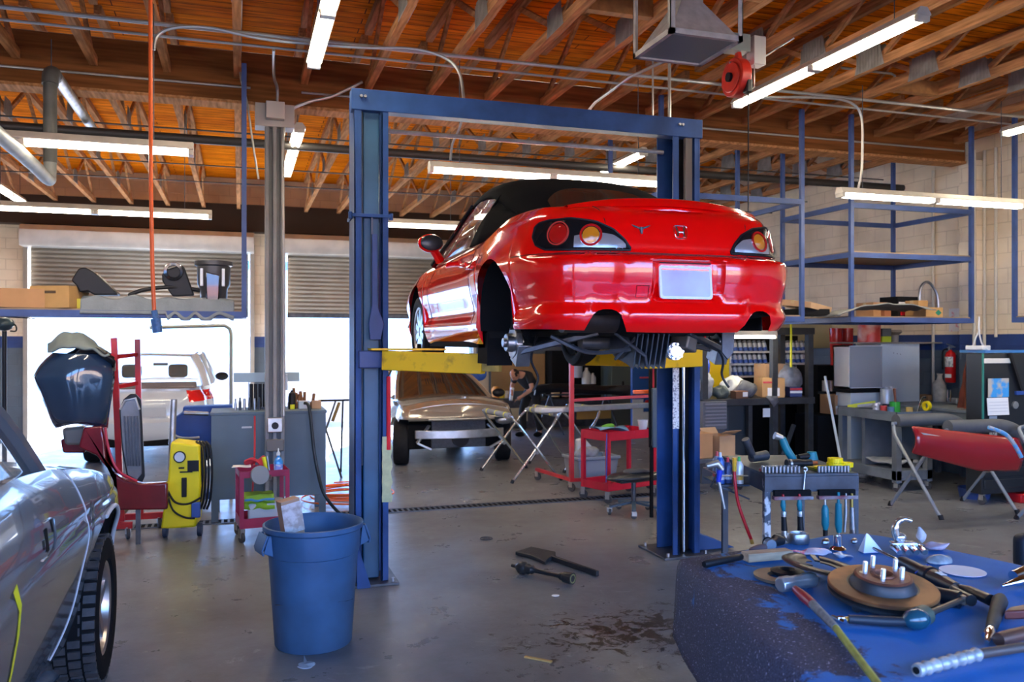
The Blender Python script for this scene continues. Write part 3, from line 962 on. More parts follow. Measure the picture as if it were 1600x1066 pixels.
# --- emblems: chromed letter H in a rounded frame, and a dark long-horned head
def badge(cx, cz, parts, material, nm):
 y = min(RS.along((cx + dx, -3, cz + dz), (0, 1, 0), 0).y for dx in (-0.03, 0, 0.03) for dz in (-0.02, 0.02))
 dn = RS.along((cx, -3, cz + 0.03), (0, 1, 0), 0) - RS.along((cx, -3, cz - 0.03), (0, 1, 0), 0)
 tilt = -math.atan2(dn.y, dn.z)
 p0 = RS.along((cx, -3, cz), (0, 1, 0), 0)
 p1 = RS.along((cx + 0.04, -3, cz), (0, 1, 0), 0)
 rz = math.atan2((p1 - p0).y, 0.04)
 m = MB(Matrix.Translation(p0 + Vector((0, -0.003, 0))) @ Matrix.Rotation(rz, 4, 'Z') @ Matrix.Rotation(tilt, 4, 'X'))
 for pts in parts:
  m.tube([(a, 0, b) for a, b, r in pts], [r for a, b, r in pts], 8)
 return m.build(nm, material, red_car)
bz = 0.775
badge(0.0, bz, [[(-0.030, 0.038, 0.0018), (-0.041, 0.030, 0.0018), (-0.041, 0.0, 0.0018), (-0.032, -0.034, 0.0018), (-0.024, -0.038, 0.0018), (0.024, -0.038, 0.0018), (0.032, -0.034, 0.0018), (0.041, 0.0, 0.0018), (0.041, 0.030, 0.0018), (0.030, 0.038, 0.0018), (-0.030, 0.038, 0.0018)],
   [(-0.026, 0.031, 0.006), (-0.018, 0.0, 0.0065), (-0.021, -0.028, 0.006)], [(0.026, 0.031, 0.006), (0.018, 0.0, 0.0065), (0.021, -0.028, 0.006)],
   [(-0.017, 0.0, 0.006), (0.017, 0.0, 0.006)]], chrome, 'maker_emblem')
badge(-0.24, bz + 0.01, [[(-0.055, 0.022, 0.002), (-0.04, 0.014, 0.005), (-0.02, 0.006, 0.006), (0.0, 0.004, 0.007), (0.02, 0.006, 0.006), (0.04, 0.014, 0.005), (0.055, 0.022, 0.002)],
      [(0.0, 0.006, 0.013), (0, -0.008, 0.011), (0, -0.026, 0.006), (0, -0.030, 0.004)]], darksteel, 'horned_emblem')
# --- lip spoiler: raised lip along the boot edge
sp = MB()
rs = []
for i in range(-16, 17):
 x = i / 16 * 0.60
 p = RS.along((x, -1.80 + 0.10 * abs(i / 16) ** 2, 1.6), (0, 0, -1), 0)
 hh = 0.030 * (1 - abs(i / 16) ** 4)
 y0 = p.y
 rs.append([Vector((x, y0 - 0.075, p.z - 0.022)), Vector((x, y0 - 0.055, p.z + hh * 0.75)), Vector((x, y0 - 0.035, p.z + hh)), Vector((x, y0 + 0.05, p.z + hh * 0.35)), Vector((x, y0 + 0.10, p.z - 0.004))])
sp.rings(rs, closed=False, caps=False)
sp.build('boot_lip', red, red_car, ang=60)
# --- cabin: soft top, rear window, side glass, windscreen
cloth = mat('soft_top_cloth', (0.004, 0.004, 0.0045), 0.9, spec=0.08, bump=0.15, bs=220)
glass = mat('car_glass', (0.45, 0.47, 0.45), 0.02, trans=0.9, alpha=0.55, spec=0.8)
# roof side line: y, half width, z edge ; crown z
roof = [(-1.12, 0.50, 0.93, 0.93), (-1.02, 0.56, 0.955, 1.00), (-0.90, 0.60, 0.99, 1.10), (-0.75, 0.62, 1.05, 1.215), (-0.55, 0.62, 1.13, 1.305), (-0.35, 0.61, 1.19, 1.352), (-0.10, 0.595, 1.225, 1.372), (0.15, 0.58, 1.23, 1.365), (0.36, 0.565, 1.215, 1.335)]
st_ = MB()
rs = []
for i in range(len(roof) * 6 - 5):
 u = i / 6
 k = min(int(u), len(roof) - 2); f = u - k
 tb = [(j, r) for j, r in enumerate(roof)]
 vals = [sinterp([(j, r[q]) for j, r in enumerate(roof)], u) for q in range(4)]
 y, w, ze, zc = vals
 row = []
 for j in range(-14, 15):
  s = j / 14
  a = s * PI / 2
  xx = w * math.copysign(abs(math.sin(a)) ** 0.75, s)
  zz = ze + (zc - ze) * math.cos(a) ** 0.85
  row.append(Vector((xx, y, zz)))
 # drop to the deck at the sides behind the doors
 rs.append(row)
st_.rings(rs, closed=False, caps=False)
# side quarters of the top: from roof edge down to the body behind the glass
for s in (-1, 1):
 vs, fs = [], []
 ys = [-1.12, -1.02, -0.90, -0.75, -0.62, -0.50, -0.40]
 for y in ys:
  w = sinterp([(r[0], r[1]) for r in roof], y); ze = sinterp([(r[0], r[2]) for r in roof], y)
  wb_ = interp([(-1.12, 0.52), (-0.9, 0.67), (-0.7, 0.73), (-0.4, 0.765)], y)
  zb_ = interp([(-1.12, 0.925), (-0.9, 0.895), (-0.6, 0.865), (-0.4, 0.85)], y)
  for k in range(6):
   t = k / 5
   yy = y
   if y == -0.40: yy = y - 0.16 * (1 - t) ** 1.2 + 0.10 * t
   vs.append((s * (w + (wb_ - w) * t + 0.02 * math.sin(t * PI)), yy if y > -0.45 else y, ze + (zb_ - 0.012 - ze) * t))
 for i in range(len(ys) - 1):
  for k in range(5):
   fs.append((i * 6 + k, i * 6 + k + 1, i * 6 + 7 + k, i * 6 + 6 + k))
 st_.add(vs, fs)
so = st_.build('soft_top', cloth, red_car, ang=50, solid=0.012, solid_off=0)
# rear window in the sloped back of the top
SB = BVHTree.FromPolygons([tuple(v) for v in st_.v], st_.f)
def sback(x, z, off):
 h, nn, i, d = SB.ray_cast(Vector((x, -3, z)), Vector((0, 1, 0)))
 if h is None: return Vector((x, -0.8, z))
 if nn.y > 0: nn = -nn
 return h + nn * off
rw = MB()
rw.grid(lambda u, v: sback(-0.40 + 0.80 * u, (1.03 - 0.02 * abs(2 * u - 1) ** 3) + (0.175 - 0.10 * abs(2 * u - 1) ** 4) * v, 0.014), 24, 8)
rw.build('rear_window', mat('dark_window', (0.02, 0.014, 0.011), 0.2, coat=0.3), red_car, ang=60)
for s in (-1, 1):
 gw = MB()
 ws_top = Vector((s * 0.575, 0.30, 1.205));
 pa = [Vector((s * 0.60, -0.44, 1.165)), Vector((s * 0.595, -0.15, 1.215)), Vector((s * 0.585, 0.15, 1.222)), ws_top]
 pb = [Vector((s * 0.762, -0.36, 0.845)), Vector((s * 0.768, -0.05, 0.835)), Vector((s * 0.768, 0.40, 0.828)), Vector((s * 0.76, 0.86, 0.815))]
 gw.add(pa + pb, [(i, i + 1, i + 5, i + 4) for i in range(3)])
 gw.build('side_window', glass, red_car, solid=0.004)
 pil = MB()
 pil.tube([(s * 0.765, 0.90, 0.815), (s * 0.70, 0.66, 0.96), (s * 0.63, 0.46, 1.12), (s * 0.578, 0.31, 1.228)], [0.028, 0.024, 0.022, 0.022], 10)
 pil.build('windscreen_pillar', blackgloss, red_car)
 mi = MB()
 mi.ball((s * 0.875, 0.52, 0.955), (0.105, 0.06, 0.075), 18)
 mi.tube([(s * 0.78, 0.58, 0.82), (s * 0.815, 0.56, 0.87), (s * 0.85, 0.53, 0.91)], [0.04, 0.035, 0.035], 10)
 mo = mi.build('door_mirror', red, red_car)
 mg = MB().ball((s * 0.875, 0.468, 0.955), (0.092, 0.014, 0.064), 18)
 mg.build('mirror_glass', mat('mirror_back', (0.02, 0.02, 0.022), 0.25), mo)
wsn = MB()
wsn.grid(lambda u, v: Vector(((-0.76 + 1.52 * u) * (1 - 0.25 * v), 0.90 - 0.60 * v + 0.10 * (1 - (2 * u - 1) ** 2) * (1 - v * 0.6), 0.815 + 0.41 * v + 0.04 * (1 - (2 * u - 1) ** 2) * v)), 16, 8)
wsn.build('windscreen', glass, red_car, ang=60, solid=0.004)
# seats seen dimly through the glass
for s in (-1, 1):
 MB().box(s * 0.33 - 0.22, s * 0.33 + 0.22, -0.42, -0.30, 0.5, 1.05).build('seat', blackmatte, red_car, bevel=0.04)
# side script badge
# ================================================================== the two-post lift
lift = thing('two_post_lift', 'blue two-post vehicle lift holding up the red convertible', 'car lift', (2.31, 6.56, 0))
L0, R0 = -1.36, 1.34
def col(x, s):
 """s=-1 left column, +1 right; open side looks to the car"""
 m = MB()
 x0, x1 = x - 0.13, x + 0.13
 y0, y1 = -0.16, 0.14
 t = 0.014
 back = x0 if s < 0 else x1 - t
 m.box(back, back + t, y0, y1, 0.02, 3.72)                    # web, outer side
 m.box(x0, x1, y1 - t, y1, 0.02, 3.72)                        # rear flange
 m.box(x0, x0 + 0.055, y0, y0 + t, 0.02, 3.72)                # two front strips with a slot between
 m.box(x1 - 0.055, x1, y0, y0 + t, 0.02, 3.72)
 m.box(x0 + 0.055 - t, x0 + 0.055, y0, y0 + 0.04, 0.02, 3.72)
 m.box(x1 - 0.055, x1 - 0.055 + t, y0, y0 + 0.04, 0.02, 3.72)
 o = m.build('post', blue_lift, lift, bevel=0.003)
 return o
cl = col(L0, -1); cr = col(R0, 1)
inner_blue = mat('blue_inner_column', (0.03, 0.115, 0.22), 0.4, n=0.3, ns=3)
for x, o in ((L0, cl), (R0, cr)):
 MB().box(x - 0.25, x + 0.2, -0.24, 0.26, 0, 0.02).build('base_plate', darksteel, lift, bevel=0.003)
 bl = MB()
 for bx in (-0.2, 0.16):
  for by in (-0.2, 0.22):
   bl.cyl((x + bx, by, 0.02), (x + bx, by, 0.05), 0.014, n=6)
 bl.build('anchor_bolts', steel, lift)
# inside: left column inner blue ram cylinder, right column dark slot with bright ram
MB().box(L0 - 0.055, L0 + 0.07, -0.10, 0.0, 0.03, 3.66).build('lift_carriage', inner_blue, lift, bevel=0.01)
MB().cyl((L0 - 0.065, -0.12, 0.9), (L0 - 0.065, -0.12, 3.6), 0.007, n=6).build('cable', darksteel, lift)
MB().box(R0 - 0.05, R0 + 0.07, -0.08, 0.0, 0.03, 3.66).build('lift_carriage', blackmatte, lift, bevel=0.01)
MB().cyl((R0 - 0.005, -0.12, 0.03), (R0 - 0.005, -0.12, 1.66), 0.014, n=12).build('ram', chrome, lift)
MB().box(R0 + 0.0, R0 + 0.06, -0.15, -0.10, 1.95, 3.62).build('hose_track', mat('ram_grey', (0.10, 0.085, 0.08), 0.5), lift)
MB().box(L0 - 0.0, L0 + 0.015, -0.15, -0.12, 1.9, 2.8).build('hose_track', darksteel, lift)
# header beam
MB().box(L0 - 0.15, R0 + 0.15, -0.17, -0.05, 3.60, 3.76).build('header_beam', blue_lift, lift, bevel=0.004)
MB().cyl((L0 + 0.13, 0.02, 3.50), (R0 - 0.13, 0.02, 3.50), 0.018, n=10).build('shutoff_bar', galv, lift)
for x in (L0, R0):
 hb = MB()
 hb.box(x - 0.145, x + 0.145, -0.175, 0.15, 2.79, 2.815)
 for q in (-0.155, 0.155):
  hb.cyl((x + q, -0.13, 2.78), (x + q, -0.13, 2.83), 0.016, n=8)
 hb.build('joint_collar', blue_lift, lift, bevel=0.002) if x == L0 else None
 bt = MB()
 for q in (-0.08, -0.05):
  bt.cyl((x + q, -0.195, 3.70), (x + q, -0.16, 3.70), 0.012, n=6)
 bt.build('header_bolts', steel, lift)
# carriage heads with arms
ay = 1.715
for s, x in ((-1, L0), (1, R0)):
 hd = MB().box(x - 0.10, x + 0.20 if s < 0 else x + 0.10, -0.205, 0.05, ay - 0.07, ay + 0.06) if s < 0 else MB().box(x - 0.20, x + 0.10, -0.19, 0.05, ay - 0.07, ay + 0.06)
 hd.build('carriage_head', blue_rack, lift, bevel=0.008)
def arm(pts, name='lift_arm', w=0.09, hgt=0.145, pad=True):
 m = MB()
 a, b = Vector(pts[0]), Vector(pts[1])
 m.bar(a, b, w, hgt)
 o = m.build(name, yellow, lift, bevel=0.006)
 d = (b - a).normalized()
 m2 = MB().bar(b - d * 0.1, b + d * 0.13, w * 0.72, hgt * 0.72)
 m2.build('arm_extension', mat('yellow_pale', (0.55, 0.42, 0.10), 0.5, n=0.5, ns=10), o, bevel=0.004)
 if pad:
  MB().cyl(b + d * 0.10 + Vector((0, 0, hgt * 0.3)), b + d * 0.10 + Vector((0, 0, 0.13)), 0.05, n=16).build('rubber_pad', blackmatte, o)
 return o
arm([(L0 + 0.08, -0.27, ay - 0.01), (L0 + 0.72, -0.74, ay - 0.03)])
MB().prism([(L0 - 0.02, -0.30), (L0 + 0.12, -0.34), (L0 + 0.5, -0.52), (L0 + 0.42, -0.40), (L0 + 0.15, -0.10), (L0 - 0.02, -0.10)], 0.015, (0, 0, ay + 0.065), 'Z').build('arm_top_plate', yellow, lift, bevel=0.003)
arm([(L0 + 0.14, -0.10, ay - 0.02), (L0 + 0.55, 0.70, ay - 0.02)])
arm([(R0 + 0.06, -0.25, ay - 0.01), (R0 - 0.62, -0.60, ay - 0.01)])
arm([(R0 - 0.14, -0.10, ay - 0.02), (R0 - 0.55, 0.70, ay - 0.02)])
MB().prism([(R0 + 0.10, 0.0), (R0 + 0.52, 0.0), (R0 + 0.30, 0.10), (R0 + 0.13, 0.16)], 0.16, (0, -0.10, 0.021), 'Y').build('floor_guard', mat('guard_navy', (0.01, 0.06, 0.20), 0.5), lift, bevel=0.01)
# lock release and guards on the left column
MB().prism([(-0.035, 1.86), (0.045, 1.86), (0.07, 1.98), (0.02, 2.12), (0.02, 2.66), (-0.02, 2.66), (-0.02, 2.12), (-0.045, 1.98)], 0.03, (L0 + 0.02, -0.20, 0), 'Y').build('carriage_guard', blue_rack, lift, bevel=0.003)
# red and masking-tape strips on the inner front edge of the left column
MB().cyl((L0 + 0.13, -0.168, 1.02), (L0 + 0.13, -0.168, 1.58), 0.017, n=10).build('red_guard_strip', mat('red_foam', (0.75, 0.01, 0.02), 0.6), lift)
tp = MB()
rs = []
for i in range(14):
 z = 0.62 + 0.5 * i / 13
 w = 0.022 + 0.008 * math.sin(i * 1.9)
 rs.append([Vector((L0 + 0.085 - w * 0.2, -0.168, z)), Vector((L0 + 0.13 + w, -0.178, z)), Vector((L0 + 0.13 + w, -0.12, z)), Vector((L0 + 0.115, -0.12, z))])
tp.rings(rs).build('masking_tape_wrap', mat('masking_tape', (0.62, 0.60, 0.32), 0.7, n=0.2, ns=20), lift)
# warning ladder label on the right column
MB().box(R0 - 0.135, R0 - 0.075, -0.164, -0.160, 1.10, 1.62).build('white_label', mat('label_print', (0.75, 0.75, 0.72), 0.5, col2=(0.25, 0.25, 0.28), ns=60, thr=(0.4, 0.5)), lift)
MB().prism([(L0 - 0.12, 0.0), (L0 - 0.12, 0.35), (L0 - 0.02, 0.02), (L0 - 0.02, 0)], 0.01, (0, -0.25, 0), 'Y').build('post_gusset', blue_lift, lift)
# ================================================================== other cars
def greenhouse(parent, yb0, yt0, yt1, yb1, wb, wt, zb, zt, paint, gl, pil=0.035, crown=0.05, mids=(), zb1=None, zmid=None, trim=None):
 """rear base y, rear roof y, front roof y, front base y; half widths at belt and roof"""
 zb1 = zb if zb1 is None else zb1
 rf = MB()
 def roofp(u, v, e=0.0):
  y = yt0 + (yt1 - yt0) * v
  s = 2 * u - 1
  w = wt * (1 - 0.06 * (2 * v - 1) ** 2)
  bow = 0.10 * (1 - s * s)
  yy = y + bow * (2 * v - 1)
  return Vector((w * s, yy, zt + crown * (1 - s * s) * 0.6 + crown * (1 - (2 * v - 1) ** 2) - 0.01 * e))
 rf.grid(roofp, 16, 12)
 rf.build('roof', paint, parent, ang=60, solid=0.02)
 def belt(s, y):
  t = (y - yb0) / (yb1 - yb0)
  return Vector((s * wb * (1 - 0.10 * max(0, abs(2 * t - 1) - 0.6)), y, zb + (zb1 - zb) * t))
 cr = {}
 for s in (-1, 1):
  cr[s, 0] = roofp(0 if s < 0 else 1, 0); cr[s, 1] = roofp(0 if s < 0 else 1, 1)
  a, b = belt(s, yb0), belt(s, yb1)
  pm = MB()
  pm.tube(spline([a, a.lerp(cr[s, 0], 0.5) + Vector((s * 0.015, 0, 0.01)), cr[s, 0]], 5), pil * 1.3, 8)
  pm.tube(spline([b, b.lerp(cr[s, 1], 0.5) + Vector((s * 0.015, 0, 0.02)), cr[s, 1]], 5), pil, 8)
  edge = [roofp(0 if s < 0 else 1, i / 8) for i in range(9)]
  pm.tube(edge, pil * 0.8, 8)
  for mfrac in mids:
   pm.tube([belt(s, yb0 + (yb1 - yb0) * mfrac), roofp(0 if s < 0 else 1, min(1, max(0, (yb0 + (yb1 - yb0) * mfrac - yt0) / (yt1 - yt0))))], pil, 8)
  pm.build('pillars', paint, parent)
  g = MB()
  lo = [belt(s, yb0 + (yb1 - yb0) * i / 8) for i in range(9)]
  g.add(lo + edge, [(i, i + 1, i + 10, i + 9) for i in range(8)])
  g.build('side_window', gl, parent)
 for v, y, nm, bow in ((0, yb0, 'rear_window', -0.12), (1, yb1, 'windscreen', 0.16)):
  g = MB()
  A, B = belt(-1, y), belt(1, y)
  def fn(u, t, v=v, A=A, B=B, bow=bow):
   lo = A.lerp(B, u); s = 2 * u - 1
   lo = lo + Vector((0, bow * (1 - s * s), 0))
   hi = roofp(u, v)
   p = lo.lerp(hi, t)
   return p
  g.grid(fn, 14, 6)
  g.build(nm, gl, parent, ang=60)
dark_glass = mat('tinted_glass', (0.02, 0.02, 0.022), 0.04, coat=0.4, spec=0.9)
see_glass = mat('see_through_glass', (0.35, 0.36, 0.36), 0.03, trans=0.0, alpha=0.30, spec=0.9)
# ------------------------------------------------------------------ grey primed car at the left edge, seen along its side
GX, GY = -1.62, 3.30
primer = mat('grey_gloss_paint', (0.10, 0.107, 0.118), 0.16, 0.0, coat=0.55, spec=0.6)
gcar = thing('grey_car', 'glossy grey four-door car with masked edges and missing door handle at left edge', 'car', (GX, GY, 0))
out_g = [(0, -2.55), (0.6, -2.5), (0.85, -2.3), (0.93, -1.9), (0.945, -1.2), (0.935, 0), (0.93, 0.9), (0.935, 1.5), (0.955, 1.8), (0.93, 2.2), (0.86, 2.45), (0.6, 2.62), (0, 2.70)]
zt_g = [(-2.55, 1.15), (-1.5, 1.30), (-0.16, 1.365), (0.65, 1.31), (0.95, 1.265), (1.45, 1.20), (1.8, 1.125), (2.2, 1.03), (2.45, 0.90), (2.7, 0.74)]
def prof_g(z, v, y, x, zt):
 k = min(1, max(0, (y - 0.9) / 0.9))
 s = sinterp([(0.35, 0.16), (0.45, 0.115), (0.60, 0.065), (0.80, 0.025), (0.95, 0.0), (1.08, 0.004), (1.18, 0.022), (1.28, 0.05), (1.36, 0.09)], z + (1.33 - zt) * max(0, min(1, (z - 0.7) / 0.5)))
 s = s * (1 - 0.45 * k * (z < 0.8) * min(1, (0.8 - z) / 0.3 if z < 0.8 else 0))
 # shoulder crease
 s += 0.010 * math.exp(-((z - 1.03 + 0.02 * y) / 0.018) ** 2)
 return s
gm_, gcols = shell(out_g, 10, [i / 40 for i in range(41)], lambda y, x: sinterp(zt_g, y), lambda x, y: 0.36, prof_g, lambda y: interp([(-2.5, 0.05), (0.6, 0.0), (1.0, 0.06), (2.2, 0.10), (2.7, 0.06)], y),
    arches=((1.75, 0.46, 0.475), (-1.55, 0.46, 0.475)))
gm_.build('body', primer, gcar, ang=50)
GS = Surf(gm_, (0, 0))
def gside(y, z, off=0.002):
 return GS.along((3, y, z), (-1, 0, 0), off)
arch_liner(gcar, 1.75, 0.46, 0.47, 0.45, 0.86, -0.05 * PI, 1.05 * PI)
ub2 = MB().box(-0.72, 0.72, -2.3, 2.4, 0.3, 0.5); ub2.build('underbody', under, gcar)
# arch lip
am = MB()
pts = []
for i in range(25):
 t = 0.02 * PI + 0.58 * PI * i / 24
 y, z = 1.75 + 0.482 * math.cos(t), 0.46 + 0.482 * math.sin(t)
 q = gside(y, z, 0.004)
 if z > 0.50 and q.x > 0.75: pts.append(q)
am.tube(pts, 0.012, 8).build('arch_lip', mat('lip_white', (0.6, 0.62, 0.65), 0.25), gcar)
greenhouse(gcar, -1.9, -1.2, 0.16, 0.62, 0.85, 0.66, 1.34, 1.76, primer, see_glass, pil=0.04, mids=(0.42,), zb1=1.30)
sm = MB()
ss = [(0.93, 1.27), (1.02, 1.20), (1.10, 1.08), (1.15, 0.95), (1.17, 0.80), (1.14, 0.66), (1.09, 0.54), (1.02, 0.45), (0.97, 0.40)]
sm.tube([q for q in [gside(p.x, p.y, 0.0) for p in spline([(a, b, 0) for a, b in ss], 4)] if q.x > 0.5], 0.0045, 6)
sm.build('door_gap', mat('gap_pale', (0.6, 0.63, 0.68), 0.3), gcar)
# handle pocket: dark cut-outs and a bright cup
hc = gside(0.26, 1.10, 0.0)
hp = MB()
for dy, dz, w, h in ((-0.015, 0.0, 0.05, 0.085), (-0.075, -0.005, 0.018, 0.035), (0.105, 0.03, 0.022, 0.05)):
 quad = [gside(0.26 + dy + a * w / 2, 1.10 + dz + b * h / 2, 0.0025) for a, b in ((-1, -1), (1, -1), (1, 1), (-1, 1))]
 hp.add(quad, [(0, 1, 2, 3)])
hp.build('handle_opening', blackmatte, gcar, flip=False)
hl = MB()
hl.tube([gside(0.26 + a, 1.10 + b, 0.003) for a, b in ((-0.10, -0.055), (0.0, -0.068), (0.10, -0.06), (0.14, -0.02), (0.145, 0.05), (0.10, 0.06), (0.0, 0.065))], 0.004, 6)
hl.build('handle_rim', primer, gcar)
yt = mat('yellow_tape', (0.85, 0.80, 0.02), 0.5)
def strip(parent, pts, w, m, nm='masking_tape'):
 b = MB(); n = len(pts)
 vs = []
 for i, (y, z) in enumerate(pts):
  y2, z2 = pts[min(i + 1, n - 1)]; y1, z1 = pts[max(i - 1, 0)]
  d = Vector((y2 - y1, z2 - z1)).normalized(); q = Vector((-d.y, d.x)) * w / 2
  vs += [gside(y + q.x, z + q.y, 0.003), gside(y - q.x, z - q.y, 0.003)]
 b.add(vs, [(2 * i, 2 * i + 1, 2 * i + 3, 2 * i + 2) for i in range(n - 1)])
 return b.build(nm, m, parent)
strip(gcar, [(2.50, 0.99 - 0.14), (2.53, 0.80), (2.54, 0.75), (2.54, 0.68), (2.53, 0.62)], 0.05, yt)
strip(gcar, [(-0.26, 1.06), (-0.205, 0.98), (-0.18, 0.88), (-0.17, 0.76), (-0.185, 0.64), (-0.22, 0.54), (-0.28, 0.45)], 0.035, yt)
alloy = mat('alloy_rim', (0.42, 0.38, 0.36), 0.28, 0.85)
wheel(gcar, (0.80, 1.75, 0.395), 0.385, 0.27, 0.245, 5, 1, rim_m=alloy, tread=40, steer=0.0)
wheel(gcar, (-0.80, 1.75, 0.395), 0.385, 0.27, 0.245, 5, -1, rim_m=alloy)
wheel(gcar, (0.80, -1.55, 0.395), 0.385, 0.27, 0.245, 5, 1, rim_m=alloy)
wheel(gcar, (-0.80, -1.55, 0.395), 0.385, 0.27, 0.245, 5, -1, rim_m=alloy)
for s in (-1, 1):
 MB().cbox((s * 0.36, 0.0, 0.75), (0.5, 0.55, 0.5)).cbox((s * 0.36, -0.3, 1.15), (0.46, 0.14, 0.7), rx=-0.2).build('seat', mat('seat_grey', (0.10, 0.10, 0.11), 0.8), gcar, bevel=0.05)
# bent grey vacuum hose lying by the tyre
p0 = onZ(70, 1062, 0.16); p1 = onZ(100, 1035, 0.16); p2 = onZ(118, 1060, 0.10)
hz = MB().tube(spline([p0 + Vector((-0.25, -0.2, -0.09)), p0, p1 + Vector((0, 0, 0.03)), p2, p2 + Vector((0.02, -0.25, -0.03))], 8), 0.045, 14)
tag(hz.build('bent_pipe', mat('pipe_dirty_grey', (0.20, 0.23, 0.27), 0.18, 0.6, n=0.4, ns=12), None), 'bent grey pipe end lying at the foot of the grey car tyre', 'pipe')
# ------------------------------------------------------------------ white SUV outside the left roller door
wp = mat('white_car_paint', (0.62, 0.66, 0.70), 0.12, coat=0.8)
suv = thing('suv', 'white SUV seen from behind through the left roller door', 'car', (-1.32, 15.7, 0))
out_s = [(0, -2.35), (0.5, -2.32), (0.78, -2.22), (0.90, -2.0), (0.94, -1.5), (0.95, 0), (0.94, 1.5), (0.88, 2.1), (0.6, 2.3), (0, 2.38)]
def prof_s(z, v, y, x, zt):
 s = sinterp([(0.3, 0.06), (0.5, 0.0), (0.9, 0.0), (1.0, 0.02), (1.08, 0.06)], z)
 if y < -1.9: s += interp([(0.3, 0.02), (0.45, -0.02), (0.66, -0.03), (0.69, 0.04), (1.1, 0.08)], z)
 return s
sm_, _ = shell(out_s, 8, [i / 24 for i in range(25)], lambda y, x: interp([(-2.3, 1.17), (0.9, 1.12), (2.4, 0.92)], y), lambda x, y: 0.34, prof_s, lambda y: 0.03 if y < 1 else 0.08, arches=((1.45, 0.38, 0.41), (-1.4, 0.38, 0.41)))
sm_.build('body', wp, suv, ang=50)
greenhouse(suv, -2.22, -1.95, 0.35, 1.05, 0.88, 0.70, 1.15, 1.62, wp, see_glass, pil=0.05, mids=(0.35, 0.68))
SS = Surf(sm_, (0, -1.4))
for s in (-1, 1):
 b = MB()
 b.grid(lambda u, v: SS.radial(s * (0.62 + 0.52 * u), 0.96 + 0.15 * v - 0.03 * (1 - u) * (1 - v), 0.012), 12, 5)
 tl = b.build('tail_lamp', lamp_red, suv, ang=60)
 b = MB(); b.grid(lambda u, v: SS.radial(s * (0.86 + 0.24 * u), 0.975 + 0.03 * v, 0.016), 8, 3)
 b.build('lamp_strip', mat('lamp_pink', (0.95, 0.35, 0.30), 0.2), tl)
 wheel(suv, (s * 0.82, -1.4, 0.36), 0.36, 0.24, 0.23, 5, s, rim_m=alloy)
 wheel(suv, (s * 0.82, 1.45, 0.36), 0.36, 0.24, 0.23, 5, s, rim_m=alloy)
 MB().ball((s * 1.0, 0.75, 1.2), (0.12, 0.06, 0.08), 14).build('door_mirror', black, suv)
 MB().box(s * 0.35 - 0.15, s * 0.35 + 0.15, -0.9, -0.78, 1.25, 1.47).build('headrest', blackmatte, suv, bevel=0.05)
MB().box(-0.82, 0.82, -2.32, -2.22, 0.30, 0.56).build('bumper_trim', blackmatte, suv, bevel=0.02)
MB().cbox((0, -2.33, 0.80), (0.55, 0.01, 0.14)).build('plate_recess_shade', mat('white_car_shade', (0.5, 0.53, 0.56), 0.3), suv)  # flat sheet, recess shade painted as a darker car tone
MB().box(-0.7, 0.7, -2.22, -2.16, 1.14, 1.24).build('glass_reflection_band', mat('brown_reflection', (0.16, 0.10, 0.08), 0.5), suv, bevel=0.02)  # reflection on the lower rear glass put in as a brown band
MB().box(-0.12, 0.12, 0.15, 0.18, 1.42, 1.47).build('rear_view_mirror', black, suv)
# ------------------------------------------------------------------ silver saloon without front bumper, facing the camera
mp_ = mat('silver_tan_reflection', (0.40, 0.36, 0.31), 0.16, 0.55, coat=0.9)  # tan of the bonnet reflection mixed into the silver base colour
mer = thing('saloon_car', 'silver saloon with its front bumper removed, facing out behind the left lift post', 'car', (3.06, 13.92, 0), PI + 0.03)
out_m = [(0, -2.3), (0.5, -2.28), (0.78, -2.1), (0.88, -1.6), (0.90, 0), (0.90, 1.2), (0.89, 1.55), (0.84, 1.78), (0.70, 1.88), (0, 1.96)]
def zl_m(x, y):
 if y > 1.62: return 0.70 + 0.03 * (1 - abs(x) / 0.9)
 return 0.22
def prof_m(z, v, y, x, zt):
 s = sinterp([(0.2, 0.06), (0.4, 0.01), (0.7, 0.0), (0.85, 0.03), (0.95, 0.08)], z + (0.93 - zt) * 0.8)
 if y > 1.7: s += 0.25 * max(0, (z - 0.74)) ** 1.0
 return s
mm_, _ = shell(out_m, 8, [i / 24 for i in range(25)], lambda y, x: sinterp([(-2.3, 1.0), (-1.2, 1.0), (0.6, 0.94), (1.2, 0.93), (1.7, 0.87), (1.96, 0.80)], y), zl_m, prof_m, lambda y: interp([(0.5, 0.03), (0.8, 0.08), (1.6, 0.10), (1.96, 0.06)], y), arches=((1.40, 0.34, 0.37), (-1.4, 0.34, 0.37)))
mm_.build('body', mp_, mer, ang=50)
greenhouse(mer, -1.75, -1.05, 0.05, 0.92, 0.80, 0.58, 0.93, 1.36, mp_, dark_glass, pil=0.035, mids=(0.5,))
fw_ = MB()
fw_.box(-0.78, 0.78, 1.2, 1.70, 0.25, 0.62)
fw_.build('engine_bay', blackmatte, mer, bevel=0.03)
MB().box(-0.42, 0.42, 1.70, 1.74, 0.26, 0.72).build('radiator', mat('radiator', (0.09, 0.095, 0.11), 0.6, n=0.3, ns=30), mer, bevel=0.01)
bm_ = MB()
rs = []
for i in range(17):
 x = -0.68 + 1.36 * i / 16
 y = 1.98 - 0.16 * (x / 0.68) ** 2
 rs.append([Vector((x, y - 0.05, 0.42)), Vector((x, y, 0.42)), Vector((x, y, 0.54)), Vector((x, y - 0.05, 0.54))])
bm_.rings(rs).build('bumper_beam', mat('raw_alloy', (0.62, 0.66, 0.70), 0.3, 0.75, n=0.25, ns=9), mer, bevel=0.008)
MB().cyl((-0.02, 1.74, 0.40), (-0.02, 1.77, 0.40), 0.13, n=20).build('fan', black, mer)
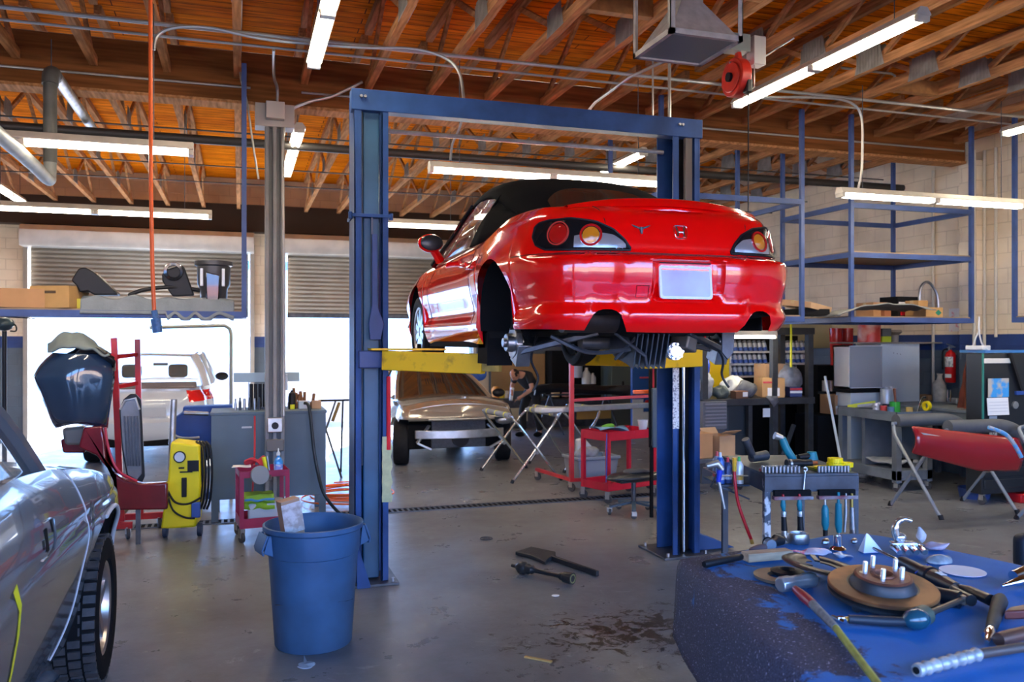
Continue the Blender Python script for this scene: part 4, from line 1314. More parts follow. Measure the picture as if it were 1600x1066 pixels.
gb = MB().tube([(-0.50, 1.88, 0.70), (-0.3, 1.93, 0.70), (0.3, 1.93, 0.70), (0.50, 1.88, 0.70)], 0.02, 8)
gb.build('bonnet_lip', galv, mer)
for s in (-1, 1):
 wheel(mer, (s * 0.80, 1.40, 0.335), 0.335, 0.23, 0.2, 5, s, rim_m=alloy, steer=-0.25, tread=0)
 wheel(mer, (s * 0.80, -1.40, 0.335), 0.335, 0.23, 0.2, 5, s, rim_m=alloy)
 MB().ball((s * 0.97, 0.72, 1.0), (0.11, 0.06, 0.07), 14).build('door_mirror', black, mer)
 br = MB().bar((s * 0.45, 1.72, 0.60), (s * 0.66, 1.84, 0.36), 0.05, 0.03).bar((s * 0.66, 1.84, 0.36), (s * 0.45, 1.86, 0.26), 0.04, 0.03)
 br.build('bracket', MATS['raw_alloy'], mer, bevel=0.006)
hl_ = MB().ball((-0.70, 1.76, 0.66), (0.15, 0.12, 0.085), 16)
ho = hl_.build('headlamp', mat('headlamp', (0.35, 0.36, 0.38), 0.08, 0.6, coat=1.0), mer)
for i, q in enumerate((-0.78, -0.70, -0.62)):
 MB().ball((q, 1.85 - 0.03 * abs(i - 1), 0.67 + 0.01 * (1 - i)), (0.03, 0.03, 0.035), 10).build('lamp_lens', chrome, ho)
cow = MB()
for i in range(9):
 cow.cbox((-0.16 + 0.04 * i, 0.36, 1.442), (0.012, 0.12, 0.012), rx=-0.2)
cow.build('roof_slats', black, mer)
# ------------------------------------------------------------------ outside: bright neighbour building, covered car, parked hatchback
ext = mat('outside_wall', (0.85, 0.83, 0.80), 0.8)
b_ = thing('neighbour_building', 'pale overexposed building across the yard behind the roller doors', 'building', (0, 40, 0))
MB().box(-40, 40, 0, 6, -0.2, 5.5).build('wall', ext, b_)
MB().box(-40, 40, -0.04, 0, 5.1, 5.5).build('fascia', mat('outside_blue', (0.10, 0.25, 0.6), 0.6), b_)
tarp = mat('car_cover', (0.70, 0.70, 0.72), 0.8, bump=0.3, bs=3)
cc = MB()
cc.grid(lambda u, v: Vector(((2 * u - 1) * (0.95 - 0.12 * math.sin(PI * v)) , -2.2 + 4.4 * v, 0.25 + (0.55 + 0.75 * math.sin(PI * min(1, max(0, (v - 0.12) / 0.76))) ** 0.7) * (1 - abs(2 * u - 1) ** 4) + 0.03 * noise.noise(Vector((u * 9, v * 14, 1))) - 0.25 * (abs(2 * u - 1) > 0.99 or v in (0, 1)))), 30, 40)
co_ = cc.build('covered_car', tarp, None, sub=0)
co_.location = (0.45, 20.6, 0); co_.rotation_euler = (0, 0, 1.45)
tag(co_, 'car under a pale cloth cover just outside the left roller door', 'covered car')
hb_ = thing('hatchback', 'pale parked car outside, side-on, between the steel column and lift post', 'car', (3.6, 23.0, 0), PI / 2)
mm2, _ = shell(out_s, 6, [i / 12 for i in range(13)], lambda y, x: interp([(-2.3, 1.0), (0.9, 0.95), (2.4, 0.75)], y), lambda x, y: 0.28, prof_s, lambda y: 0.05, arches=((1.45, 0.34, 0.38), (-1.4, 0.34, 0.38)))
mm2.build('body', mat('pale_car_paint', (0.75, 0.74, 0.72), 0.3), hb_, ang=50)
greenhouse(hb_, -2.0, -1.5, 0.2, 1.0, 0.86, 0.66, 0.98, 1.45, MATS['pale_car_paint'], see_glass, pil=0.05, mids=(0.5,))
for s in (-1, 1):
 wheel(hb_, (s * 0.82, 1.45, 0.33), 0.33, 0.22, 0.21, 9, s, rim_m=galv)
 wheel(hb_, (s * 0.82, -1.4, 0.33), 0.33, 0.22, 0.21, 9, s, rim_m=galv)
# a few vehicles and a building on the street side (they show in the red paint)
fb = thing('street_building', 'long pale building across the street behind the viewpoint', 'building', (0, -34, 0))
MB().box(-40, 40, -6, 0, -0.2, 5.0).build('wall', mat('street_wall', (0.30, 0.22, 0.17), 0.8), fb)
MB().box(-40, 40, 0, 0.3, 4.4, 5.0).build('fascia', mat('street_fascia', (0.35, 0.12, 0.08), 0.8), fb)
# ================================================================== overhead pipes, ducts, racks
# steel column under the girder
colm = mat('column_grey', (0.24, 0.24, 0.24), 0.5, n=0.25, ns=3)
cX, cY = 0.335, 8.88
c_ = thing('steel_column', 'tall grey painted steel column carrying the girder behind the trash can', 'column', (cX, cY, 0))
m = MB().box(-0.095, 0.095, -0.01, 0.01, 0, ZG - 0.03)
m.box(-0.095, -0.055, -0.08, 0.08, 0, ZG - 0.03); m.box(0.055, 0.095, -0.08, 0.08, 0, ZG - 0.03)
m.box(-0.02, 0.02, -0.085, 0.0, 0, ZG - 0.03)
m.build('shaft', colm, c_, bevel=0.006)
MB().box(-0.19, 0.19, -0.10, 0.11, ZG - 0.26, ZG - 0.03).build('head_plate', mat('column_head', (0.42, 0.40, 0.37), 0.5), c_, bevel=0.004)
MB().box(-0.09, 0.09, -0.20, -0.10, ZG - 0.20, ZG - 0.03).build('junction_box', mat('box_grey', (0.50, 0.48, 0.44), 0.45), c_, bevel=0.006)
MB().box(-0.075, 0.075, -0.13, -0.09, 0.93, 1.08).build('outlet_box', galv, c_, bevel=0.01)
MB().cyl((0, -0.145, 1.0), (0, -0.125, 1.0), 0.035, n=16).build('socket', black, c_)
MB().cbox((0, -0.1, 0.80), (0.17, 0.05, 0.12)).build('tape_band', mat('band_grey', (0.14, 0.13, 0.12), 0.6), c_, bevel=0.01)
cond = mat('conduit', (0.42, 0.41, 0.38), 0.35, 0.6)
blackpipe = mat('black_iron_pipe', (0.045, 0.042, 0.04), 0.5, 0.3)
def pipe(pts, r, lab, m=None, n=10, name='conduit', cat='conduit', group=None, clips=0):
 o = MB().tube(pts, r, n).build(name, m or cond)
 return tag(o, lab, cat, group)
pipe([(-9, 7.38, 4.43), (9.35, 7.38, 4.43)], 0.017, 'thick straight conduit run nearest the top of the frame')
pipe([(-9, 7.70, 4.44), (9.35, 7.70, 4.44)], 0.012, 'thin straight conduit run just behind the thick one under the front trusses')
pipe([(-9, YG - 0.14, 4.40), (0.1, YG - 0.14, 4.40)], 0.012, 'conduit clipped along the girder face, left of the column')
pipe([(0.6, YG - 0.14, 4.40), (9.25, YG - 0.14, 4.40)], 0.012, 'conduit clipped along the girder face, right of the column')
pipe([(-9, 9.9, 4.08), (9.2, 9.9, 4.08)], 0.05, 'thick black iron pipe crossing the hall behind the girder', blackpipe, 14, 'iron_pipe', 'pipe')
for i, (y, z) in enumerate(((10.4, 4.30), (12.2, 4.25), (13.2, 4.2))):
 pipe([(-9, y, z), (9.3, y, z)], 0.009, ['thin dark rod nearest behind the black iron pipe', 'middle thin dark rod under the rear trusses', 'farthest thin dark rod under the rear trusses'][i], blackpipe, 6, 'tie_rod', 'rod')
# grey flexible conduits that bend down
p1 = [onY(*q) for q in ((240, 78, 7.30), (247, 55, 7.30), (275, 43, 7.30), (330, 44, 7.33), (420, 62, 7.33), (560, 74, 7.33), (640, 76, 7.33), (690, 88, 7.3), (716, 110, 7.25), (724, 150, 7.2), (724, 175, 7.0))]
pipe(spline(p1, 6), 0.014, 'grey conduit arching from the orange hose to behind the lift header', n=8)
p1 = [onY(*q) for q in ((724, 178, 7.5), (718, 200, 7.55), (707, 225, 7.6), (704, 250, 7.66))]
pipe(spline(p1, 6), 0.012, 'grey cable dropping onto the tube light above the soft top', n=8)
p1 = [Vector((cX + 0.02, 8.75, 4.22)), Vector((cX + 0.02, 8.72, 4.38)), Vector((cX - 0.02, 8.5, 4.43)), Vector((cX - 0.05, 7.75, 4.44))]
pipe(spline(p1, 6), 0.014, 'short conduit rising from the junction box on the column head')
p1 = [onY(*q) for q in ((443, 650, 8.80), (443, 400, 8.80), (441, 240, 8.80), (444, 200, 8.80), (456, 172, 8.80), (480, 160, 8.80), (520, 150, 8.80), (566, 128, 8.80))]
pipe(p1[:2] + spline(p1[2:], 6), 0.016, 'grey conduit running up the right side of the column and curving right')
p1 = [onY(*q) for q in ((404, 280, 8.70), (396, 230, 8.70), (386, 160, 8.70), (376, 120, 8.75), (376, 60, 7.9), (377, 0, 6.9))]
pipe(spline(p1, 6), 0.010, 'thin conduit left of the column climbing to the trusses')
p1 = [onY(*q) for q in ((1160, 152, 7.12), (1250, 152, 7.12), (1310, 155, 7.12), (1337, 166, 7.12), (1347, 190, 7.12), (1347, 250, 7.12), (1345, 275, 7.12), (1340, 298, 7.14))]
pipe(spline(p1, 6), 0.013, 'conduit curving down to the hanging tube light at right')
p1 = [onY(*q) for q in ((1140, 98, 6.3), (1185, 92, 6.3), (1195, 88, 6.3), (1215, 75, 6.3), (1240, 60, 6.0))]
pipe(spline(p1, 5), 0.008, 'thin cable from the box beside the red hose reel')
p1 = [onY(*q) for q in ((1075, 178, 6.9), (1090, 155, 6.9), (1150, 110, 6.9), (1165, 100, 6.9))]
p1 = [onY(912, 182, 6.7), onY(930, 160, 6.5), onY(985, 120, 5.9), onY(1045, 92, 5.3)]
pipe(p1, 0.012, 'bright conduit slanting from the lift header to the heater frame')
p1 = [onY(1398, 116, 7.8), onY(1372, 113, 7.8), onY(1340, 110, 7.8), onY(1305, 106, 7.8)]
pipe([onY(1398, 145, 7.75), onY(1398, 118, 7.75), onY(1392, 115, 7.75), onY(1315, 106, 7.75)], 0.014, 'short stub pipe with open end hanging below the right trusses')
for px, lab in ((1020, 'thin hanger rod left under the heater'), (1046, 'thicker hanger rod right under the heater')):
 a, b = onY(px, 100, 6.6), onY(px, 190, 6.6)
 pipe([(a.x, 6.6, 3.72), (a.x, 6.6, ZJ + 0.05)], 0.008 if px < 1030 else 0.014, lab + ' down to the lift header', name='hanger_rod', cat='rod')
p1 = [onY(*q) for q in ((206, 240, 10.3), (225, 255, 10.3), (238, 300, 10.3), (240, 330, 10.3))]
# exhaust extraction pipe: runs in low, rises, runs on high
gp = mat('grey_duct_pipe', (0.23, 0.235, 0.23), 0.55, 0.2, n=0.3, ns=6)
ep = thing('exhaust_pipe', 'grey exhaust pipe with elbows hanging at upper left', 'pipe', (-1.57, 8.18, 0))
MB().tube(spline([(0, -3.6, 3.26), (0, -0.9, 3.26), (0, -0.12, 3.24), (0, -0.02, 3.28), (0, 0, 3.42)], 6), 0.052, 14).build('lower_run', gp, ep)
MB().cyl((0, 0, 3.40), (0, 0, 4.12), 0.055, n=16).build('riser', mat('dark_duct_pipe', (0.10, 0.10, 0.095), 0.6, 0.2, n=0.3, ns=6), ep)
MB().tube(spline([(0, 0, 4.08), (0, 0.02, 4.16), (0, 0.09, 4.20), (0, 0.18, 4.20)], 6), 0.068, 14).build('elbow', MATS['dark_duct_pipe'], ep)
MB().cyl((0.02, 0.15, 4.20), (0.02, 2.75, 4.20), 0.05, n=16).build('upper_run', mat('shiny_duct_pipe', (0.40, 0.40, 0.40), 0.35, 0.6, n=0.4, ns=14), ep)
MB().tube([(0.0, 0.05, 4.24), (0.0, 0.05, ZJ)], 0.005, 5).build('hanger', darksteel, ep)
# orange air hose dropping from above with its blue end fitting
hx = onY(238, 250, 6.5)
oh = thing('air_hose_drop', 'straight orange air hose hanging from the roof with blue end fitting', 'hose', (hx.x, hx.y, 0))
orange = mat('orange_hose', (0.80, 0.13, 0.02), 0.4)
MB().tube([(-0.012, 0, ZD - 0.15), (-0.012, 0, 4.0), (-0.01, 0, 3.0), (0.0, 0, 2.4), (0.012, 0, 2.06)], 0.014, 10).build('hose', orange, oh)
q = MB().cyl((0.012, 0, 2.07), (0.022, 0, 2.01), 0.022, n=12).cyl((0.022, 0, 2.01), (0.035, 0, 1.91), 0.036, 0.034, n=8)
q.build('end_fitting', mat('fitting_blue', (0.06, 0.16, 0.33), 0.45, n=0.4, ns=40), oh, bevel=0.003)
# unit heater / duct hood in its angle frame
dz = 3.80
d_ = thing('duct_hood', 'white angle-steel frame with pyramid air diffuser under the front trusses', 'air diffuser', (2.85, 5.0, 0))
fmn = mat('painted_galv', (0.55, 0.53, 0.50), 0.5, 0.3, n=0.25, ns=14)
fr = MB()
a = 0.265
for sx in (-1, 1):
 for sy in (-1, 1):
  fr.box(*sorted((sx * a, sx * (a - 0.035))), *sorted((sy * a, sy * (a - 0.006))), dz, ZJ)
  fr.box(*sorted((sx * a, sx * (a - 0.006))), *sorted((sy * a, sy * (a - 0.035))), dz, ZJ)
for s in (-1, 1):
 fr.box(-a, a, *sorted((s * a, s * (a - 0.03))), dz, dz + 0.035)
 fr.box(*sorted((s * a, s * (a - 0.03))), -a, a, dz, dz + 0.035)
fr.build('angle_frame', fmn, d_)
py = MB().rings([[Vector((sx * r, sy * r, z)) for sx, sy in ((-1, -1), (1, -1), (1, 1), (-1, 1))] for r, z in ((a - 0.02, dz + 0.03), (0.08, dz + 0.30), (0.08, ZJ + 0.1))], caps=False)
py.build('pyramid_hood', fmn, d_)
MB().box(-a + 0.03, a - 0.03, -a + 0.03, a - 0.03, dz + 0.012, dz + 0.016).build('diffuser_panel', mat('diffuser', (0.22, 0.28, 0.26), 0.35, 0.3), d_)
MB().box(-0.30, 0.30, -0.10, 0.10, dz + 0.50, ZJ - 0.01).build('duct_box', fmn, d_, bevel=0.004)
# red hose reel
pr = onY(1151, 122, 6.3)
rl = thing('hose_reel', 'red round cable reel hanging from a truss block near the top right', 'hose reel', (pr.x, pr.y, 0))
rd = mat('reel_red', (0.62, 0.03, 0.015), 0.4, n=0.3, ns=9)
q = MB().cyl((-0.05, 0, pr.z), (0.045, 0, pr.z), 0.165, n=36)
q.cyl((-0.065, 0, pr.z), (-0.05, 0, pr.z), 0.13, n=36)
q.build('reel_case', rd, rl, bevel=0.01)
MB().cyl((-0.09, 0, pr.z), (-0.06, 0, pr.z), 0.04, n=16).build('hub', black, rl)
MB().prism([(-0.05, pr.z + 0.10), (0.05, pr.z + 0.10), (0.02, pr.z + 0.24), (-0.02, pr.z + 0.24)], 0.03, (0, 0, 0), 'X').build('bracket', rd, rl)
MB().box(-0.12, 0.10, -0.06, 0.06, pr.z + 0.22, ZJ).build('mount', mat('mount_grey', (0.22, 0.24, 0.22), 0.5), rl, bevel=0.004)
MB().cbox((0.03, -0.12, pr.z - 0.08), (0.05, 0.07, 0.16)).build('cable_guide', black, rl, bevel=0.008)
MB().tube([(0.03, -0.13, pr.z - 0.1), (0.03, -0.13, 3.0), (0.02, -0.12, 2.62)], 0.006, 6).build('cord', black, rl)
bx = onY(1180, 98, 6.3)
jb = thing('junction_box', 'small grey electrical box beside the red cable reel', 'electrical box', (bx.x, 6.3, bx.z))
MB().box(-0.05, 0.07, -0.06, 0.06, -0.03, ZJ - bx.z).build('case', MATS['box_grey'], jb, bevel=0.006)
MB().tube([(-0.03, -0.03, -0.03), (-0.03, -0.03, -0.22), (-0.06, -0.03, -0.25)], 0.005, 6).build('cable', cond, jb)
# ------------------------------------------------------------------ blue hanging racks
ply = mat('shelf_plywood', (0.33, 0.22, 0.13), 0.7, n=0.3, ns=3, stretch=(1, 6, 1))
def post_(x, y, z0, z1, par, nm='post', w=0.045):
 MB().box(x - w / 2, x + w / 2, y - w / 2, y + w / 2, z0, z1).build(nm, blue_rack, par)
def beam_(a, b, par, h=0.06, w=0.035):
 a, b = Vector(a), Vector(b)
 MB().bar(a, b, h if abs(b.x - a.x) < abs(b.y - a.y) else w, w if abs(b.x - a.x) < abs(b.y - a.y) else h).build('rail', blue_rack, par)
def bx_(x0, x1, y0, y1, z0, z1, par, nm='rail'):
 MB().box(x0, x1, y0, y1, z0, z1).build(nm, blue_rack, par)
def rack(name, lab, x0, x1, y0, y1, levels, zt=ZJ + 0.01, left=True, right=True, boards=(), zlow=None):
 t = thing(name, lab, 'hanging rack', (x0, y0, 0))
 w, d = x1 - x0, y1 - y0
 zl = zlow or min(levels)
 for xx, on in ((0.0225, left), (w - 0.0225, right)):
  for yy in (0.0225, d - 0.0225):
   if on: post_(xx, yy, zl - 0.03, zt, t)
 for z in levels:
  bx_(0.045, w - 0.045, 0, 0.04, z - 0.03, z + 0.03, t); bx_(0.045, w - 0.045, d - 0.04, d, z - 0.03, z + 0.03, t)
  bx_(0, 0.04, 0.045, d - 0.045, z - 0.03, z + 0.03, t); bx_(w - 0.04, w, 0.045, d - 0.045, z - 0.03, z + 0.03, t)
 for z in boards:
  MB().box(0.02, w - 0.02, 0.02, d - 0.02, z + 0.03, z + 0.045).build('shelf_board', ply, t)
 return t
ZS = 2.10
rack('hanging_rack', 'blue hanging rack left of the steel column with car parts on its shelf', -6.5, 0.06, 8.40, 9.55 - 0.75, (ZS,), boards=(ZS,))
rack('hanging_rack', 'tall blue hanging rack at right with empty middle shelf and top frame', 6.78, 8.62, 8.1, 9.45, (2.10, 2.86, 3.44), boards=(2.10, 2.86))
r2 = rack('hanging_rack', 'blue hanging rack partly behind the red car, beside the tall empty rack', 4.3, 6.14, 8.1, 9.45, (2.10, 3.44), boards=(2.10,))
rack('hanging_rack', 'blue hanging rack cut by the right edge with a big carton on it', 8.72, 9.46, 6.2, 7.66, (2.10,), boards=(2.10,))
# ------------------------------------------------------------------ on the right wall
pipew = mat('painted_pipe', (0.62, 0.58, 0.50), 0.5)
for px, z0, z1, lab in ((1458, 0.9, 4.3, 'painted conduit on the wall left of the extinguisher'), (1522, 0.3, 4.4, 'painted conduit on the pilaster right of the tall blue rack'), (1538, 1.0, 4.4, 'painted conduit on the wall right of the pilaster'), (1556, 1.9, 4.4, 'thin greenish conduit nearest the right frame edge')):
 p = onX(px, 400, XR - 0.03 if px < 1500 or px > 1530 else XR - 0.2)
 pipe([(p.x, p.y, z0), (p.x, p.y, z1)], 0.02, lab, pipew, 8)
fe = thing('fire_extinguisher', 'red fire extinguisher on the grey wall below the blue band', 'fire extinguisher', (XR - 0.09, onX(1485, 560, XR - 0.09).y, onX(1485, 598, XR - 0.09).z))
MB().lathe([(0.001, 0), (0.06, 0.0), (0.07, 0.015), (0.07, 0.38), (0.055, 0.42), (0.025, 0.44), (0.02, 0.46), (0.001, 0.46)], 20).build('cylinder', mat('extinguisher_red', (0.62, 0.012, 0.012), 0.25, coat=0.5), fe, ang=50)
MB().cbox((-0.01, 0, 0.48), (0.03, 0.03, 0.05)).cbox((-0.02, -0.03, 0.515), (0.02, 0.15, 0.012), rx=0.3).cbox((-0.02, -0.03, 0.49), (0.02, 0.12, 0.01), rx=-0.1).build('valve_handle', steel, fe)
MB().tube(spline([(-0.02, 0.02, 0.47), (-0.04, 0.09, 0.44), (-0.04, 0.10, 0.30), (-0.05, 0.085, 0.18)], 5), 0.010, 8).build('hose', black, fe)
MB().lathe([(0.0712, 0.22), (0.0712, 0.36)], 12, a0=PI * 0.85, a1=PI * 1.4).build('label', mat('ext_label', (0.75, 0.73, 0.66), 0.6, col2=(0.3, 0.3, 0.3), ns=40, thr=(0.4, 0.5)), fe)
MB().lathe([(0.0712, 0.22), (0.0712, 0.36)], 8, a0=PI * 0.6, a1=PI * 0.85).build('yellow_label', mat('ext_label2', (0.65, 0.55, 0.05), 0.6, col2=(0.2, 0.3, 0.1), ns=40, thr=(0.4, 0.5)), fe)
MB().lathe([(0.0712, 0.07), (0.0712, 0.12)], 10, a0=PI * 0.85, a1=PI * 1.3).build('inspection_tag', paper, fe)
MB().cbox((0.06, 0, 0.40), (0.06, 0.06, 0.03)).build('wall_hook', steel, fe)
p = onX(1491, 500, XR - 0.01)
tag(MB().box(XR - 0.012, XR - 0.004, p.y - 0.09, p.y + 0.09, p.z - 0.16, p.z + 0.16).build('wall_notice', mat('notice_paper', (0.78, 0.76, 0.76), 0.7, col2=(0.75, 0.35, 0.4), ns=12, thr=(0.36, 0.42))), 'white paper notice with faded red print below the rack end', 'notice')
p = onX(1512, 575, XR - 0.02)
t = thing('switch_box', 'flat grey switch box on the wall right of the extinguisher', 'electrical box', (XR - 0.04, p.y, p.z))
MB().box(0, 0.038, -0.06, 0.06, -0.17, 0.17).build('case', MATS['box_grey'], t, bevel=0.008)
MB().box(-0.008, 0, -0.04, 0.04, -0.14, 0.10).build('cover', grey_paint, t, bevel=0.004)
# ================================================================== left side of the hall
def px_m(px, Y):
 return (Y / ray(px, 533).y) / F       # metres per pixel at that plane
def wobble(m, amp, sc, seed=0.0):
 for i, p in enumerate(m.v):
  n = noise.noise_vector(p * sc + Vector((seed, seed * 1.7, 0)))
  m.v[i] = p + n * amp
 return m
def carton(name, lab, loc, dims, rz=0, m=None, open_=False, group=None, tape=True, cat='cardboard box', label_paper=None):
 w, d, h = dims
 t = thing(name, lab, cat, loc, rz, group)
 q = MB()
 if open_:
  th = 0.006
  q.box(-w / 2, w / 2, -d / 2, d / 2, 0, th); q.box(-w / 2, -w / 2 + th, -d / 2, d / 2, 0, h); q.box(w / 2 - th, w / 2, -d / 2, d / 2, 0, h)
  q.box(-w / 2, w / 2, -d / 2, -d / 2 + th, 0, h); q.box(-w / 2, w / 2, d / 2 - th, d / 2, 0, h)
 else:
  q.box(-w / 2, w / 2, -d / 2, d / 2, 0, h)
 q.build('carton', m or card, t, bevel=0.004)
 if open_:
  q = MB().cbox((0, -d / 2 - 0.25 * d * 0.7, h + 0.05), (w, d * 0.4, 0.005), rx=-0.4)
  q.build('flap', m or card, t)
  MB().cbox((0, d / 2 + 0.1 * d, h + 0.12 * d), (w, 0.3 * d, 0.005), rx=0.9).build('flap', m or card, t)
 elif tape:
  MB().box(-w / 2 - 0.001, w / 2 + 0.001, -0.025, 0.025, h - 0.04, h + 0.0015).build('packing_tape', mat('packing_tape', (0.50, 0.36, 0.20), 0.25), t)
 if label_paper:
  x, z, a, b, col = label_paper
  MB().box(x - a / 2, x + a / 2, -d / 2 - 0.002, -d / 2, z - b / 2, z + b / 2).build('paper_label', col or paper, t)
 return t
# ---- on the blue shelf
SH = ZS + 0.047
p = onY(72, 480, 8.62)
b1 = carton('cardboard_box', 'long flattened brown carton at the left end of the blue hanging rack', (onY(42, 480, 8.6).x, 8.60, SH), (0.42, 0.34, 0.17), 0.15)
b1 = carton('cardboard_box', 'brown carton with open dark printed top on the blue hanging rack', (onY(94, 480, 8.6).x, 8.60, SH), (0.36, 0.34, 0.20), -0.35, m=mat('carton_ochre', (0.47, 0.27, 0.10), 0.85, n=0.2, ns=5))
MB().box(-0.13, 0.06, -0.171, -0.1705, 0.13, 0.155).build('dark_print', mat('print_brown', (0.07, 0.04, 0.02), 0.7), b1)
p = onY(135, 462, 8.6)
tag(MB().box(-0.10, 0.10, -0.12, 0.12, 0, 0.09).build('yellow_box', mat('yellow_box', (0.70, 0.60, 0.05), 0.6), None, bevel=0.004, loc=(p.x, 8.62, SH)), 'small yellow box under the black car part on the blue rack', 'box')
# grey padded blanket lying along the shelf and over its edge
q = MB()
xa, xb = onY(128, 475, 8.5).x, onY(366, 475, 8.5).x
def bl(u, v):
 x = xa + (xb - xa) * u
 s = v
 y = 8.38 + 0.40 * s
 z = SH + 0.11 * math.sin(PI * (0.15 + 0.85 * s)) ** 0.6 + 0.025 * math.sin(u * 23) * (0.4 + 0.6 * math.sin(u * 7)) + 0.02 * noise.noise(Vector((u * 8, v * 3, 2)))
 if s < 0.12: z = SH - 0.045 + 0.5 * s - (0.05 + 0.05 * math.sin(u * 31 + math.sin(u * 9) * 2)) * (u > 0.55) * (0.12 - s) * 8
 if s > 0.94: z = SH
 return Vector((x, y, max(z, SH - 0.10 if s < 0.12 else SH)))
q.grid(bl, 90, 24)
tag(q.build('moving_blanket', mat('blanket_grey', (0.20, 0.225, 0.25), 0.85, n=0.2, ns=5, bump=0.3, bs=40), None, ang=80, solid=0.012), 'long grey padded blanket spread along the blue hanging rack', 'blanket')
def part_poly(name, lab, pts, Y, th, m, cat='car part', bev=0.012, tiltx=0.0, zoff=0.0):
 """a solid part whose side outline is known; stands at depth Y with real thickness"""
 P = [onY(a, b, Y) for a, b in pts]
 x0 = sum(p.x for p in P) / len(P); z0 = min(p.z for p in P)
 q = MB(); q.prism([(p.x - x0, p.z - z0) for p in P], th, (0, -th / 2, 0), 'Y')
 o = q.build(name, m, None, bevel=bev, loc=(x0, Y, z0 + zoff))
 o.rotation_euler = (tiltx, 0, 0)
 return tag(o, lab, cat) if lab else o
o = part_poly('trim_panel', 'black ribbed car trim leaning at an angle on the grey blanket', [(115, 438), (126, 421), (136, 419), (152, 428), (185, 458), (186, 462), (150, 462), (140, 456), (128, 458), (123, 448), (116, 441)], 8.60, 0.22, black)
tag(MB().tube(spline([(onY(200, 462, 8.6)), onY(225, 453, 8.62), onY(262, 449, 8.64), onY(300, 452, 8.66), onY(330, 458, 8.66)], 6), [0.012] + [0.020] * 23 + [0.016], 10).build('rubber_strip', black), 'thin arched black strip lying on the grey blanket', 'car part')
o = part_poly('speaker_panel', 'black panel with round speaker opening standing on the blue rack', [(253, 430), (258, 422), (282, 415), (288, 417), (304, 462), (270, 464), (262, 452), (254, 440)], 8.66, 0.06, black)
c0 = o.location
w = MB().lathe([(0.055, 0.0), (0.06, -0.012), (0.085, -0.014), (0.09, 0.0)], 24, c=(0.0, -0.03, 0.24), axis='Y')
w.build('speaker_ring', blackgloss, o)
bb = thing('bin_liner_part', 'tall black and grey tapered part standing at the right end of the blue rack', 'car part', (onY(334, 475, 8.62).x, 8.62, SH))
MB().lathe([(0.12, 0.0), (0.125, 0.20), (0.15, 0.25), (0.155, 0.42), (0.175, 0.43), (0.175, 0.47), (0.15, 0.475), (0.14, 0.42), (0.11, 0.01), (0.001, 0.005)], 18).build('tub', mat('dark_tub', (0.05, 0.05, 0.055), 0.35), bb, ang=50)
MB().prism([(-0.06, 0.05), (0.05, 0.05), (0.06, 0.33), (-0.07, 0.36)], 0.02, (0.0, -0.165, 0), 'Y').build('dark_opening', blackgloss, bb, bevel=0.01)
for x in (-0.105, 0.09):
 MB().cbox((x, -0.135, 0.31), (0.03, 0.02, 0.17)).build('bright_strip', mat('pale_strip', (0.7, 0.72, 0.75), 0.2), bb, bevel=0.006)
# ---- tubular frame seen against the bright door
tag(MB().tube([onY(234, 512, 10.5), onY(340, 509, 10.5), onY(352, 509, 10.5), onY(359, 514, 10.5), onY(361, 522, 10.5), onZ(362, 700, 0.0) * 0 + Vector((onY(361, 522, 10.5).x, 10.5, 0.0))], 0.022, 8).build('bent_tube_stand', mat('frame_grey_green', (0.32, 0.34, 0.30), 0.5)), 'thin grey tubular frame bent over in front of the bright left door', 'frame')
# ---- dark lamp on a pole at the far left
p = onY(7, 600, 9.5)
t = thing('work_light', 'dark work light on a black pole at the left frame edge', 'work light', (p.x, 9.5, 0))
MB().cyl((0, 0, 0.03), (0, 0, 1.95), 0.022, n=10).build('pole', black, t)
MB().lathe([(0.24, 0), (0.24, 0.02), (0.03, 0.035), (0.001, 0.035)], 20).build('base', black, t)
MB().ball((0.0, 0, 2.02), (0.09, 0.08, 0.07), 14).build('lamp_head', mat('lamp_head_blue', (0.03, 0.06, 0.09), 0.3), t)
MB().tube(spline([(0.06, 0, 2.04), (0.10, 0, 2.0), (0.10, 0, 1.95), (0.05, 0, 1.95)], 4), 0.008, 6).build('handle', black, t)
MB().tube([(0.0, 0, 2.09), (0.25, 0.1, 2.08)], 0.006, 6).build('side_arm', black, t)
# ---- red parts stand with bonnet, tailgate panel and body shell side
YS_ = 8.62
s_ = px_m(190, YS_)
st = thing('parts_stand', 'red steel parts stand on casters behind the grey car', 'parts stand', (onY(190, 800, YS_).x, YS_, 0))
ox = st.location.x
def loc(px, py, Y=YS_, dy=0.0):
 p = onY(px, py, Y); return Vector((p.x - ox, Y - YS_ + dy, p.z))
a, b = loc(178, 528), loc(184, 845)
MB().bar((a.x, 0, a.z), (loc(190, 800).x - 0.0, 0, 0.16), 0.055, 0.055).build('upright', redpaint, st, bevel=0.004)
a2 = loc(209, 530)
MB().bar((a2.x, 0.30, a2.z), (a2.x + 0.03, 0.30, 0.16), 0.05, 0.05).build('upright', redpaint, st, bevel=0.004)
for z in (1.70, 1.42, 0.55):
 MB().bar((loc(182, 600).x, 0, z), (a2.x, 0.3, z + 0.02), 0.035, 0.035).build('rung', redpaint, st)
MB().bar((-0.32, -0.05, 0.13), (0.10, -0.05, 0.13), 0.05, 0.06).build('base_rail', redpaint, st, bevel=0.003)
MB().bar((-0.25, 0.35, 0.13), (0.36, 0.35, 0.13), 0.05, 0.06).build('base_rail', redpaint, st, bevel=0.003)
MB().bar((-0.05, -0.03, 0.16), (0.18, 0.33, 0.42), 0.03, 0.03).build('brace', galv, st)
caster_m = mat('caster_wheel', (0.05, 0.05, 0.055), 0.5)
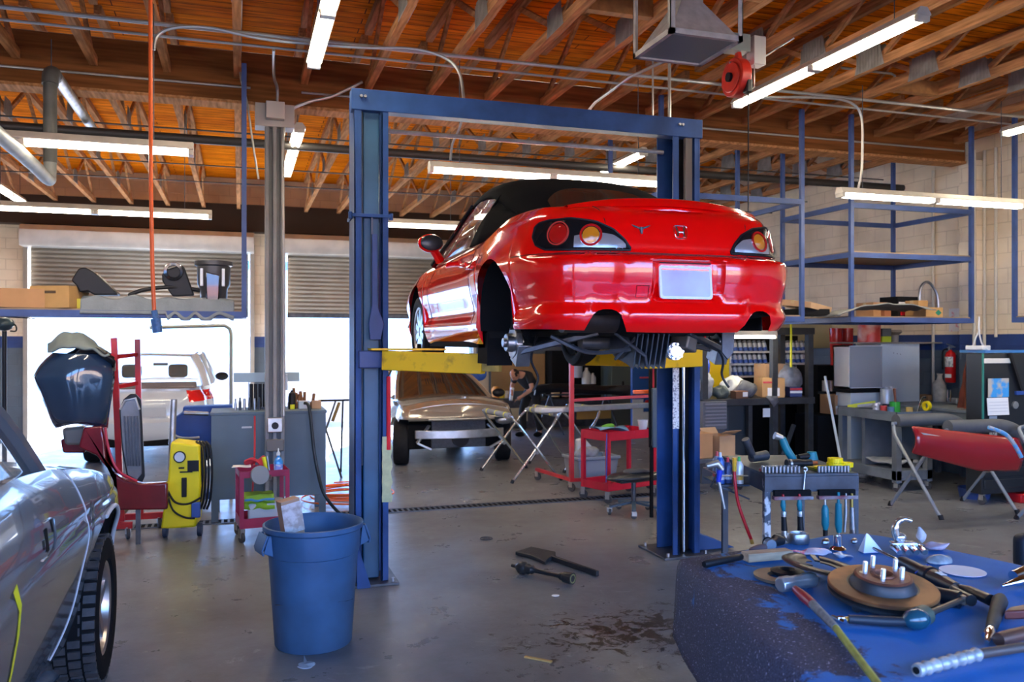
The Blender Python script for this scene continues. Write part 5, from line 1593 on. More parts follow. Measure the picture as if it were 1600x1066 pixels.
def caster(parent, x, y, r=0.05, rz=0.5, top=0.12):
 k = MB(Matrix.Translation((x, y, 0)) @ Matrix.Rotation(rz, 4, 'Z'))
 k.cyl((-0.014, 0, r), (0.014, 0, r), r, n=20)
 o = k.build('caster', caster_m, parent, bevel=0.004)
 f = MB(Matrix.Translation((x, y, 0)) @ Matrix.Rotation(rz, 4, 'Z'))
 f.box(-0.022, -0.017, -0.02, 0.03, r, r * 2 + 0.01); f.box(0.017, 0.022, -0.02, 0.03, r, r * 2 + 0.01)
 f.box(-0.022, 0.022, -0.025, 0.03, r * 2 + 0.005, max(top, r * 2 + 0.012))
 f.build('caster_fork', galv, o)
for x, y in ((-0.30, -0.05), (0.06, -0.05), (-0.22, 0.35), (0.30, 0.35)):
 caster(st, x, y, 0.05, 0.3, 0.105)
# bonnet: curved dark blue sheet with folded lip
bt = mat('dark_blue_paint', (0.022, 0.045, 0.085), 0.12, coat=1.0)
outl = [(56, 591), (64, 575), (72, 560), (78, 556), (100, 561), (120, 556), (140, 559), (160, 561), (176, 572), (180, 590), (172, 628), (164, 672), (150, 664), (130, 662), (108, 664), (84, 673), (74, 630)]
def bonnet():
 # rows from top to bottom: left and right edge px
 rows = [(553, 84, 168), (562, 74, 174), (574, 64, 178), (590, 56, 179), (610, 66, 176), (630, 73, 172), (650, 78, 168), (662, 81, 166), (670, 84, 164)]
 q = MB()
 def fn(u, v):
  k = v * (len(rows) - 1); i = min(int(k), len(rows) - 2); f = k - i
  y, l, r = [rows[i][j] * (1 - f) + rows[i + 1][j] * f for j in range(3)]
  bot = 10 * math.sin(PI * u) * max(0, v - 0.8) / 0.2
  p = onY(l + (r - l) * u, y - bot, YS_ - 0.25)
  bulge = 0.16 * (1 - (2 * u - 1) ** 2) ** 0.8 + 0.10 * math.sin(PI * v) + 0.012 * math.cos((2 * u - 1) * PI * 2) * math.sin(PI * v)
  return Vector((p.x, p.y - bulge + 0.12 * v, p.z))
 q.grid(fn, 30, 30)
 return q
bo = bonnet().build('car_bonnet', bt, None, ang=70, solid=0.014, flip=True)
tag(bo, 'dark blue car bonnet hanging upright on the red parts stand', 'car bonnet')
# grey cloth and black wheel-arch liner bundled on top of the bonnet
q = MB()
def cl(u, v):
 p = onY(74 + 96 * u, 556 - 34 * math.sin(PI * min(1, 0.12 + u * 0.95)) ** 0.8 * math.sin(PI * (0.1 + 0.8 * v)) + 6 * noise.noise(Vector((u * 6, v * 4, 3))), YS_ - 0.45 + 0.5 * v)
 p.z += 0.02
 return p
q.grid(cl, 30, 16)
tag(q.build('grey_cloth', mat('cloth_sage', (0.20, 0.23, 0.21), 0.9, n=0.3, ns=3), None, ang=80, solid=0.02), 'grey green cloth cover draped over the top of the blue bonnet', 'cloth')
q = MB()
def cl2(u, v):
 p = onY(100 + 78 * u, 566 - 20 * math.sin(PI * u) - 6 * v + 5 * noise.noise(Vector((u * 7, v * 5, 9))), YS_ - 0.42 + 0.42 * v)
 return p + Vector((0, 0, -0.09 * math.sin(PI * v)))
q.grid(cl2, 24, 14)
tag(q.build('black_liner', black, None, ang=80, solid=0.02), 'crumpled black liner bundled between the blue bonnet and the grey cloth', 'car part')
# tailgate inner panel: black frame with ribbed silver sheet
tg = thing('ribbed_panel', 'ribbed silver and black car panel leaning on the red parts stand', 'car panel', (onY(205, 755, YS_ - 0.3).x, YS_ - 0.30, 0))
tx = tg.location.x
def tl_(px, py, dy=0.0):
 p = onY(px, py, YS_ - 0.3); return (p.x - tx, p.z)
fr = [tl_(*q) for q in ((186, 640), (193, 624), (203, 616), (212, 616), (220, 625), (226, 745), (222, 754), (198, 744), (190, 700))]
MB().prism(fr, 0.05, (0, 0, 0), 'Y').build('backing', black, tg, bevel=0.008)
q = MB(); A = [tl_(*q_) for q_ in ((188, 640), (196, 626), (212, 622), (218, 640), (222, 740), (214, 750), (200, 742), (192, 700))]
q.prism(A, 0.012, (0, -0.012, 0), 'Y')
q.build('sheet', mat('ribbed_sheet', (0.30, 0.32, 0.36), 0.22, 0.6, n=0.3, ns=6), tg, bevel=0.004)
for i in range(5):
 a = tl_(195 + i * 5, 650); b = tl_(200 + i * 4.6, 728)
 MB().bar((a[0], -0.018, a[1]), (b[0], -0.018, b[1]), 0.012, 0.014).build('rib', darksteel, tg, bevel=0.004)
MB().tube([(A[0][0], -0.015, A[0][1]), (A[1][0], -0.015, A[1][1]), (A[2][0], -0.015, A[2][1]), (A[3][0], -0.015, A[3][1])], 0.010, 8).build('top_edge', galv, tg)
# dark red body side: quarter panel curving to a low sill
dr = mat('dark_red_paint', (0.16, 0.004, 0.012), 0.25, coat=0.8, n=0.3, ns=4)
def loft_px(name, lab, outline, Y, th, m, cat, bow=0.0):
 P = [onY(a, b, Y) for a, b in outline]
 x0 = sum(p.x for p in P) / len(P)
 q = MB(); q.prism([(p.x - x0, p.z) for p in P], th, (0, 0, 0), 'Y')
 o = q.build(name, m, None, bevel=min(0.015, th * 0.3), loc=(x0, Y, 0), seg=3)
 return tag(o, lab, cat)
bs = thing('body_panel', 'dark red quarter panel with low sill set before the red stand', 'car panel', (onY(200, 800, 8.28).x, 8.28, 0))
bxx = bs.location.x
def bp(px, py, dy=0): p = onY(px, py, 8.28); return (p.x - bxx, p.z)
MB().prism([bp(*q) for q in ((130, 668), (160, 666), (164, 690), (166, 720), (175, 738), (195, 750), (222, 756), (262, 754), (262, 797), (182, 798), (178, 745), (150, 712), (122, 700))], 0.10, (0, 0, 0), 'Y').build('side_skin', dr, bs, bevel=0.02, seg=3)
MB().tube(spline([(bp(165, 668)[0], -0.02, bp(165, 668)[1]), (bp(170, 700)[0], -0.02, bp(170, 700)[1]), (bp(185, 735)[0], -0.02, bp(185, 735)[1]), (bp(215, 752)[0], -0.02, bp(215, 752)[1])], 5), 0.012, 8).build('flange', mat('flange_red', (0.45, 0.02, 0.04), 0.35), bs)
MB().prism([bp(*q) for q in ((90, 672), (128, 668), (128, 700), (95, 700))], 0.16, (0, 0.15, 0), 'Y').build('lamp_unit', mat('lamp_unit', (0.25, 0.24, 0.22), 0.2, 0.5), bs, bevel=0.03)
MB().prism([bp(*q) for q in ((88, 690), (128, 686), (128, 712), (92, 712))], 0.20, (0, 0.16, 0), 'Y').build('lower_frame', dr, bs, bevel=0.02)
MB().bar((bp(215, 797)[0], 0.05, bp(215, 797)[1]), (bp(215, 797)[0], 0.05, 0.0), 0.04, 0.04).build('prop', darksteel, bs)
# ---- yellow welder-like machine
ym = mat('machine_yellow', (0.85, 0.68, 0.01), 0.4, n=0.15, ns=4)
Y0 = 8.45
mc = thing('welding_machine', 'tall yellow wheeled machine with gauge and black print beside the red stand', 'welding machine', (onY(288, 828, Y0).x, Y0, 0), -0.1)
mx = mc.location.x
def ml(px, py): p = onY(px, py, Y0); return (p.x - mx, p.z)
MB().prism([ml(250, 828), ml(306, 824), ml(314, 760), ml(312, 696), ml(266, 691), ml(262, 745)], 0.34, (0, 0, 0), 'Y').build('body', ym, mc, bevel=0.02)
g0 = ml(281, 714)
MB().lathe([(0.001, -0.02), (0.045, -0.02), (0.045, -0.008)], 24, c=(g0[0], 0, g0[1]), axis='Y').build('gauge', mat('gauge_face', (0.55, 0.6, 0.65), 0.3), mc)
MB().lathe([(0.045, -0.022), (0.055, -0.022), (0.055, -0.004), (0.045, -0.004)], 24, c=(g0[0], 0, g0[1]), axis='Y').build('gauge_rim', black, mc)
for (x0, y0, x1, y1) in ((293, 719, 311, 737), (279, 730, 288, 733), (281, 736, 301, 739)):
 a, b = ml(x0, y1), ml(x1, y0)
 MB().box(a[0], b[0], -0.006, 0, a[1], b[1]).build('black_print', black, mc)
a, b = ml(284, 777), ml(292, 746)
MB().box(a[0], b[0], -0.02, 0.0, a[1], b[1]).build('slot_handle', black, mc, bevel=0.006)
for x in (ml(256, 828)[0], ml(311, 828)[0]):
 MB().cyl((x - 0.02, 0.06, 0.065), (x + 0.02, 0.06, 0.065), 0.065, n=20).build('wheel', mat('wheel_navy', (0.02, 0.03, 0.06), 0.5), mc, bevel=0.006)
MB().box(ml(300, 810)[0], ml(314, 810)[0], -0.05, 0.0, ml(300, 808)[1], ml(300, 784)[1]).build('blue_clip', mat('clip_blue', (0.03, 0.08, 0.30), 0.4), mc, bevel=0.01)
MB().tube(spline([(ml(262, 765)[0], -0.03, ml(262, 765)[1]), (ml(275, 783)[0], -0.06, ml(275, 783)[1]), (ml(295, 786)[0], -0.05, ml(295, 786)[1]), (ml(314, 777)[0], -0.02, ml(314, 777)[1])], 6), 0.010, 8).build('cable', black, mc)
MB().tube(spline([(ml(262, 770)[0], -0.03, ml(262, 770)[1]), (ml(272, 795)[0], -0.07, ml(272, 795)[1]), (ml(290, 806)[0], -0.07, ml(290, 806)[1]), (ml(306, 808)[0], -0.05, ml(306, 808)[1])], 6), 0.009, 8).build('cable', black, mc)
for i, dx in enumerate((312, 317, 322, 327)):
 MB().tube(spline([(ml(dx - 8, 692)[0], 0.12, ml(dx, 692)[1]), (ml(dx, 700)[0], 0.08, ml(dx, 702)[1]), (ml(dx + 3, 740)[0], 0.06, ml(dx, 740)[1]), (ml(dx, 780)[0], 0.08, ml(dx, 780)[1]), (ml(dx - 6, 800)[0], 0.1, ml(dx, 798)[1])], 5), 0.012, 8).build('coiled_cable', black, mc)
mp2 = ml(262, 730); mp3 = ml(267, 626)
MB().cyl((mp2[0], 0.15, mp2[1] - 0.05), (mp3[0], 0.15, mp3[1]), 0.030, n=14).build('steel_mast', galv, mc)
# blue engine hoist folded behind the machine
bh = thing('blue_cart', 'blue folded hoist with silver bar behind the yellow machine', 'hoist', (onY(312, 800, 9.85).x, 9.85, 0))
bhx = bh.location.x
def hl2(px, py): p = onY(px, py, 9.85); return (p.x - bhx, p.z)
hb = mat('hoist_blue', (0.02, 0.10, 0.42), 0.4, n=0.3, ns=4)
MB().prism([hl2(*q) for q in ((262, 696), (270, 655), (290, 640), (335, 645), (332, 696))], 0.25, (0, 0, 0), 'Y').build('body', hb, bh, bevel=0.02)
MB().prism([hl2(*q) for q in ((285, 645), (286, 636), (363, 633), (363, 645), (330, 648))], 0.2, (0, 0.02, 0), 'Y').build('top_arm', hb, bh, bevel=0.015)
MB().cyl((hl2(288, 645)[0], -0.05, hl2(288, 645)[1]), (hl2(326, 646)[0], -0.05, hl2(326, 646)[1]), 0.022, n=12).build('ram', steel, bh)
MB().tube(spline([(hl2(266, 668)[0], -0.06, hl2(266, 668)[1]), (hl2(275, 680)[0], -0.06, hl2(275, 680)[1]), (hl2(290, 684)[0], -0.06, hl2(290, 684)[1]), (hl2(312, 683)[0], -0.06, hl2(312, 683)[1])], 5), 0.014, 8).build('silver_bar', galv, bh)
MB().box(-0.30, 0.22, 0.0, 0.25, 0.10, 0.18).build('base', hb, bh, bevel=0.01)
MB().bar((-0.2, 0.12, 0.15), (-0.2, 0.12, 0.85), 0.06, 0.06).build('leg', hb, bh)
MB().bar((0.15, 0.12, 0.15), (0.15, 0.12, 0.85), 0.06, 0.06).build('leg', hb, bh)
for x in (-0.26, 0.18): caster(bh, x, 0.1, 0.045, 0.2, 0.10)
# ---- grey workbench seen from its back panel
YB_ = 9.07
wb_o = thing('workbench', 'grey steel workbench with its plain back panel towards the viewer', 'workbench', (onY(330, 800, YB_).x, YB_, 0))
wx = wb_o.location.x
W_ = onY(509, 700, YB_).x - wx
zt_ = onY(400, 648, YB_).z; zb_ = onY(400, 778, YB_).z
MB().box(0, W_, -0.015, 0.0, zb_, zt_).build('back_panel', grey_paint, wb_o, bevel=0.003)
for x in (0, W_ - 0.07):
 MB().box(x, x + 0.07, -0.012, 0.03, 0, zb_ + 0.05).build('leg', grey_paint, wb_o, bevel=0.003)
 MB().box(x, x + 0.07, 0.52, 0.58, 0, zt_ - 0.04).build('leg', grey_paint, wb_o, bevel=0.003)
MB().box(-0.01, W_ + 0.01, -0.02, 0.62, zt_, zt_ + 0.03).build('worktop', grey_paint, wb_o, bevel=0.004)
a = onY(392, 667, YB_)
MB().box(a.x - wx - 0.09, a.x - wx + 0.01, -0.018, -0.015, a.z - 0.012, a.z + 0.006).build('scratch_mark', mat('bare_mark', (0.5, 0.53, 0.56), 0.5), wb_o)
ZW = zt_ + 0.032
WY = YB_ + 0.22
def onbench(px): return Vector((onY(px, 640, WY).x, WY, ZW))
# things on the bench
for i, px in enumerate((368, 375, 382, 390, 398, 405)):
 p = onbench(px)
 q = MB().lathe([(0.001, 0), (0.014, 0), (0.016, 0.06 + 0.02 * (i % 3)), (0.010, 0.085 + 0.02 * (i % 3)), (0.010, 0.12 + 0.01 * (i % 2)), (0.001, 0.125 + 0.01 * (i % 2))], 12)
 tag(q.build('bench_tool', darksteel if i % 2 else steel, None, loc=p), 'small metal tool standing in the row on the grey workbench', 'tool', 'tools in a row on the grey workbench')
p = onbench(402)
t = thing('bottle_rack', 'dark rack of black bottles behind the column on the grey workbench', 'rack', (p.x, WY + 0.12, ZW))
for i in range(4):
 MB().cyl((-0.06 + i * 0.045, 0, 0), (-0.06 + i * 0.045, 0, 0.27), 0.019, n=12).build('bottle', black, t)
MB().box(-0.09, 0.12, -0.03, 0.03, 0.0, 0.02).build('tray', darksteel, t)
MB().box(-0.09, -0.08, -0.01, 0.01, 0.0, 0.38).box(0.11, 0.12, -0.01, 0.01, 0.0, 0.38).build('upright', darksteel, t)
MB().box(-0.24, 0.44, -0.02, 0.0, 0.29, 0.39).build('pale_board', mat('pale_blue_board', (0.42, 0.55, 0.60), 0.5), t)
p = onbench(456)
t = thing('spray_can', 'black spray bottle with yellow label on the grey workbench beside the column', 'bottle', p)
MB().lathe([(0.001, 0), (0.040, 0), (0.040, 0.13), (0.030, 0.17), (0.012, 0.185), (0.012, 0.20), (0.001, 0.20)], 18).build('bottle', black, t)
MB().lathe([(0.0408, 0.0), (0.0408, 0.05)], 10, a0=PI * 1.35, a1=PI * 1.75).build('label', MATS['yellow_tape'], t)
p = onbench(475)
tag(MB().box(-0.06, 0.06, -0.05, 0.05, 0, 0.085).build('white_box', mat('pale_blue_box', (0.55, 0.62, 0.68), 0.5), None, bevel=0.006, loc=p), 'pale blue-white box on the workbench right of the black bottle', 'box')
p = onbench(494)
tag(MB().box(-0.05, 0.05, -0.05, 0.05, 0, 0.085).build('small_carton', card2, None, bevel=0.004, loc=p), 'small tan carton at the right end of the grey workbench', 'cardboard box')
p = onbench(472)
q = MB()
for i in range(9):
 a_ = Vector((RNG.uniform(-0.10, 0.12), RNG.uniform(0.12, 0.22), 0)); q.tube([a_, a_ + Vector((RNG.uniform(-0.03, 0.03), 0, RNG.uniform(0.12, 0.24)))], 0.018, 7)
q.box(-0.14, 0.16, 0.10, 0.24, 0, 0.06)
tag(q.build('sanding_blocks', mat('rusty_brown', (0.30, 0.14, 0.06), 0.8, n=0.4, ns=12), None, bevel=0.004, loc=p), 'cluster of rusty brown parts behind the boxes on the grey workbench', 'car parts', None, 'stuff')
p = onY(445, 602, 8.82)
tag(MB().box(-0.02, 0.03, -0.03, 0.02, 0, 0.16).build('grey_switch', mat('switch_grey', (0.40, 0.45, 0.50), 0.4), None, bevel=0.006, loc=(p.x, 8.84, p.z - 0.05)), 'small grey outlet box on the pipe right of the column', 'electrical box')
# black hose looping over the bench
hp_ = [onY(*q) for q in ((476, 630, 9.02), (482, 634, 8.98), (486, 660, 8.97), (490, 700, 8.97), (497, 740, 8.93), (508, 775, 8.85))]
g1 = onZ(535, 806, 0.02); g2 = onZ(556, 810, 0.02)
tag(MB().tube(spline(hp_ + [g1, g2], 6), 0.017, 10).build('black_hose', mat('hose_black', (0.012, 0.018, 0.02), 0.4)), 'thick black hose hanging over the workbench and down to the floor', 'hose')
# orange cable coils on the floor
oc = []
c0 = onZ(545, 778, 0.02)
for i in range(140):
 a_ = i * 0.33
 r = 0.35 + 0.20 * noise.noise(Vector((i * 0.045, 1, 0)))
 oc.append(c0 + Vector((r * math.cos(a_) * 1.2, r * math.sin(a_) * 1.1, 0.005 + 0.012 * (i % 7) / 7 + 0.0008 * i)))
tag(MB().tube(spline(oc, 2), 0.009, 6).build('orange_cable', orange), 'tangled orange cable coiled on the floor behind the left lift post', 'cable')
lp = [onZ(520, 800, 0.012)] + [onY(*q) for q in ((530, 770, 9.3), (535, 750, 9.35), (548, 742, 9.4))] + [onZ(570, 790, 0.02)]
# folding black trestle behind
t = thing('folding_stand', 'thin black folding trestle between the grey workbench and lift post', 'trestle', onZ(530, 742, 0.0))
tb = t.location
MB().bar((-0.28, 0, 1.03), (0.35, 0, 1.03), 0.03, 0.03).build('top_bar', black, t)
for x0, x1, y in ((-0.05, -0.42, -0.25), (0.05, 0.05, 0.25), (-0.30, 0.0, -0.28)):
 MB().tube([(x0, 0, 1.02), (x1, y, 0.0)], 0.014, 8).build('leg', darksteel, t)
MB().bar((0.0, -0.02, 1.0), (-0.10, -0.08, 0.75), 0.035, 0.03).build('hinge', mat('brass_brown', (0.25, 0.17, 0.06), 0.5), t)
# ---- pink red service cart
ck = mat('cart_crimson', (0.40, 0.02, 0.08), 0.4, n=0.25, ns=5)
cw, cdp = 0.44, 0.40
pc = onZ(368, 852, 0.0)
CT = thing('service_cart', 'crimson two-shelf service cart before the grey workbench', 'service cart', (0.0, 8.06, 0), 0.10)
ztc = onY(400, 742, 8.06).z
def tray(z, h, nm='tray'):
 q = MB()
 q.box(0, cw, 0, cdp, z, z + 0.006)
 q.box(0, cw, 0, 0.004, z, z + h); q.box(0, cw, cdp - 0.004, cdp, z, z + h); q.box(0, 0.004, 0, cdp, z, z + h); q.box(cw - 0.004, cw, 0, cdp, z, z + h)
 return q.build(nm, ck, CT)
tray(ztc - 0.03, 0.06); tray(0.13, 0.09)
for x in (0, cw - 0.035):
 for y in (0, cdp - 0.035):
  MB().box(x, x + 0.035, y - 0.003, y + 0.001, 0.13, ztc + 0.03).box(x - 0.003 if x == 0 else x + 0.034, x + 0.001 if x == 0 else x + 0.038, y, y + 0.035, 0.13, ztc + 0.03).build('leg', ck, CT)
  caster(CT, x + 0.017, y + 0.017, 0.045, 0.4, 0.128)
zc_ = ztc - 0.024
def oncart(px, dy=0.12): return Vector((onY(px, 700, 8.06 + dy).x, 8.06 + dy, zc_))
p = oncart(435)
t = thing('spray_bottle', 'blue liquid bottle with white nozzle on the crimson cart', 'bottle', p)
MB().lathe([(0.001, 0), (0.042, 0), (0.043, 0.12), (0.030, 0.15), (0.014, 0.165), (0.014, 0.18), (0.001, 0.18)], 18).build('bottle', mat('bottle_blue', (0.05, 0.30, 0.72), 0.2, coat=0.6), t)
MB().lathe([(0.018, 0.178), (0.018, 0.20), (0.008, 0.215), (0.004, 0.245), (0.001, 0.245)], 12).build('nozzle', white, t)
MB().lathe([(0.0437, 0.02), (0.0437, 0.10)], 12, a0=PI * 1.1, a1=PI * 1.8).build('label', mat('label_mixed', (0.25, 0.35, 0.75), 0.5, col2=(0.7, 0.75, 0.8), ns=30, thr=(0.4, 0.5)), t)
p = oncart(418, 0.10)
t = thing('air_ratchet', 'yellow and grey hand tool standing beside the blue bottle on the cart', 'hand tool', p)
MB().cyl((0, 0, 0.02), (-0.03, 0, 0.17), 0.018, 0.024, n=12).build('grip', MATS['yellow_tape'], t)
MB().cyl((0.02, -0.02, 0.0), (-0.005, -0.01, 0.18), 0.012, n=10).cyl((0.025, -0.14, -0.02), (0.02, -0.02, 0.02), 0.011, n=10).build('shaft', steel, t)
tag(MB().cyl((0, 0.0, 0), (0.01, -0.025, 0.005), 0.085, n=32).build('sanding_disc', mat('disc_grey', (0.28, 0.30, 0.31), 0.6), None, loc=(oncart(405, 0).x, 8.06 - 0.01, zc_ + 0.02)), 'grey round sanding disc hanging over the front rim of the crimson cart', 'sanding disc')
q = wobble(MB().grid(lambda u, v: Vector((-0.10 + 0.2 * u, -0.08 + 0.16 * v, 0.05 + 0.04 * math.sin(u * 5) * math.cos(v * 6))), 14, 12), 0.03, 9)
tag(q.build('rag', mat('rag_red', (0.45, 0.03, 0.05), 0.9), None, ang=80, solid=0.008, loc=(oncart(398, 0.22).x, 8.28, zc_ + 0.07)), 'crumpled red rag in the top tray of the crimson cart', 'rag')
q = wobble(MB().grid(lambda u, v: Vector((-0.08 + 0.16 * u, -0.07 + 0.14 * v, 0.03)), 10, 8), 0.025, 9, 4)
tag(q.build('paper_sheet', paper, None, ang=80, solid=0.003, loc=(oncart(378, 0.12).x, 8.20, zc_ + 0.07)), 'crumpled white paper at the left of the crimson cart tray', 'paper')
q = MB().lathe([(0.001, 0), (0.045, 0), (0.048, 0.02), (0.048, 0.20), (0.03, 0.24), (0.02, 0.27), (0.001, 0.27)], 16)
q = MB().box(0, 0.33, 0, 0.28, 0, 0.20)
tag(q.build('plastic_bin', mat('bin_translucent', (0.55, 0.60, 0.63), 0.35), None, bevel=0.02, loc=(0.07, 8.14, 0.142)), 'pale translucent bin on the lower shelf of the crimson cart', 'bin')
for i, (col, dz_, nm) in enumerate((((0.30, 0.50, 0.03), 0.35, 'lower green cloth on the pale bin of the crimson cart'), ((0.12, 0.35, 0.60), 0.385, 'folded blue cloth between two green ones on the crimson cart'), ((0.40, 0.60, 0.05), 0.42, 'topmost green cloth of the pile on the crimson cart'))):
 q = wobble(MB().grid(lambda u, v: Vector((-0.13 + 0.26 * u, -0.12 + 0.24 * v, 0.0 - 0.06 * (abs(2 * v - 1) > 0.85) * (i != 1))), 14, 12), 0.018, 12, i * 3.0)
 tag(q.build('folded_cloth', mat('cloth_%s' % ['lime', 'blue', 'green'][i], col, 0.9), None, ang=80, solid=0.02, loc=(0.17, 8.25, dz_)), nm, 'cloth')
tag(MB().tube(spline([onY(398, 650, 8.7), onY(398, 700, 8.65), onY(396, 745, 8.55), onY(393, 785, 8.5)], 5), 0.009, 8).build('red_hose', mat('hose_red', (0.55, 0.03, 0.03), 0.4)), 'thin red hose hanging down the workbench panel to the cart', 'hose')
# ---- blue-grey trash can with moulded handles
rub = mat('bin_grey_blue', (0.04, 0.115, 0.25), 0.5, n=0.25, ns=5, bump=0.06)
tc_ = onZ(490, 1003, 0.0)
TC = thing('trash_can', 'big round blue-grey plastic trash can in front of the left lift post', 'trash can', tc_)
q = MB()
q.lathe([(0.001, 0.02), (0.215, 0.02), (0.222, 0.0), (0.232, 0.012), (0.268, 0.555), (0.276, 0.56), (0.278, 0.575), (0.285, 0.70), (0.291, 0.70), (0.302, 0.71), (0.302, 0.735), (0.290, 0.738), (0.276, 0.715), (0.262, 0.55), (0.226, 0.05), (0.001, 0.04)], 56)
q.build('can', rub, TC, ang=40)
for a_ in (R(195), R(12)):
 m4 = Matrix.Rotation(a_, 4, 'Z')
 q = MB(m4)
 for s in (-1, 1):
  q.prism([(0.272, 0.575), (0.33, 0.60), (0.30, 0.70), (0.285, 0.70)], 0.012, (0, s * 0.075 - 0.006, 0), 'Y')
 q.rings([[Vector((r, y, z)) for y in (-0.08, 0.08)] + [Vector((r + 0.012, y, z + 0.004)) for y in (0.08, -0.08)] for r, z in ((0.325, 0.585), (0.332, 0.615), (0.30, 0.70))])
 q.build('handle', rub, TC, bevel=0.004)
wbk = thing('wood_block', 'cardboard-wrapped block with white paper sticking out of the trash can', 'packaging', (tc_.x - 0.03, tc_.y - 0.02, 0.05), 0.35, rx=0.0, ry=-0.16)
MB().box(-0.06, 0.06, -0.04, 0.04, 0.0, 0.86).build('block', mat('block_card', (0.46, 0.28, 0.18), 0.8, n=0.2, ns=5), wbk, bevel=0.004)
MB().box(-0.062, 0.062, -0.042, -0.04, 0.66, 0.84).build('torn_paper', mat('torn_paper', (0.62, 0.57, 0.57), 0.8, col2=(0.4, 0.33, 0.3), ns=14, thr=(0.38, 0.5)), wbk)
q = wobble(MB().lathe([(0.001, 0.30), (0.10, 0.33), (0.20, 0.30), (0.245, 0.28)], 24), 0.04, 8)
tag(q.build('rubbish', mat('rubbish_dark', (0.05, 0.05, 0.06), 0.8, n=0.5, ns=9), None, loc=tc_), 'dark rubbish filling the inside of the trash can', 'rubbish', kind='stuff')
# ================================================================== middle background
def skin(name, pts, edges, m, parent, sub=2, smooth=True):
 me = bpy.data.meshes.new(name)
 me.from_pydata([tuple(p[0]) for p in pts], edges, [])
 me.materials.append(m)
 o = bpy.data.objects.new(name, me); COL.objects.link(o); o.parent = parent
 md = o.modifiers.new('skin', 'SKIN'); md.use_smooth_shade = True
 lay = me.skin_vertices[0].data if me.skin_vertices else None
 if lay is None:
  bm = bmesh.new(); bm.from_mesh(me); bm.verts.layers.skin.verify(); bm.to_mesh(me); bm.free()
  lay = me.skin_vertices[0].data
 for i, (p, r) in enumerate(pts):
  lay[i].radius = (r, r) if not isinstance(r, tuple) else r
  lay[i].use_root = (i == 0)
 s = o.modifiers.new('sub', 'SUBSURF'); s.levels = sub; s.render_levels = sub
 return o
def boxth(name, lab, cat, px0, px1, py0, py1, Y, d, m, parts=None, bev=0.008, floor=False, group=None):
 """a thing whose front face spans the given sight lines at depth Y"""
 a, b = onY(px0, py1, Y), onY(px1, py0, Y)
 z0 = 0.0 if floor else a.z
 t = thing(name, lab, cat, ((a.x + b.x) / 2, Y, z0), group=group)
 w, h = b.x - a.x, b.z - z0
 MB().box(-w / 2, w / 2, 0, d, 0, h).build('body', m, t, bevel=bev)
 return t, w, h
# person bending over the work
skinm = mat('skin_tone', (0.50, 0.25, 0.16), 0.55)
shirt = mat('black_shirt', (0.012, 0.012, 0.014), 0.85)
trou = mat('black_trousers', (0.010, 0.010, 0.012), 0.9)
pp = onZ(829, 683, 0.0)
per = thing('person', 'person in black t-shirt and black trousers bending over, holding a tool in the background', 'person', pp, 0.0)
f = Vector((-0.72, -0.45, 0)).normalized(); r_ = Vector((-f.y, f.x, 0)) * -1
def P_(fw_, side, z): return f * fw_ + r_ * side + Vector((0, 0, z))
hip, waist, chest, neck, head = P_(-0.04, 0, 0.90), P_(0.03, 0, 1.04), P_(0.20, 0, 1.20), P_(0.36, 0, 1.235), P_(0.44, 0, 1.225)
L, Rr = -1, 1
pts = [(hip, 0.14), (waist, 0.125), (chest, 0.135), (neck, 0.052), (head, 0.05)]
ed = [(0, 1), (1, 2), (2, 3), (3, 4)]
def chain(a, lst):
 n = len(pts)
 for i, q in enumerate(lst):
  pts.append(q); ed.append((a if i == 0 else n + i - 1, n + i))
arms = {}
for s in (-1, 1):
 sh = P_(0.24, s * 0.17, 1.20)
 el = P_(0.28, s * 0.26, 0.94) if s < 0 else P_(0.20, s * 0.30, 0.97)
 wr = P_(0.44, s * 0.12, 0.80) if s < 0 else P_(0.40, s * 0.14, 0.86)
 hd = P_(0.50, s * 0.08, 0.76) if s < 0 else P_(0.46, s * 0.08, 0.83)
 arms[s] = (sh, el, wr, hd)
 chain(2, [(sh, 0.062), (el, 0.044), (wr, 0.030), (hd, (0.042, 0.022))])
 hj, kn, an, to = P_(-0.05, s * 0.10, 0.86), P_(0.06 * s + 0.03, s * 0.13, 0.47), P_(0.10 * s - 0.04, s * 0.13, 0.08), P_(0.10 * s + 0.10, s * 0.14, 0.035)
 arms[s] += (hj, kn, an, to)
 chain(0, [(hj, 0.09), (kn, 0.062), (an, 0.042), (to, (0.04, 0.03))])
body = skin('body', pts, ed, skinm, per)
# fingers
fpts, fed = [], []
for s in (-1, 1):
 hd, wr = arms[s][3], arms[s][2]
 d = (hd - wr).normalized(); side = d.cross(Vector((0, 0, 1))).normalized()
 for k, (o_, ln) in enumerate(((-0.030, 0.055), (-0.010, 0.070), (0.010, 0.066), (0.028, 0.050))):
  a = hd + side * o_ + d * 0.02
  n = len(fpts)
  fpts += [(a, 0.010), (a + d * ln * 0.6, 0.009), (a + d * ln * 0.85 + Vector((0, 0, -0.025)), 0.008)]
  fed += [(n, n + 1), (n + 1, n + 2)]
 a = hd - side * 0.03; n = len(fpts)
 fpts += [(a - d * 0.02, 0.011), (a - side * 0.03 + d * 0.02, 0.010), (a - side * 0.028 + d * 0.045 + Vector((0, 0, -0.01)), 0.009)]
 fed += [(n, n + 1), (n + 1, n + 2)]
skin('fingers', fpts, fed, skinm, body, 1)
hc_ = P_(0.475, 0, 1.215)
hm = MB(Matrix.Translation(hc_) @ Matrix.Rotation(math.atan2(f.y, f.x), 4, 'Z') @ Matrix.Rotation(0.85, 4, 'Y'))
hm.ball((0, 0, 0), (0.098, 0.076, 0.118), 20)
hm.ball((0.098, 0, -0.015), (0.018, 0.013, 0.026), 10)            # nose
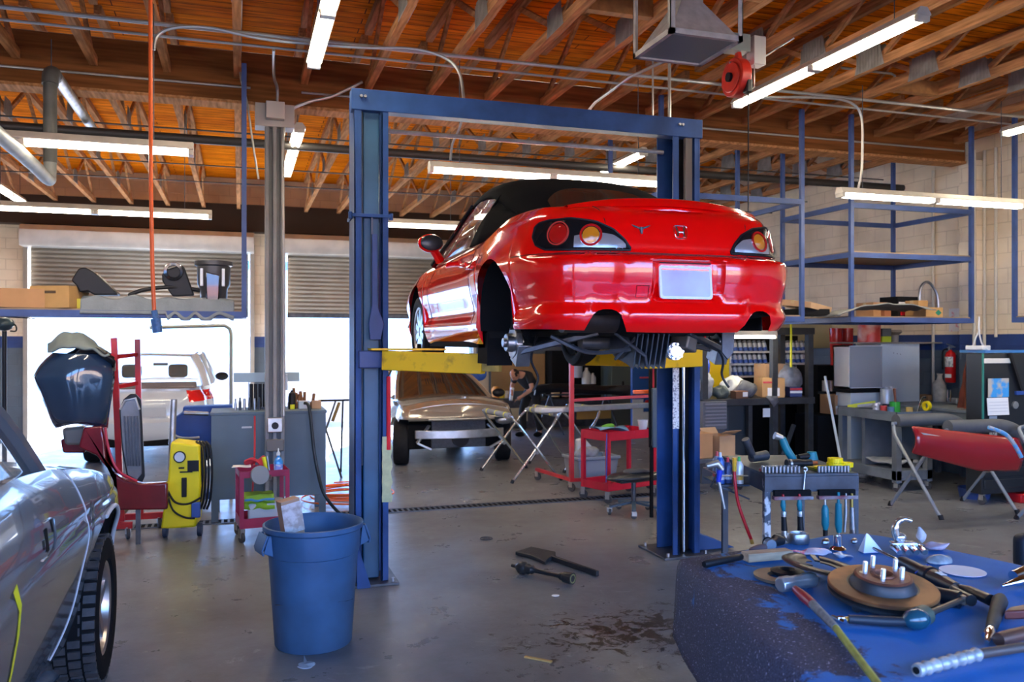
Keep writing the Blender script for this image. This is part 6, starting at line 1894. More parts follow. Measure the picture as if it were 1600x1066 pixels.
for s in (-1, 1): hm.ball((0.0, s * 0.077, -0.005), (0.020, 0.009, 0.030), 10)
ho_ = hm.build('head', skinm, body, ang=80)
em = MB(hm.m)
for s in (-1, 1): em.ball((0.086, s * 0.032, 0.012), (0.012, 0.014, 0.007), 8)
em.ball((0.085, 0, -0.062), (0.010, 0.025, 0.005), 8)
em.build('face', mat('dark_brown', (0.05, 0.02, 0.015), 0.6), body)
hr = MB(hm.m)
def hair(u, v):
 a_, b_ = u * 2 * PI, v * PI * 0.50
 k = 1 + 0.05 * noise.noise(Vector((u * 12, v * 9, 0)))
 cut = 0.35 * max(0, math.cos(a_)) * v
 return Vector((0.104 * math.sin(b_) * math.cos(a_) * k - 0.006 - 0.03 * cut, 0.082 * math.sin(b_) * math.sin(a_) * k, 0.124 * math.cos(b_ * (1 - 0.2 * cut)) * k - 0.01))
hr.grid(hair, 24, 10)
hr.build('hair', mat('hair_dark', (0.018, 0.012, 0.010), 0.7), body, ang=80, solid=0.008)
sp_ = [(hip + Vector((0, 0, 0.05)), 0.150), (waist, 0.150), (chest, 0.158), (P_(0.31, 0, 1.225), 0.085)]
se = [(0, 1), (1, 2), (2, 3)]
for s in (-1, 1):
 sh, el = arms[s][0], arms[s][1]
 n = len(sp_); sp_ += [(sh, 0.082), (sh.lerp(el, 0.5), 0.068), (sh.lerp(el, 0.66), 0.064)]; se += [(2, n), (n, n + 1), (n + 1, n + 2)]
skin('t_shirt', sp_, se, shirt, per)
tp_ = [(hip, 0.158), (hip + Vector((0, 0, 0.09)), 0.145)]; te = [(0, 1)]
for s in (-1, 1):
 hj, kn, an, to = arms[s][4:]
 n = len(tp_); tp_ += [(hj, 0.108), (kn, 0.082), (an + Vector((0, 0, 0.03)), 0.068)]; te += [(0, n), (n, n + 1), (n + 1, n + 2)]
 sh_ = MB(Matrix.Translation(an.lerp(to, 0.6) + Vector((0, 0, 0.01 - an.lerp(to, 0.6).z + 0.045))) @ Matrix.Rotation(math.atan2((to - an).y, (to - an).x), 4, 'Z')).ball((0, 0, 0), (0.14, 0.052, 0.05), 14)
 sh_.build('shoe', blackmatte, per)
skin('trousers', tp_, te, trou, per)
MB().cyl(pp * 0 + P_(0.30, 0.20, 0.95), P_(0.40, 0.16, 0.72), 0.035, n=14).build('tool_bottle', white, None, bevel=0.004)
tb_ = bpy.data.objects['tool_bottle']; tb_.location = pp; tag(tb_, 'white bottle held by the bending person', 'bottle')
# far work bench, tan board, dark shelving, lockers
tan = mat('tan_board', (0.40, 0.24, 0.10), 0.7, n=0.2, ns=3)
t, w, h = boxth('pegboard', 'tan wooden board on the back wall behind the bending person', 'board', 768, 852, 553, 612, 17.93, 0.06, tan)
t, w, h = boxth('far_workbench', 'dark long workbench against the back wall behind the bending person', 'workbench', 755, 960, 623, 690, 16.85, 0.5, darksteel, floor=True)
for i in range(3):
 MB().box(-w / 2 + 0.1 + i * w / 3, -w / 2 + w / 3 - 0.02 + i * w / 3, -0.012, 0, 0.15, h - 0.15).build('drawer_front', [mat('drawer_cream', (0.45, 0.40, 0.28), 0.6), darksteel, mat('drawer_tan', (0.4, 0.26, 0.08), 0.6)][i], t, bevel=0.004)
for i, (px, lab, colr, hh) in enumerate(((775, 'small orange item on the far workbench left of the person', (0.6, 0.25, 0.05), .25), (783, 'yellow item on the far workbench left of the person', (0.75, 0.6, 0.05), .18), (792, 'white tub on the far workbench left of the person', (0.6, 0.6, 0.6), .15), (868, 'cream round tub on the far workbench right of the person', (0.6, 0.45, 0.25), .13), (884, 'pink bottle lying on the far workbench right of the person', (0.6, 0.3, 0.35), .1))):
 p = onY(px, 620, 17.15)
 q = MB().lathe([(0.001, 0), (0.09, 0), (0.10, hh * 0.7), (0.06, hh), (0.001, hh)], 14)
 tag(q.build('tub', mat('tub%d' % i, colr, 0.5), None, loc=(p.x, 17.15, onY(800, 623, 16.9).z)), lab, 'tub')
t, w, h = boxth('dark_shelving', 'tall dark shelving full of supplies behind the red frame', 'shelving', 862, 948, 548, 685, 17.45, 0.4, blackmatte, floor=True)
MB().box(w / 2 - 0.10, w / 2 - 0.02, -0.05, 0.0, 0, h).build('post', mat('post_greygreen', (0.14, 0.17, 0.16), 0.5), t)
for px, lab, colr, ww, hh, zz in ((915, 'large white spray bottle on the dark shelving', (0.6, 0.62, 0.62), 0.10, 0.36, 600), (925, 'small white bottle right of the large one on the dark shelving', (0.6, 0.62, 0.62), 0.07, 0.24, 600), (902, 'grey paper roll on the dark shelving', (0.3, 0.35, 0.42), 0.10, 0.40, 590), (938, 'white tub low on the dark shelving', (0.5, 0.5, 0.5), 0.09, 0.28, 645)):
 p = onY(px, zz, 17.1)
 q = MB().lathe([(0.001, 0), (ww, 0), (ww, hh * 0.6), (ww * 0.4, hh * 0.85), (ww * 0.35, hh), (0.001, hh)], 14)
 tag(q.build('supply_bottle', mat('sb_%d' % px, colr, 0.4), None, loc=(p.x, 17.06, p.z)), lab, 'bottle')
t, w, h = boxth('locker', 'grey green steel locker behind the lift arm', 'locker', 956, 992, 550, 690, 16.8, 0.6, mat('locker_green', (0.085, 0.115, 0.11), 0.5), floor=True)
MB().box(-0.03, 0.0, -0.03, 0, h * 0.5, h * 0.6).build('latch', black, t)
t, w, h = boxth('blue_machine', 'tall blue and white machine right of the green locker', 'machine', 988, 1018, 568, 690, 14.5, 0.08, mat('mach_blue', (0.02, 0.09, 0.35), 0.4), floor=True)
MB().box(-w / 2 - 0.002, w / 2 + 0.02, -0.02, 0, 0, h * 0.52).build('white_lower', mat('mach_white', (0.6, 0.66, 0.72), 0.4), t, bevel=0.006)
MB().box(w * 0.05, w / 2, -0.025, -0.02, h * 0.35, h * 0.62).build('blue_door', MATS['mach_blue'], t)
MB().cyl((w * 0.25, -0.04, h * 0.47), (w * 0.25, -0.02, h * 0.47), 0.06, n=16).build('red_knob', redpaint, t)
MB().box(-0.05, w / 2, -0.03, 0, h * 0.80, h * 0.82).build('red_stripe', mat('pinkred', (0.7, 0.1, 0.15), 0.4), t)
# dark bumper lying on stands
q = MB()
rs = []
for i in range(25):
 u = i / 24
 x = -1.05 + 2.1 * u
 y = -0.35 * (2 * u - 1) ** 4
 zz = 0.98 + 0.03 * math.sin(u * 6)
 hh = 0.16 + 0.06 * (u > 0.8) * (u - 0.8) * 5
 rs.append([Vector((x, y - 0.35 * (abs(2 * u - 1) ** 3) * 0, zz - hh)), Vector((x, y - 0.06, zz - hh * 0.5)), Vector((x, y - 0.02, zz)), Vector((x, y + 0.10, zz + 0.01)), Vector((x, y + 0.05, zz - hh))])
p = onY(905, 612, 15.3)
bu = tag(q.rings(rs).build('car_bumper', [black], None, ang=60, loc=(p.x, 15.3, 0)), 'dark car bumper resting on a stand behind the red frame', 'car bumper')
bs_ = thing('bumper_stand', 'thin dark stand carrying the car bumper in the background', 'stand', (p.x, 15.35, 0))
for s in (-1, 1):
 for d in (-0.3, 0.3):
  MB().tube([(s * 0.6, 0, 0.80), (s * 0.6 + d, 0.0, 0.0)], 0.016, 8).build('leg', darksteel, bs_)
MB().tube([(-0.75, 0, 0.80), (0.75, 0, 0.80)], 0.018, 8).build('top_bar', darksteel, bs_)
# grey ribbed curtain at back and balloon-like blue thing
t, w, h = boxth('shutter_roll', 'grey ribbed roller shutter section beside the door pier', 'shutter', 738, 764, 556, 690, 17.4, 0.2, curt, floor=True)
q = MB().ball((0, 0, 0), (0.16, 0.10, 0.13), 14).ball((0.14, 0, 0.06), (0.13, 0.10, 0.12), 14).cyl((0.05, 0, -0.32), (0.05, 0, -0.05), 0.05, n=10)
p = onY(738, 590, 14.6)
tag(q.build('blue_bundle', mat('bundle_blue', (0.04, 0.12, 0.45), 0.6, col2=(0.6, 0.35, 0.35), ns=6, thr=(0.35, 0.4)), None, loc=p), 'blue and pink cloth bundle hanging between the silver saloon and the board', 'cloth')
tag(MB().tube([(p.x, 14.6, p.z - 0.05), (p.x, 14.6, ZJ)], 0.004, 5).build('support_wire', darksteel), 'thin cord holding the blue bundle', 'cord')
# chrome X-leg work stands with taped pads
chrm = mat('stand_chrome', (0.62, 0.68, 0.72), 0.22, 0.9)
padm = mat('pad_grey', (0.30, 0.33, 0.38), 0.8, n=0.2, ns=9)
def xstand(lab, c, rz, w=0.72, h=0.95, spread=0.62, m=None, rad=0.016, pads=True, name='work_stand'):
 t = thing(name, lab, 'work stand', c, rz)
 m = m or chrm
 # two U frames crossing; tops along local y
 for s in (-1, 1):
  pts = [(-s * spread / 2, -w / 2, 0.0), (s * spread * 0.36, -w / 2, h * 0.86), (s * spread * 0.46, -w / 2 + 0.05, h * 0.96), (s * spread * 0.48, -w / 2 + 0.12, h), (s * spread * 0.48, w / 2 - 0.12, h), (s * spread * 0.46, w / 2 - 0.05, h * 0.96), (s * spread * 0.36, w / 2, h * 0.86), (-s * spread / 2, w / 2, 0.0)]
  pts = [Vector(q) + Vector((0, s * 0.012, 0)) for q in pts]
  fr = MB().tube([pts[0]] + spline(pts[1:-1], 3) + [pts[-1]], rad, 10).build('leg_frame', m, t)
  for e in (pts[0], pts[-1]):
   MB().cyl(e, e + Vector((s * 0.02, 0, 0.045)), rad * 1.35, n=10).build('rubber_foot', black, fr)
  if pads:
   MB().cyl((s * spread * 0.48, -w / 2 + 0.13, h), (s * spread * 0.48, w / 2 - 0.13, h), rad * 2.1, n=14).build('pad', padm, t)
   for k in (-0.28, 0, 0.28):
    MB().cyl((s * spread * 0.48, w * k - 0.012, h), (s * spread * 0.48, w * k + 0.012, h), rad * 2.2, n=14).build('yellow_tape', MATS['yellow_tape'], t)
 for y in (-w / 2, w / 2):
  MB().cyl((0, y - 0.02, h * 0.44), (0, y + 0.02, h * 0.44), rad * 1.3, n=10).build('pivot', steel, t)
 return t
def mid2(a, b): return (Vector(a) + Vector(b)) / 2
xstand('chrome cross-leg work stand with taped pads nearest the silver saloon', (3.66, 10.96, 0), 0.08, 1.15, 0.87, 0.70, rad=0.018)
xstand('chrome cross-leg work stand with taped pads behind the red frame', (4.55, 11.5, 0), 0.18, 1.0, 0.87, 0.66, rad=0.018)
# long silver rail resting on the stands
a, b = onY(845, 660, 10.3), onY(1012, 648, 10.7)
t = thing('bumper_bar', 'long silver metal rail laid across the chrome work stands', 'rail', (a.x, a.y, 0.905), math.atan2(b.y - a.y, b.x - a.x))
Lr = math.hypot(b.x - a.x, b.y - a.y)
sv = mat('rail_silver', (0.40, 0.45, 0.50), 0.35, 0.5, n=0.2, ns=8)
MB().box(0.05, Lr, -0.05, 0.05, 0.0, 0.075).build('rail', sv, t, bevel=0.012)
MB().prism([(-0.06, -0.10), (0.25, -0.14), (0.34, -0.08), (0.34, 0.08), (0.05, 0.12), (-0.06, 0.06)], 0.06, (0, 0, 0.015), 'Z').build('end_bracket', mat('bracket_white', (0.62, 0.66, 0.70), 0.4), t, bevel=0.012)
# red tube frame rack on casters
pz = onZ(893, 768, 0.0)
t = thing('frame_rack', 'tall thin red steel frame rack on casters right of the chrome stands', 'rack', pz)
MB().bar((0, 0, 0.12), (0, 0, 1.90), 0.05, 0.05).build('upright', redpaint, t)
MB().bar((0, 0, 0.14), (1.0, -0.12, 0.14), 0.04, 0.04).build('base_rail', redpaint, t)
MB().bar((0, 0, 0.14), (-0.12, 0.95, 0.14), 0.04, 0.04).build('base_rail', redpaint, t)
MB().bar((0, 0, 1.12), (1.05, -0.10, 1.16), 0.03, 0.035).build('cross_bar', redpaint, t)
MB().bar((1.05, -0.10, 0.12), (1.05, -0.10, 1.90), 0.04, 0.04).build('upright', redpaint, t)
for x, y in ((0, 0), (1.0, -0.12), (-0.12, 0.9)): caster(t, x, y, 0.05, 0.6, 0.12)
# grey tub on the floor
p = onZ(932, 764, 0.0)
t = thing('storage_bin', 'grey plastic storage bin on the floor between the red frame and red cart', 'bin', (p.x + 0.02, p.y + 0.22, 0), 0.1)
gb_ = mat('tote_grey', (0.22, 0.25, 0.29), 0.5)
MB().rings([[Vector((sx * w_, sy * d_, z)) for sx, sy in ((-1, -1), (1, -1), (1, 1), (-1, 1))] for w_, d_, z in ((0.24, 0.17, 0.0), (0.29, 0.20, 0.36), (0.31, 0.22, 0.36), (0.31, 0.22, 0.40), (0.28, 0.19, 0.40), (0.24, 0.16, 0.03))]).build('tub', gb_, t, bevel=0.01)
q = wobble(MB().ball((-0.05, 0, 0.42), (0.16, 0.12, 0.10), 14), 0.05, 7)
tag(q.build('crumpled_bag', mat('bag_grey', (0.30, 0.32, 0.36), 0.4, n=0.5, ns=8), None, ang=80, loc=(p.x, p.y + 0.2, 0)), 'crumpled plastic heaped in the grey storage bin', 'plastic bag')
q = MB().prism([(-0.12, 0.36), (0.06, 0.36), (0.12, 0.46), (-0.02, 0.62), (-0.12, 0.60)], 0.10, (0, -0.02, 0), 'Y')
tag(q.build('white_plastic_part', mat('part_white', (0.55, 0.6, 0.64), 0.4), None, bevel=0.02, loc=(p.x - 0.05, p.y + 0.22, 0)), 'white plastic part standing up out of the grey storage bin', 'car part')
# red service cart
crd = mat('cart_red', (0.50, 0.01, 0.035), 0.4, n=0.2, ns=5)
pl_, pr_ = onZ(950, 788, 0.0), onZ(1036, 775, 0.0)
t = thing('service_cart', 'red service cart with blue papers behind the right lift post', 'service cart', (pl_.x, pl_.y, 0), math.atan2(pr_.y - pl_.y, pr_.x - pl_.x) + 0.02)
RC = t
cw2, cd2, ch2 = 0.78, 0.46, 0.80
for z, h in ((ch2 - 0.09, 0.10), (0.14, 0.09)):
 q = MB().box(0, cw2, 0, cd2, z, z + 0.006)
 q.box(0, cw2, 0, 0.004, z, z + h).box(0, cw2, cd2 - 0.004, cd2, z, z + h).box(0, 0.004, 0, cd2, z, z + h).box(cw2 - 0.004, cw2, 0, cd2, z, z + h)
 q.build('tray', crd, t)
for x in (0, cw2 - 0.04):
 for y in (0, cd2 - 0.04):
  MB().box(x, x + 0.04, y - 0.003, y + 0.002, 0.14, ch2).box(x if x else x - 0.003, x + 0.003 if not x else x + 0.043, y, y + 0.04, 0.14, ch2).build('leg', crd, t)
  caster(t, x + 0.02, y + 0.02, 0.05, 0.5, 0.135)
M4 = Matrix.Translation(t.location) @ Matrix.Rotation(t.rotation_euler[2], 4, 'Z')
def rcw(x, y, z): return M4 @ Vector((x, y, z))
q = wobble(MB().grid(lambda u, v: Vector((-0.22 + 0.44 * u, -0.16 + 0.32 * v, 0.02 + 0.03 * math.sin(u * 4 + v * 3))), 12, 10), 0.02, 6)
tag(q.build('blue_paper', mat('paper_blue', (0.12, 0.25, 0.38), 0.7), None, ang=80, solid=0.004, loc=rcw(0.26, 0.22, ch2 + 0.0)), 'crumpled blue paper sheet on the red service cart', 'paper')
tag(MB().lathe([(0.001, 0), (0.045, 0), (0.062, 0.13), (0.058, 0.13), (0.04, 0.01), (0.001, 0.01)], 20).build('cup', mat('cup_white', (0.5, 0.52, 0.58), 0.4), None, loc=rcw(0.66, 0.10, ch2 - 0.02)), 'white cup at the right end of the red service cart', 'cup')
q = wobble(MB().ball((0, 0, 0.03), (0.09, 0.06, 0.03), 12), 0.02, 12)
tag(q.build('green_gloves', mat('glove_green', (0.12, 0.35, 0.04), 0.7), None, loc=rcw(0.36, 0.38, ch2 - 0.0)), 'bright green gloves at the back of the red service cart', 'gloves')
tag(MB().tube(spline([rcw(-0.02, 0.0, 0.80), rcw(-0.03, -0.01, 0.65), rcw(-0.02, 0, 0.45), rcw(-0.03, 0, 0.25)], 4), 0.006, 6).build('hanging_string', mat('cord_blue', (0.03, 0.07, 0.4), 0.5)), 'thin blue cord hanging from the left corner of the red service cart', 'cord')
# mechanic's stool / creeper seat with five-star base
pst = onZ(990, 803, 0.0)
t = thing('mechanic_stool', 'black padded rolling stool in front of the red service cart', 'stool', pst, 0.2)
MB().ball((0, 0, 0.40), (0.34, 0.17, 0.06), 24).box(-0.25, 0.25, -0.13, 0.13, 0.36, 0.385).build('seat', mat('stool_vinyl', (0.02, 0.022, 0.026), 0.35), t, ang=60)
MB().cyl((0, 0, 0.12), (0, 0, 0.37), 0.026, n=12).build('column', darksteel, t)
q = MB()
for k in range(5):
 a_ = 2 * PI * k / 5 + 0.3
 MB().bar((0, 0, 0.13), (0.27 * math.cos(a_), 0.27 * math.sin(a_), 0.085), 0.045, 0.025).build('leg', mat('stool_base', (0.06, 0.10, 0.14), 0.4), t, bevel=0.005)
 caster(t, 0.27 * math.cos(a_), 0.27 * math.sin(a_), 0.032, a_, 0.078)
q = wobble(MB().ball((0.05, -0.02, 0.46), (0.18, 0.11, 0.03), 16), 0.02, 9)
tag(q.build('dark_cloth', mat('cloth_dark', (0.05, 0.055, 0.065), 0.85), None, loc=pst), 'dark cloth lying on the black rolling stool', 'cloth')
# dark slab / grey board beside the right post
t, w, h = boxth('steel_sheet', 'dark grey upright steel sheet just left of the right lift post', 'steel sheet', 1020, 1036, 607, 700, 7.9, 0.10, mat('sheet_slate', (0.07, 0.10, 0.13), 0.5))
MB().bar((-0.06, 0.03, -t.location.z), (-0.06, 0.03, 0.02), 0.03, 0.03).bar((-0.06, 0.05, 0), (-0.06, 0.05, 1.1), 0.03, 0.03).build('post', blackmatte, t)
a, b = onY(990, 613, 8.05), onY(1020, 612, 8.05)
tag(MB().bar(a, b, 0.05, 0.04).build('orange_bar', orange, None, bevel=0.006), 'short bright orange bar beside the dark upright sheet', 'bar')
# axle shaft and mud flap on the floor
p = onZ(800, 886, 0.04); q_ = onZ(895, 905, 0.05)
d = (q_ - p); L_ = d.length
t = thing('drive_shaft', 'black drive shaft with rubber boots lying on the floor', 'drive shaft', (p.x, p.y, 0), math.atan2(d.y, d.x))
q = MB()
prof = [(0.0, 0.014), (0.04, 0.016), (0.06, 0.03), (0.09, 0.05), (0.13, 0.050), (0.15, 0.038), (0.17, 0.042), (0.19, 0.032), (0.21, 0.034), (0.23, 0.02), (0.26, 0.018), (L_ - 0.13, 0.018), (L_ - 0.11, 0.03), (L_ - 0.09, 0.028), (L_ - 0.08, 0.04), (L_ - 0.06, 0.042), (L_ - 0.0, 0.045), (L_, 0.035)]
q.tube([(x, 0, 0.052) for x, r in prof], [r for x, r in prof], 20)
q.build('shaft', mat('shaft_black', (0.02, 0.024, 0.028), 0.35, n=0.3, ns=20), t, ang=40)
MB().lathe([(0.02, L_ - 0.001), (0.035, L_ + 0.002), (0.038, L_ - 0.01)], 16, c=(0, 0, 0.052), axis='X').build('splined_end', mat('greasy_green', (0.25, 0.27, 0.12), 0.4, 0.4), t)
a = onZ(805, 868, 0.01)
pl2 = [onZ(*q, 0.0) for q in ((805, 868), (830, 860), (868, 868), (868, 876), (858, 878), (852, 884), (830, 874))]
c = sum(pl2, Vector()) / len(pl2)
q = MB().prism([(v.x - c.x, v.y - c.y) for v in pl2], 0.03, (0, 0, 0.004), 'Z')
t = thing('mud_flap', 'flat black fan-shaped plate with a long bar lying behind the drive shaft', 'car part', (c.x, c.y, 0))
q.build('plate', mat('flap_black', (0.015, 0.018, 0.022), 0.5, bump=0.2, bs=30), t, bevel=0.006)
a, b = onZ(862, 876, 0.0) - c, onZ(934, 901, 0.0) - c
MB().bar((a.x, a.y, 0.022), (b.x, b.y, 0.022), 0.045, 0.03).build('bar', MATS['flap_black'], t, bevel=0.006)
a, b = onZ(820, 1028, 0.0), onZ(862, 1036, 0.0)
tag(MB().bar(a + Vector((0, 0, 0.006)), b + Vector((0, 0, 0.006)), 0.02, 0.008).build('wood_splinter', mat('splinter', (0.50, 0.34, 0.12), 0.7)), 'thin yellowish wood splinter on the floor near the bottom edge', 'wood splinter')
p = onZ(868, 932, 0.0)
tag(MB().ball((p.x, p.y, 0.006), (0.03, 0.025, 0.006), 12).build('pale_pebble', white), 'tiny pale blue-white disc on the floor right of the drive shaft', 'debris')
p = onZ(760, 842, 0.0)
q = MB().lathe([(0.06, 0.0), (0.062, 0.006), (0.055, 0.008), (0.05, 0.004)], 28).cyl((0, 0, 0), (0, 0, 0.004), 0.035, n=20)
tag(q.build('floor_ring', darksteel, None, loc=p), 'small round metal floor cap before the lift', 'floor cap')
p = onZ(478, 1040, 0.0)
q = wobble(MB().lathe([(0.001, 0.004), (0.05, 0.004), (0.055, 0.0)], 20), 0.01, 20).add([(-0.012, 0.02, 0.004), (0.012, 0.02, 0.004), (0.0, 0.16, 0.004)], [(0, 1, 2)])
tag(q.build('paint_spill', mat('spill_blue', (0.30, 0.40, 0.52), 0.4), None, loc=p), 'dried pale paint drip on the floor below the trash can', 'paint drip')
# ================================================================== right background
# hanging rack contents
SHR = 2.147
def onrack(px, Y): return Vector((onY(px, 500, Y).x, Y, SHR))
p = onrack(1262, 8.4)
t = carton('flat_carton', 'flat tan carton lying tilted on the blue rack beside the red bumper', p + Vector((0, 0.1, 0.09)), (0.44, 0.5, 0.07), 0.3, m=card2); t.rotation_euler = (0.12, 0.12, 0.35)
tag(MB().box(-0.25, 0.2, -0.2, 0.2, 0, 0.08).build('dark_case', blackmatte, None, bevel=0.01, loc=(onY(1262, 490, 8.4).x, 8.45, SHR)), 'flat dark case under the tilted tan carton on the blue rack', 'case')
q = MB()
def ins(u, v):
 x = onY(1290 + 150 * u, 490, 8.25).x
 z = SHR + 0.16 * math.sin(PI * min(1, 0.25 + 0.75 * (1 - u))) ** 0.7 * (1 - 0.35 * v) + 0.02 * noise.noise(Vector((u * 6, v * 4, 4)))
 y = 8.02 + 0.5 * v
 if v < 0.25 and u > 0.55: z -= 0.28 * (0.25 - v) * (u - 0.4)
 return Vector((x, y, z))
q.grid(ins, 36, 16)
tag(q.build('grey_mat', mat('mat_grey', (0.23, 0.23, 0.22), 0.85, n=0.2, ns=6), None, ang=80, solid=0.014), 'grey curved floor mat drooping over the front of the blue rack', 'mat')
for px, w_, h_, y_, m_, lab in ((1364, 0.28, 0.20, 8.95, card, 'brown carton at the back of the blue rack above the grey mat'), (1382, 0.30, 0.17, 8.9, mat('carton_redbrown', (0.35, 0.13, 0.06), 0.8), 'reddish brown carton between the others on the blue rack'), (1404, 0.34, 0.27, 8.8, blackmatte, 'black printed box on the blue rack behind the small cartons')):
 p = onrack(px, y_)
 t = carton('cardboard_box', lab, p, (w_, 0.3, h_), 0.05, m=m_, tape=m_ is not blackmatte)
 if m_ is blackmatte:
  MB().box(-0.15, 0.05, -0.153, -0.15, 0.17, 0.20).build('white_print', paper, t); MB().box(0.02, 0.16, -0.153, -0.15, 0.03, 0.15).build('white_panel', paper, t)
  MB().box(-0.12, -0.02, -0.153, -0.15, 0.03, 0.15).build('red_panel', redpaint, t)
p = onrack(1432, 8.5); t = carton('cardboard_box', 'taller orange-brown carton on the blue rack, right of the grey mat', p, (0.17, 0.2, 0.21), 0.1, m=MATS['carton_ochre'])
p = onrack(1450, 8.3); t = carton('cardboard_box', 'wide low carton with dark green print at the right end of the blue rack', p, (0.27, 0.2, 0.115), 0.02, m=MATS['carton_ochre'])
MB().prism([(0.01, 0.05), (0.06, 0.09), (0.11, 0.05), (0.06, 0.015)], 0.002, (0, -0.103, 0), 'Y').build('green_mark', mat('print_green', (0.01, 0.16, 0.10), 0.6), t)
MB().tube(spline([(onrack(1436, 8.62)), onrack(1436, 8.62) + Vector((0.02, 0, 0.36)), onrack(1450, 8.62) + Vector((0, 0, 0.46)), onrack(1464, 8.62) + Vector((0, 0, 0.30)), onrack(1466, 8.62)], 5), 0.018, 8).build('bent_tube', steel)
tag(bpy.data.objects['bent_tube'], 'bent grey tube standing behind the cartons on the blue rack', 'tube')
p = onY(1578, 478, 6.6)
t = carton('cardboard_box', 'large brown carton with folded flap on the rack at the right edge', (8.98, 6.70, SHR), (0.46, 0.40, 0.24), 0.25, m=mat('carton_warm', (0.52, 0.26, 0.09), 0.8), open_=True)
tube_light((8.72, 6.22, 2.008), (9.46, 6.22, 2.008), 'under-shelf tube light on the rack at the right edge', cords=False, w=0.09, seam=False)
# tall dark steel rack with cluttered bench
YR = 9.6
ra, rb2 = onY(1098, 700, YR).x, onY(1272, 700, YR).x
t = thing('steel_rack', 'tall black steel rack with cluttered middle shelf below the red bumper', 'steel rack', (ra, YR, 0))
RW = rb2 - ra
blk = mat('rack_black', (0.035, 0.038, 0.042), 0.5, n=0.4, ns=9)
zm = onY(1200, 622, YR).z; ztp = onY(1200, 512, YR).z
for x in (0.0, RW * 0.62, RW - 0.09):
 MB().box(x, x + 0.08, 0, 0.08, 0, ztp).build('post', blk, t)
for x in (0.0, RW - 0.09):
 MB().box(x, x + 0.08, 0.62, 0.70, 0, ztp).build('post', blk, t)
MB().box(RW * 0.40, RW * 0.40 + 0.06, 0.0, 0.06, 0, zm).build('post', blk, t)
for z in (zm, ztp):
 MB().box(0.0, RW, -0.02, 0.72, z - 0.09, z).build('shelf', blk, t, bevel=0.006)
MB().bar((RW * 0.82, 0.02, 0.72), (RW * 0.66, 0.03, 0.05), 0.05, 0.04).build('brace', blk, t)
tube_light((onY(1131, 524, YR - 0.1).x, YR - 0.10, onY(1131, 524, YR).z), (onY(1212, 524, YR - 0.1).x, YR - 0.10, onY(1131, 524, YR).z), 'yellowish tube light fixed under the top of the black rack', cords=False, w=0.08, seam=False)
YF = YR + 0.06
def onr(px, dy=0.1): return Vector((onY(px, 620, YR + dy).x, YR + dy, zm + 0.002))
p = onr(1204, 0.16)
t = carton('cardboard_box', 'brown carton with red mark and white label on the black rack shelf', p, (0.30, 0.3, 0.26), -0.35, m=mat('carton_orange', (0.50, 0.29, 0.12), 0.8, n=0.1, ns=5), label_paper=(0.0, 0.075, 0.16, 0.11, None))
MB().box(-0.14, -0.02, -0.153, -0.15, 0.19, 0.215).build('red_print', redpaint, t)
p = onr(1203, 0.48)
t = carton('cardboard_box', 'wide pale carton behind, on top of the clutter on the black rack', p, (0.36, 0.24, 0.44), 0.05, m=card2)
p = onr(1155, 0.02)
t = carton('cardboard_box', 'small dark brown carton with white label at the shelf front', p, (0.20, 0.12, 0.10), 0.1, m=mat('carton_dark', (0.17, 0.08, 0.04), 0.8), tape=False, label_paper=(0.05, 0.055, 0.08, 0.06, None))
p = onr(1240, 0.12)
t = carton('parts_box', 'red, white and blue box beside the brown carton on the black rack', p, (0.17, 0.15, 0.13), -0.2, m=mat('box_navy', (0.02, 0.04, 0.15), 0.5), tape=False, cat='box')
MB().box(-0.086, 0.086, -0.078, -0.075, 0.05, 0.08).build('white_stripe', paper, t); MB().box(-0.086, 0.086, -0.078, -0.075, 0.09, 0.12).build('red_stripe', redpaint, t)
bagm = mat('clear_bag', (0.42, 0.43, 0.44), 0.25, n=0.4, ns=9, alpha=0.85)
def lump(lab, name, cat, c, r, m, amp=0.04, sc=8, seed=0.0):
 q = wobble(MB().ball((0, 0, r[2]), r, 20), amp, sc, seed)
 for i, v in enumerate(q.v):
  if v.z < 0: q.v[i].z = 0
 return tag(q.build(name, m, None, ang=70, loc=c), lab, cat)
lump('clear grey plastic bag bulging right behind the brown carton', 'plastic_bag', 'plastic bag', onr(1228, 0.42), (0.20, 0.14, 0.22), bagm, 0.07, 7, 1)
lump('heap of white gloves on the left of the black rack shelf', 'glove_heap', 'gloves', onr(1146, 0.28), (0.19, 0.14, 0.13), mat('glove_white', (0.60, 0.62, 0.58), 0.8), 0.08, 11, 2)
lump('grey plastic wrap in front of the white gloves on the black rack', 'plastic_wrap', 'plastic bag', onr(1166, 0.12), (0.17, 0.08, 0.12), mat('wrap_grey', (0.17, 0.18, 0.20), 0.3, n=0.5, ns=9), 0.07, 9, 3)
lump('crumpled clear bag at the left end of the black rack next to the lift post', 'plastic_bag', 'plastic bag', onr(1100, 0.12), (0.13, 0.10, 0.17), mat('bag_pale', (0.42, 0.44, 0.46), 0.3, n=0.4, ns=12), 0.06, 10, 4)
lump('bright blue bag on top of the clear bag beside the lift post', 'blue_bag', 'plastic bag', onr(1094, 0.20) + Vector((0, 0, 0.30)), (0.14, 0.11, 0.12), mat('bag_blue', (0.01, 0.06, 0.45), 0.35), 0.06, 8, 5)
lump('dark grey bag between the clear bag and white gloves', 'dark_bag', 'plastic bag', onr(1125, 0.08), (0.13, 0.08, 0.09), mat('bag_dark', (0.10, 0.13, 0.12), 0.5, n=0.5, ns=9), 0.06, 10, 6)
q = MB().add([onY(1196, 619, YR - 0.03), onY(1214, 619, YR - 0.03), onY(1216, 628, YR - 0.04), onY(1209, 636, YR - 0.05), onY(1203, 628, YR - 0.04)], [(0, 1, 2, 3, 4)])
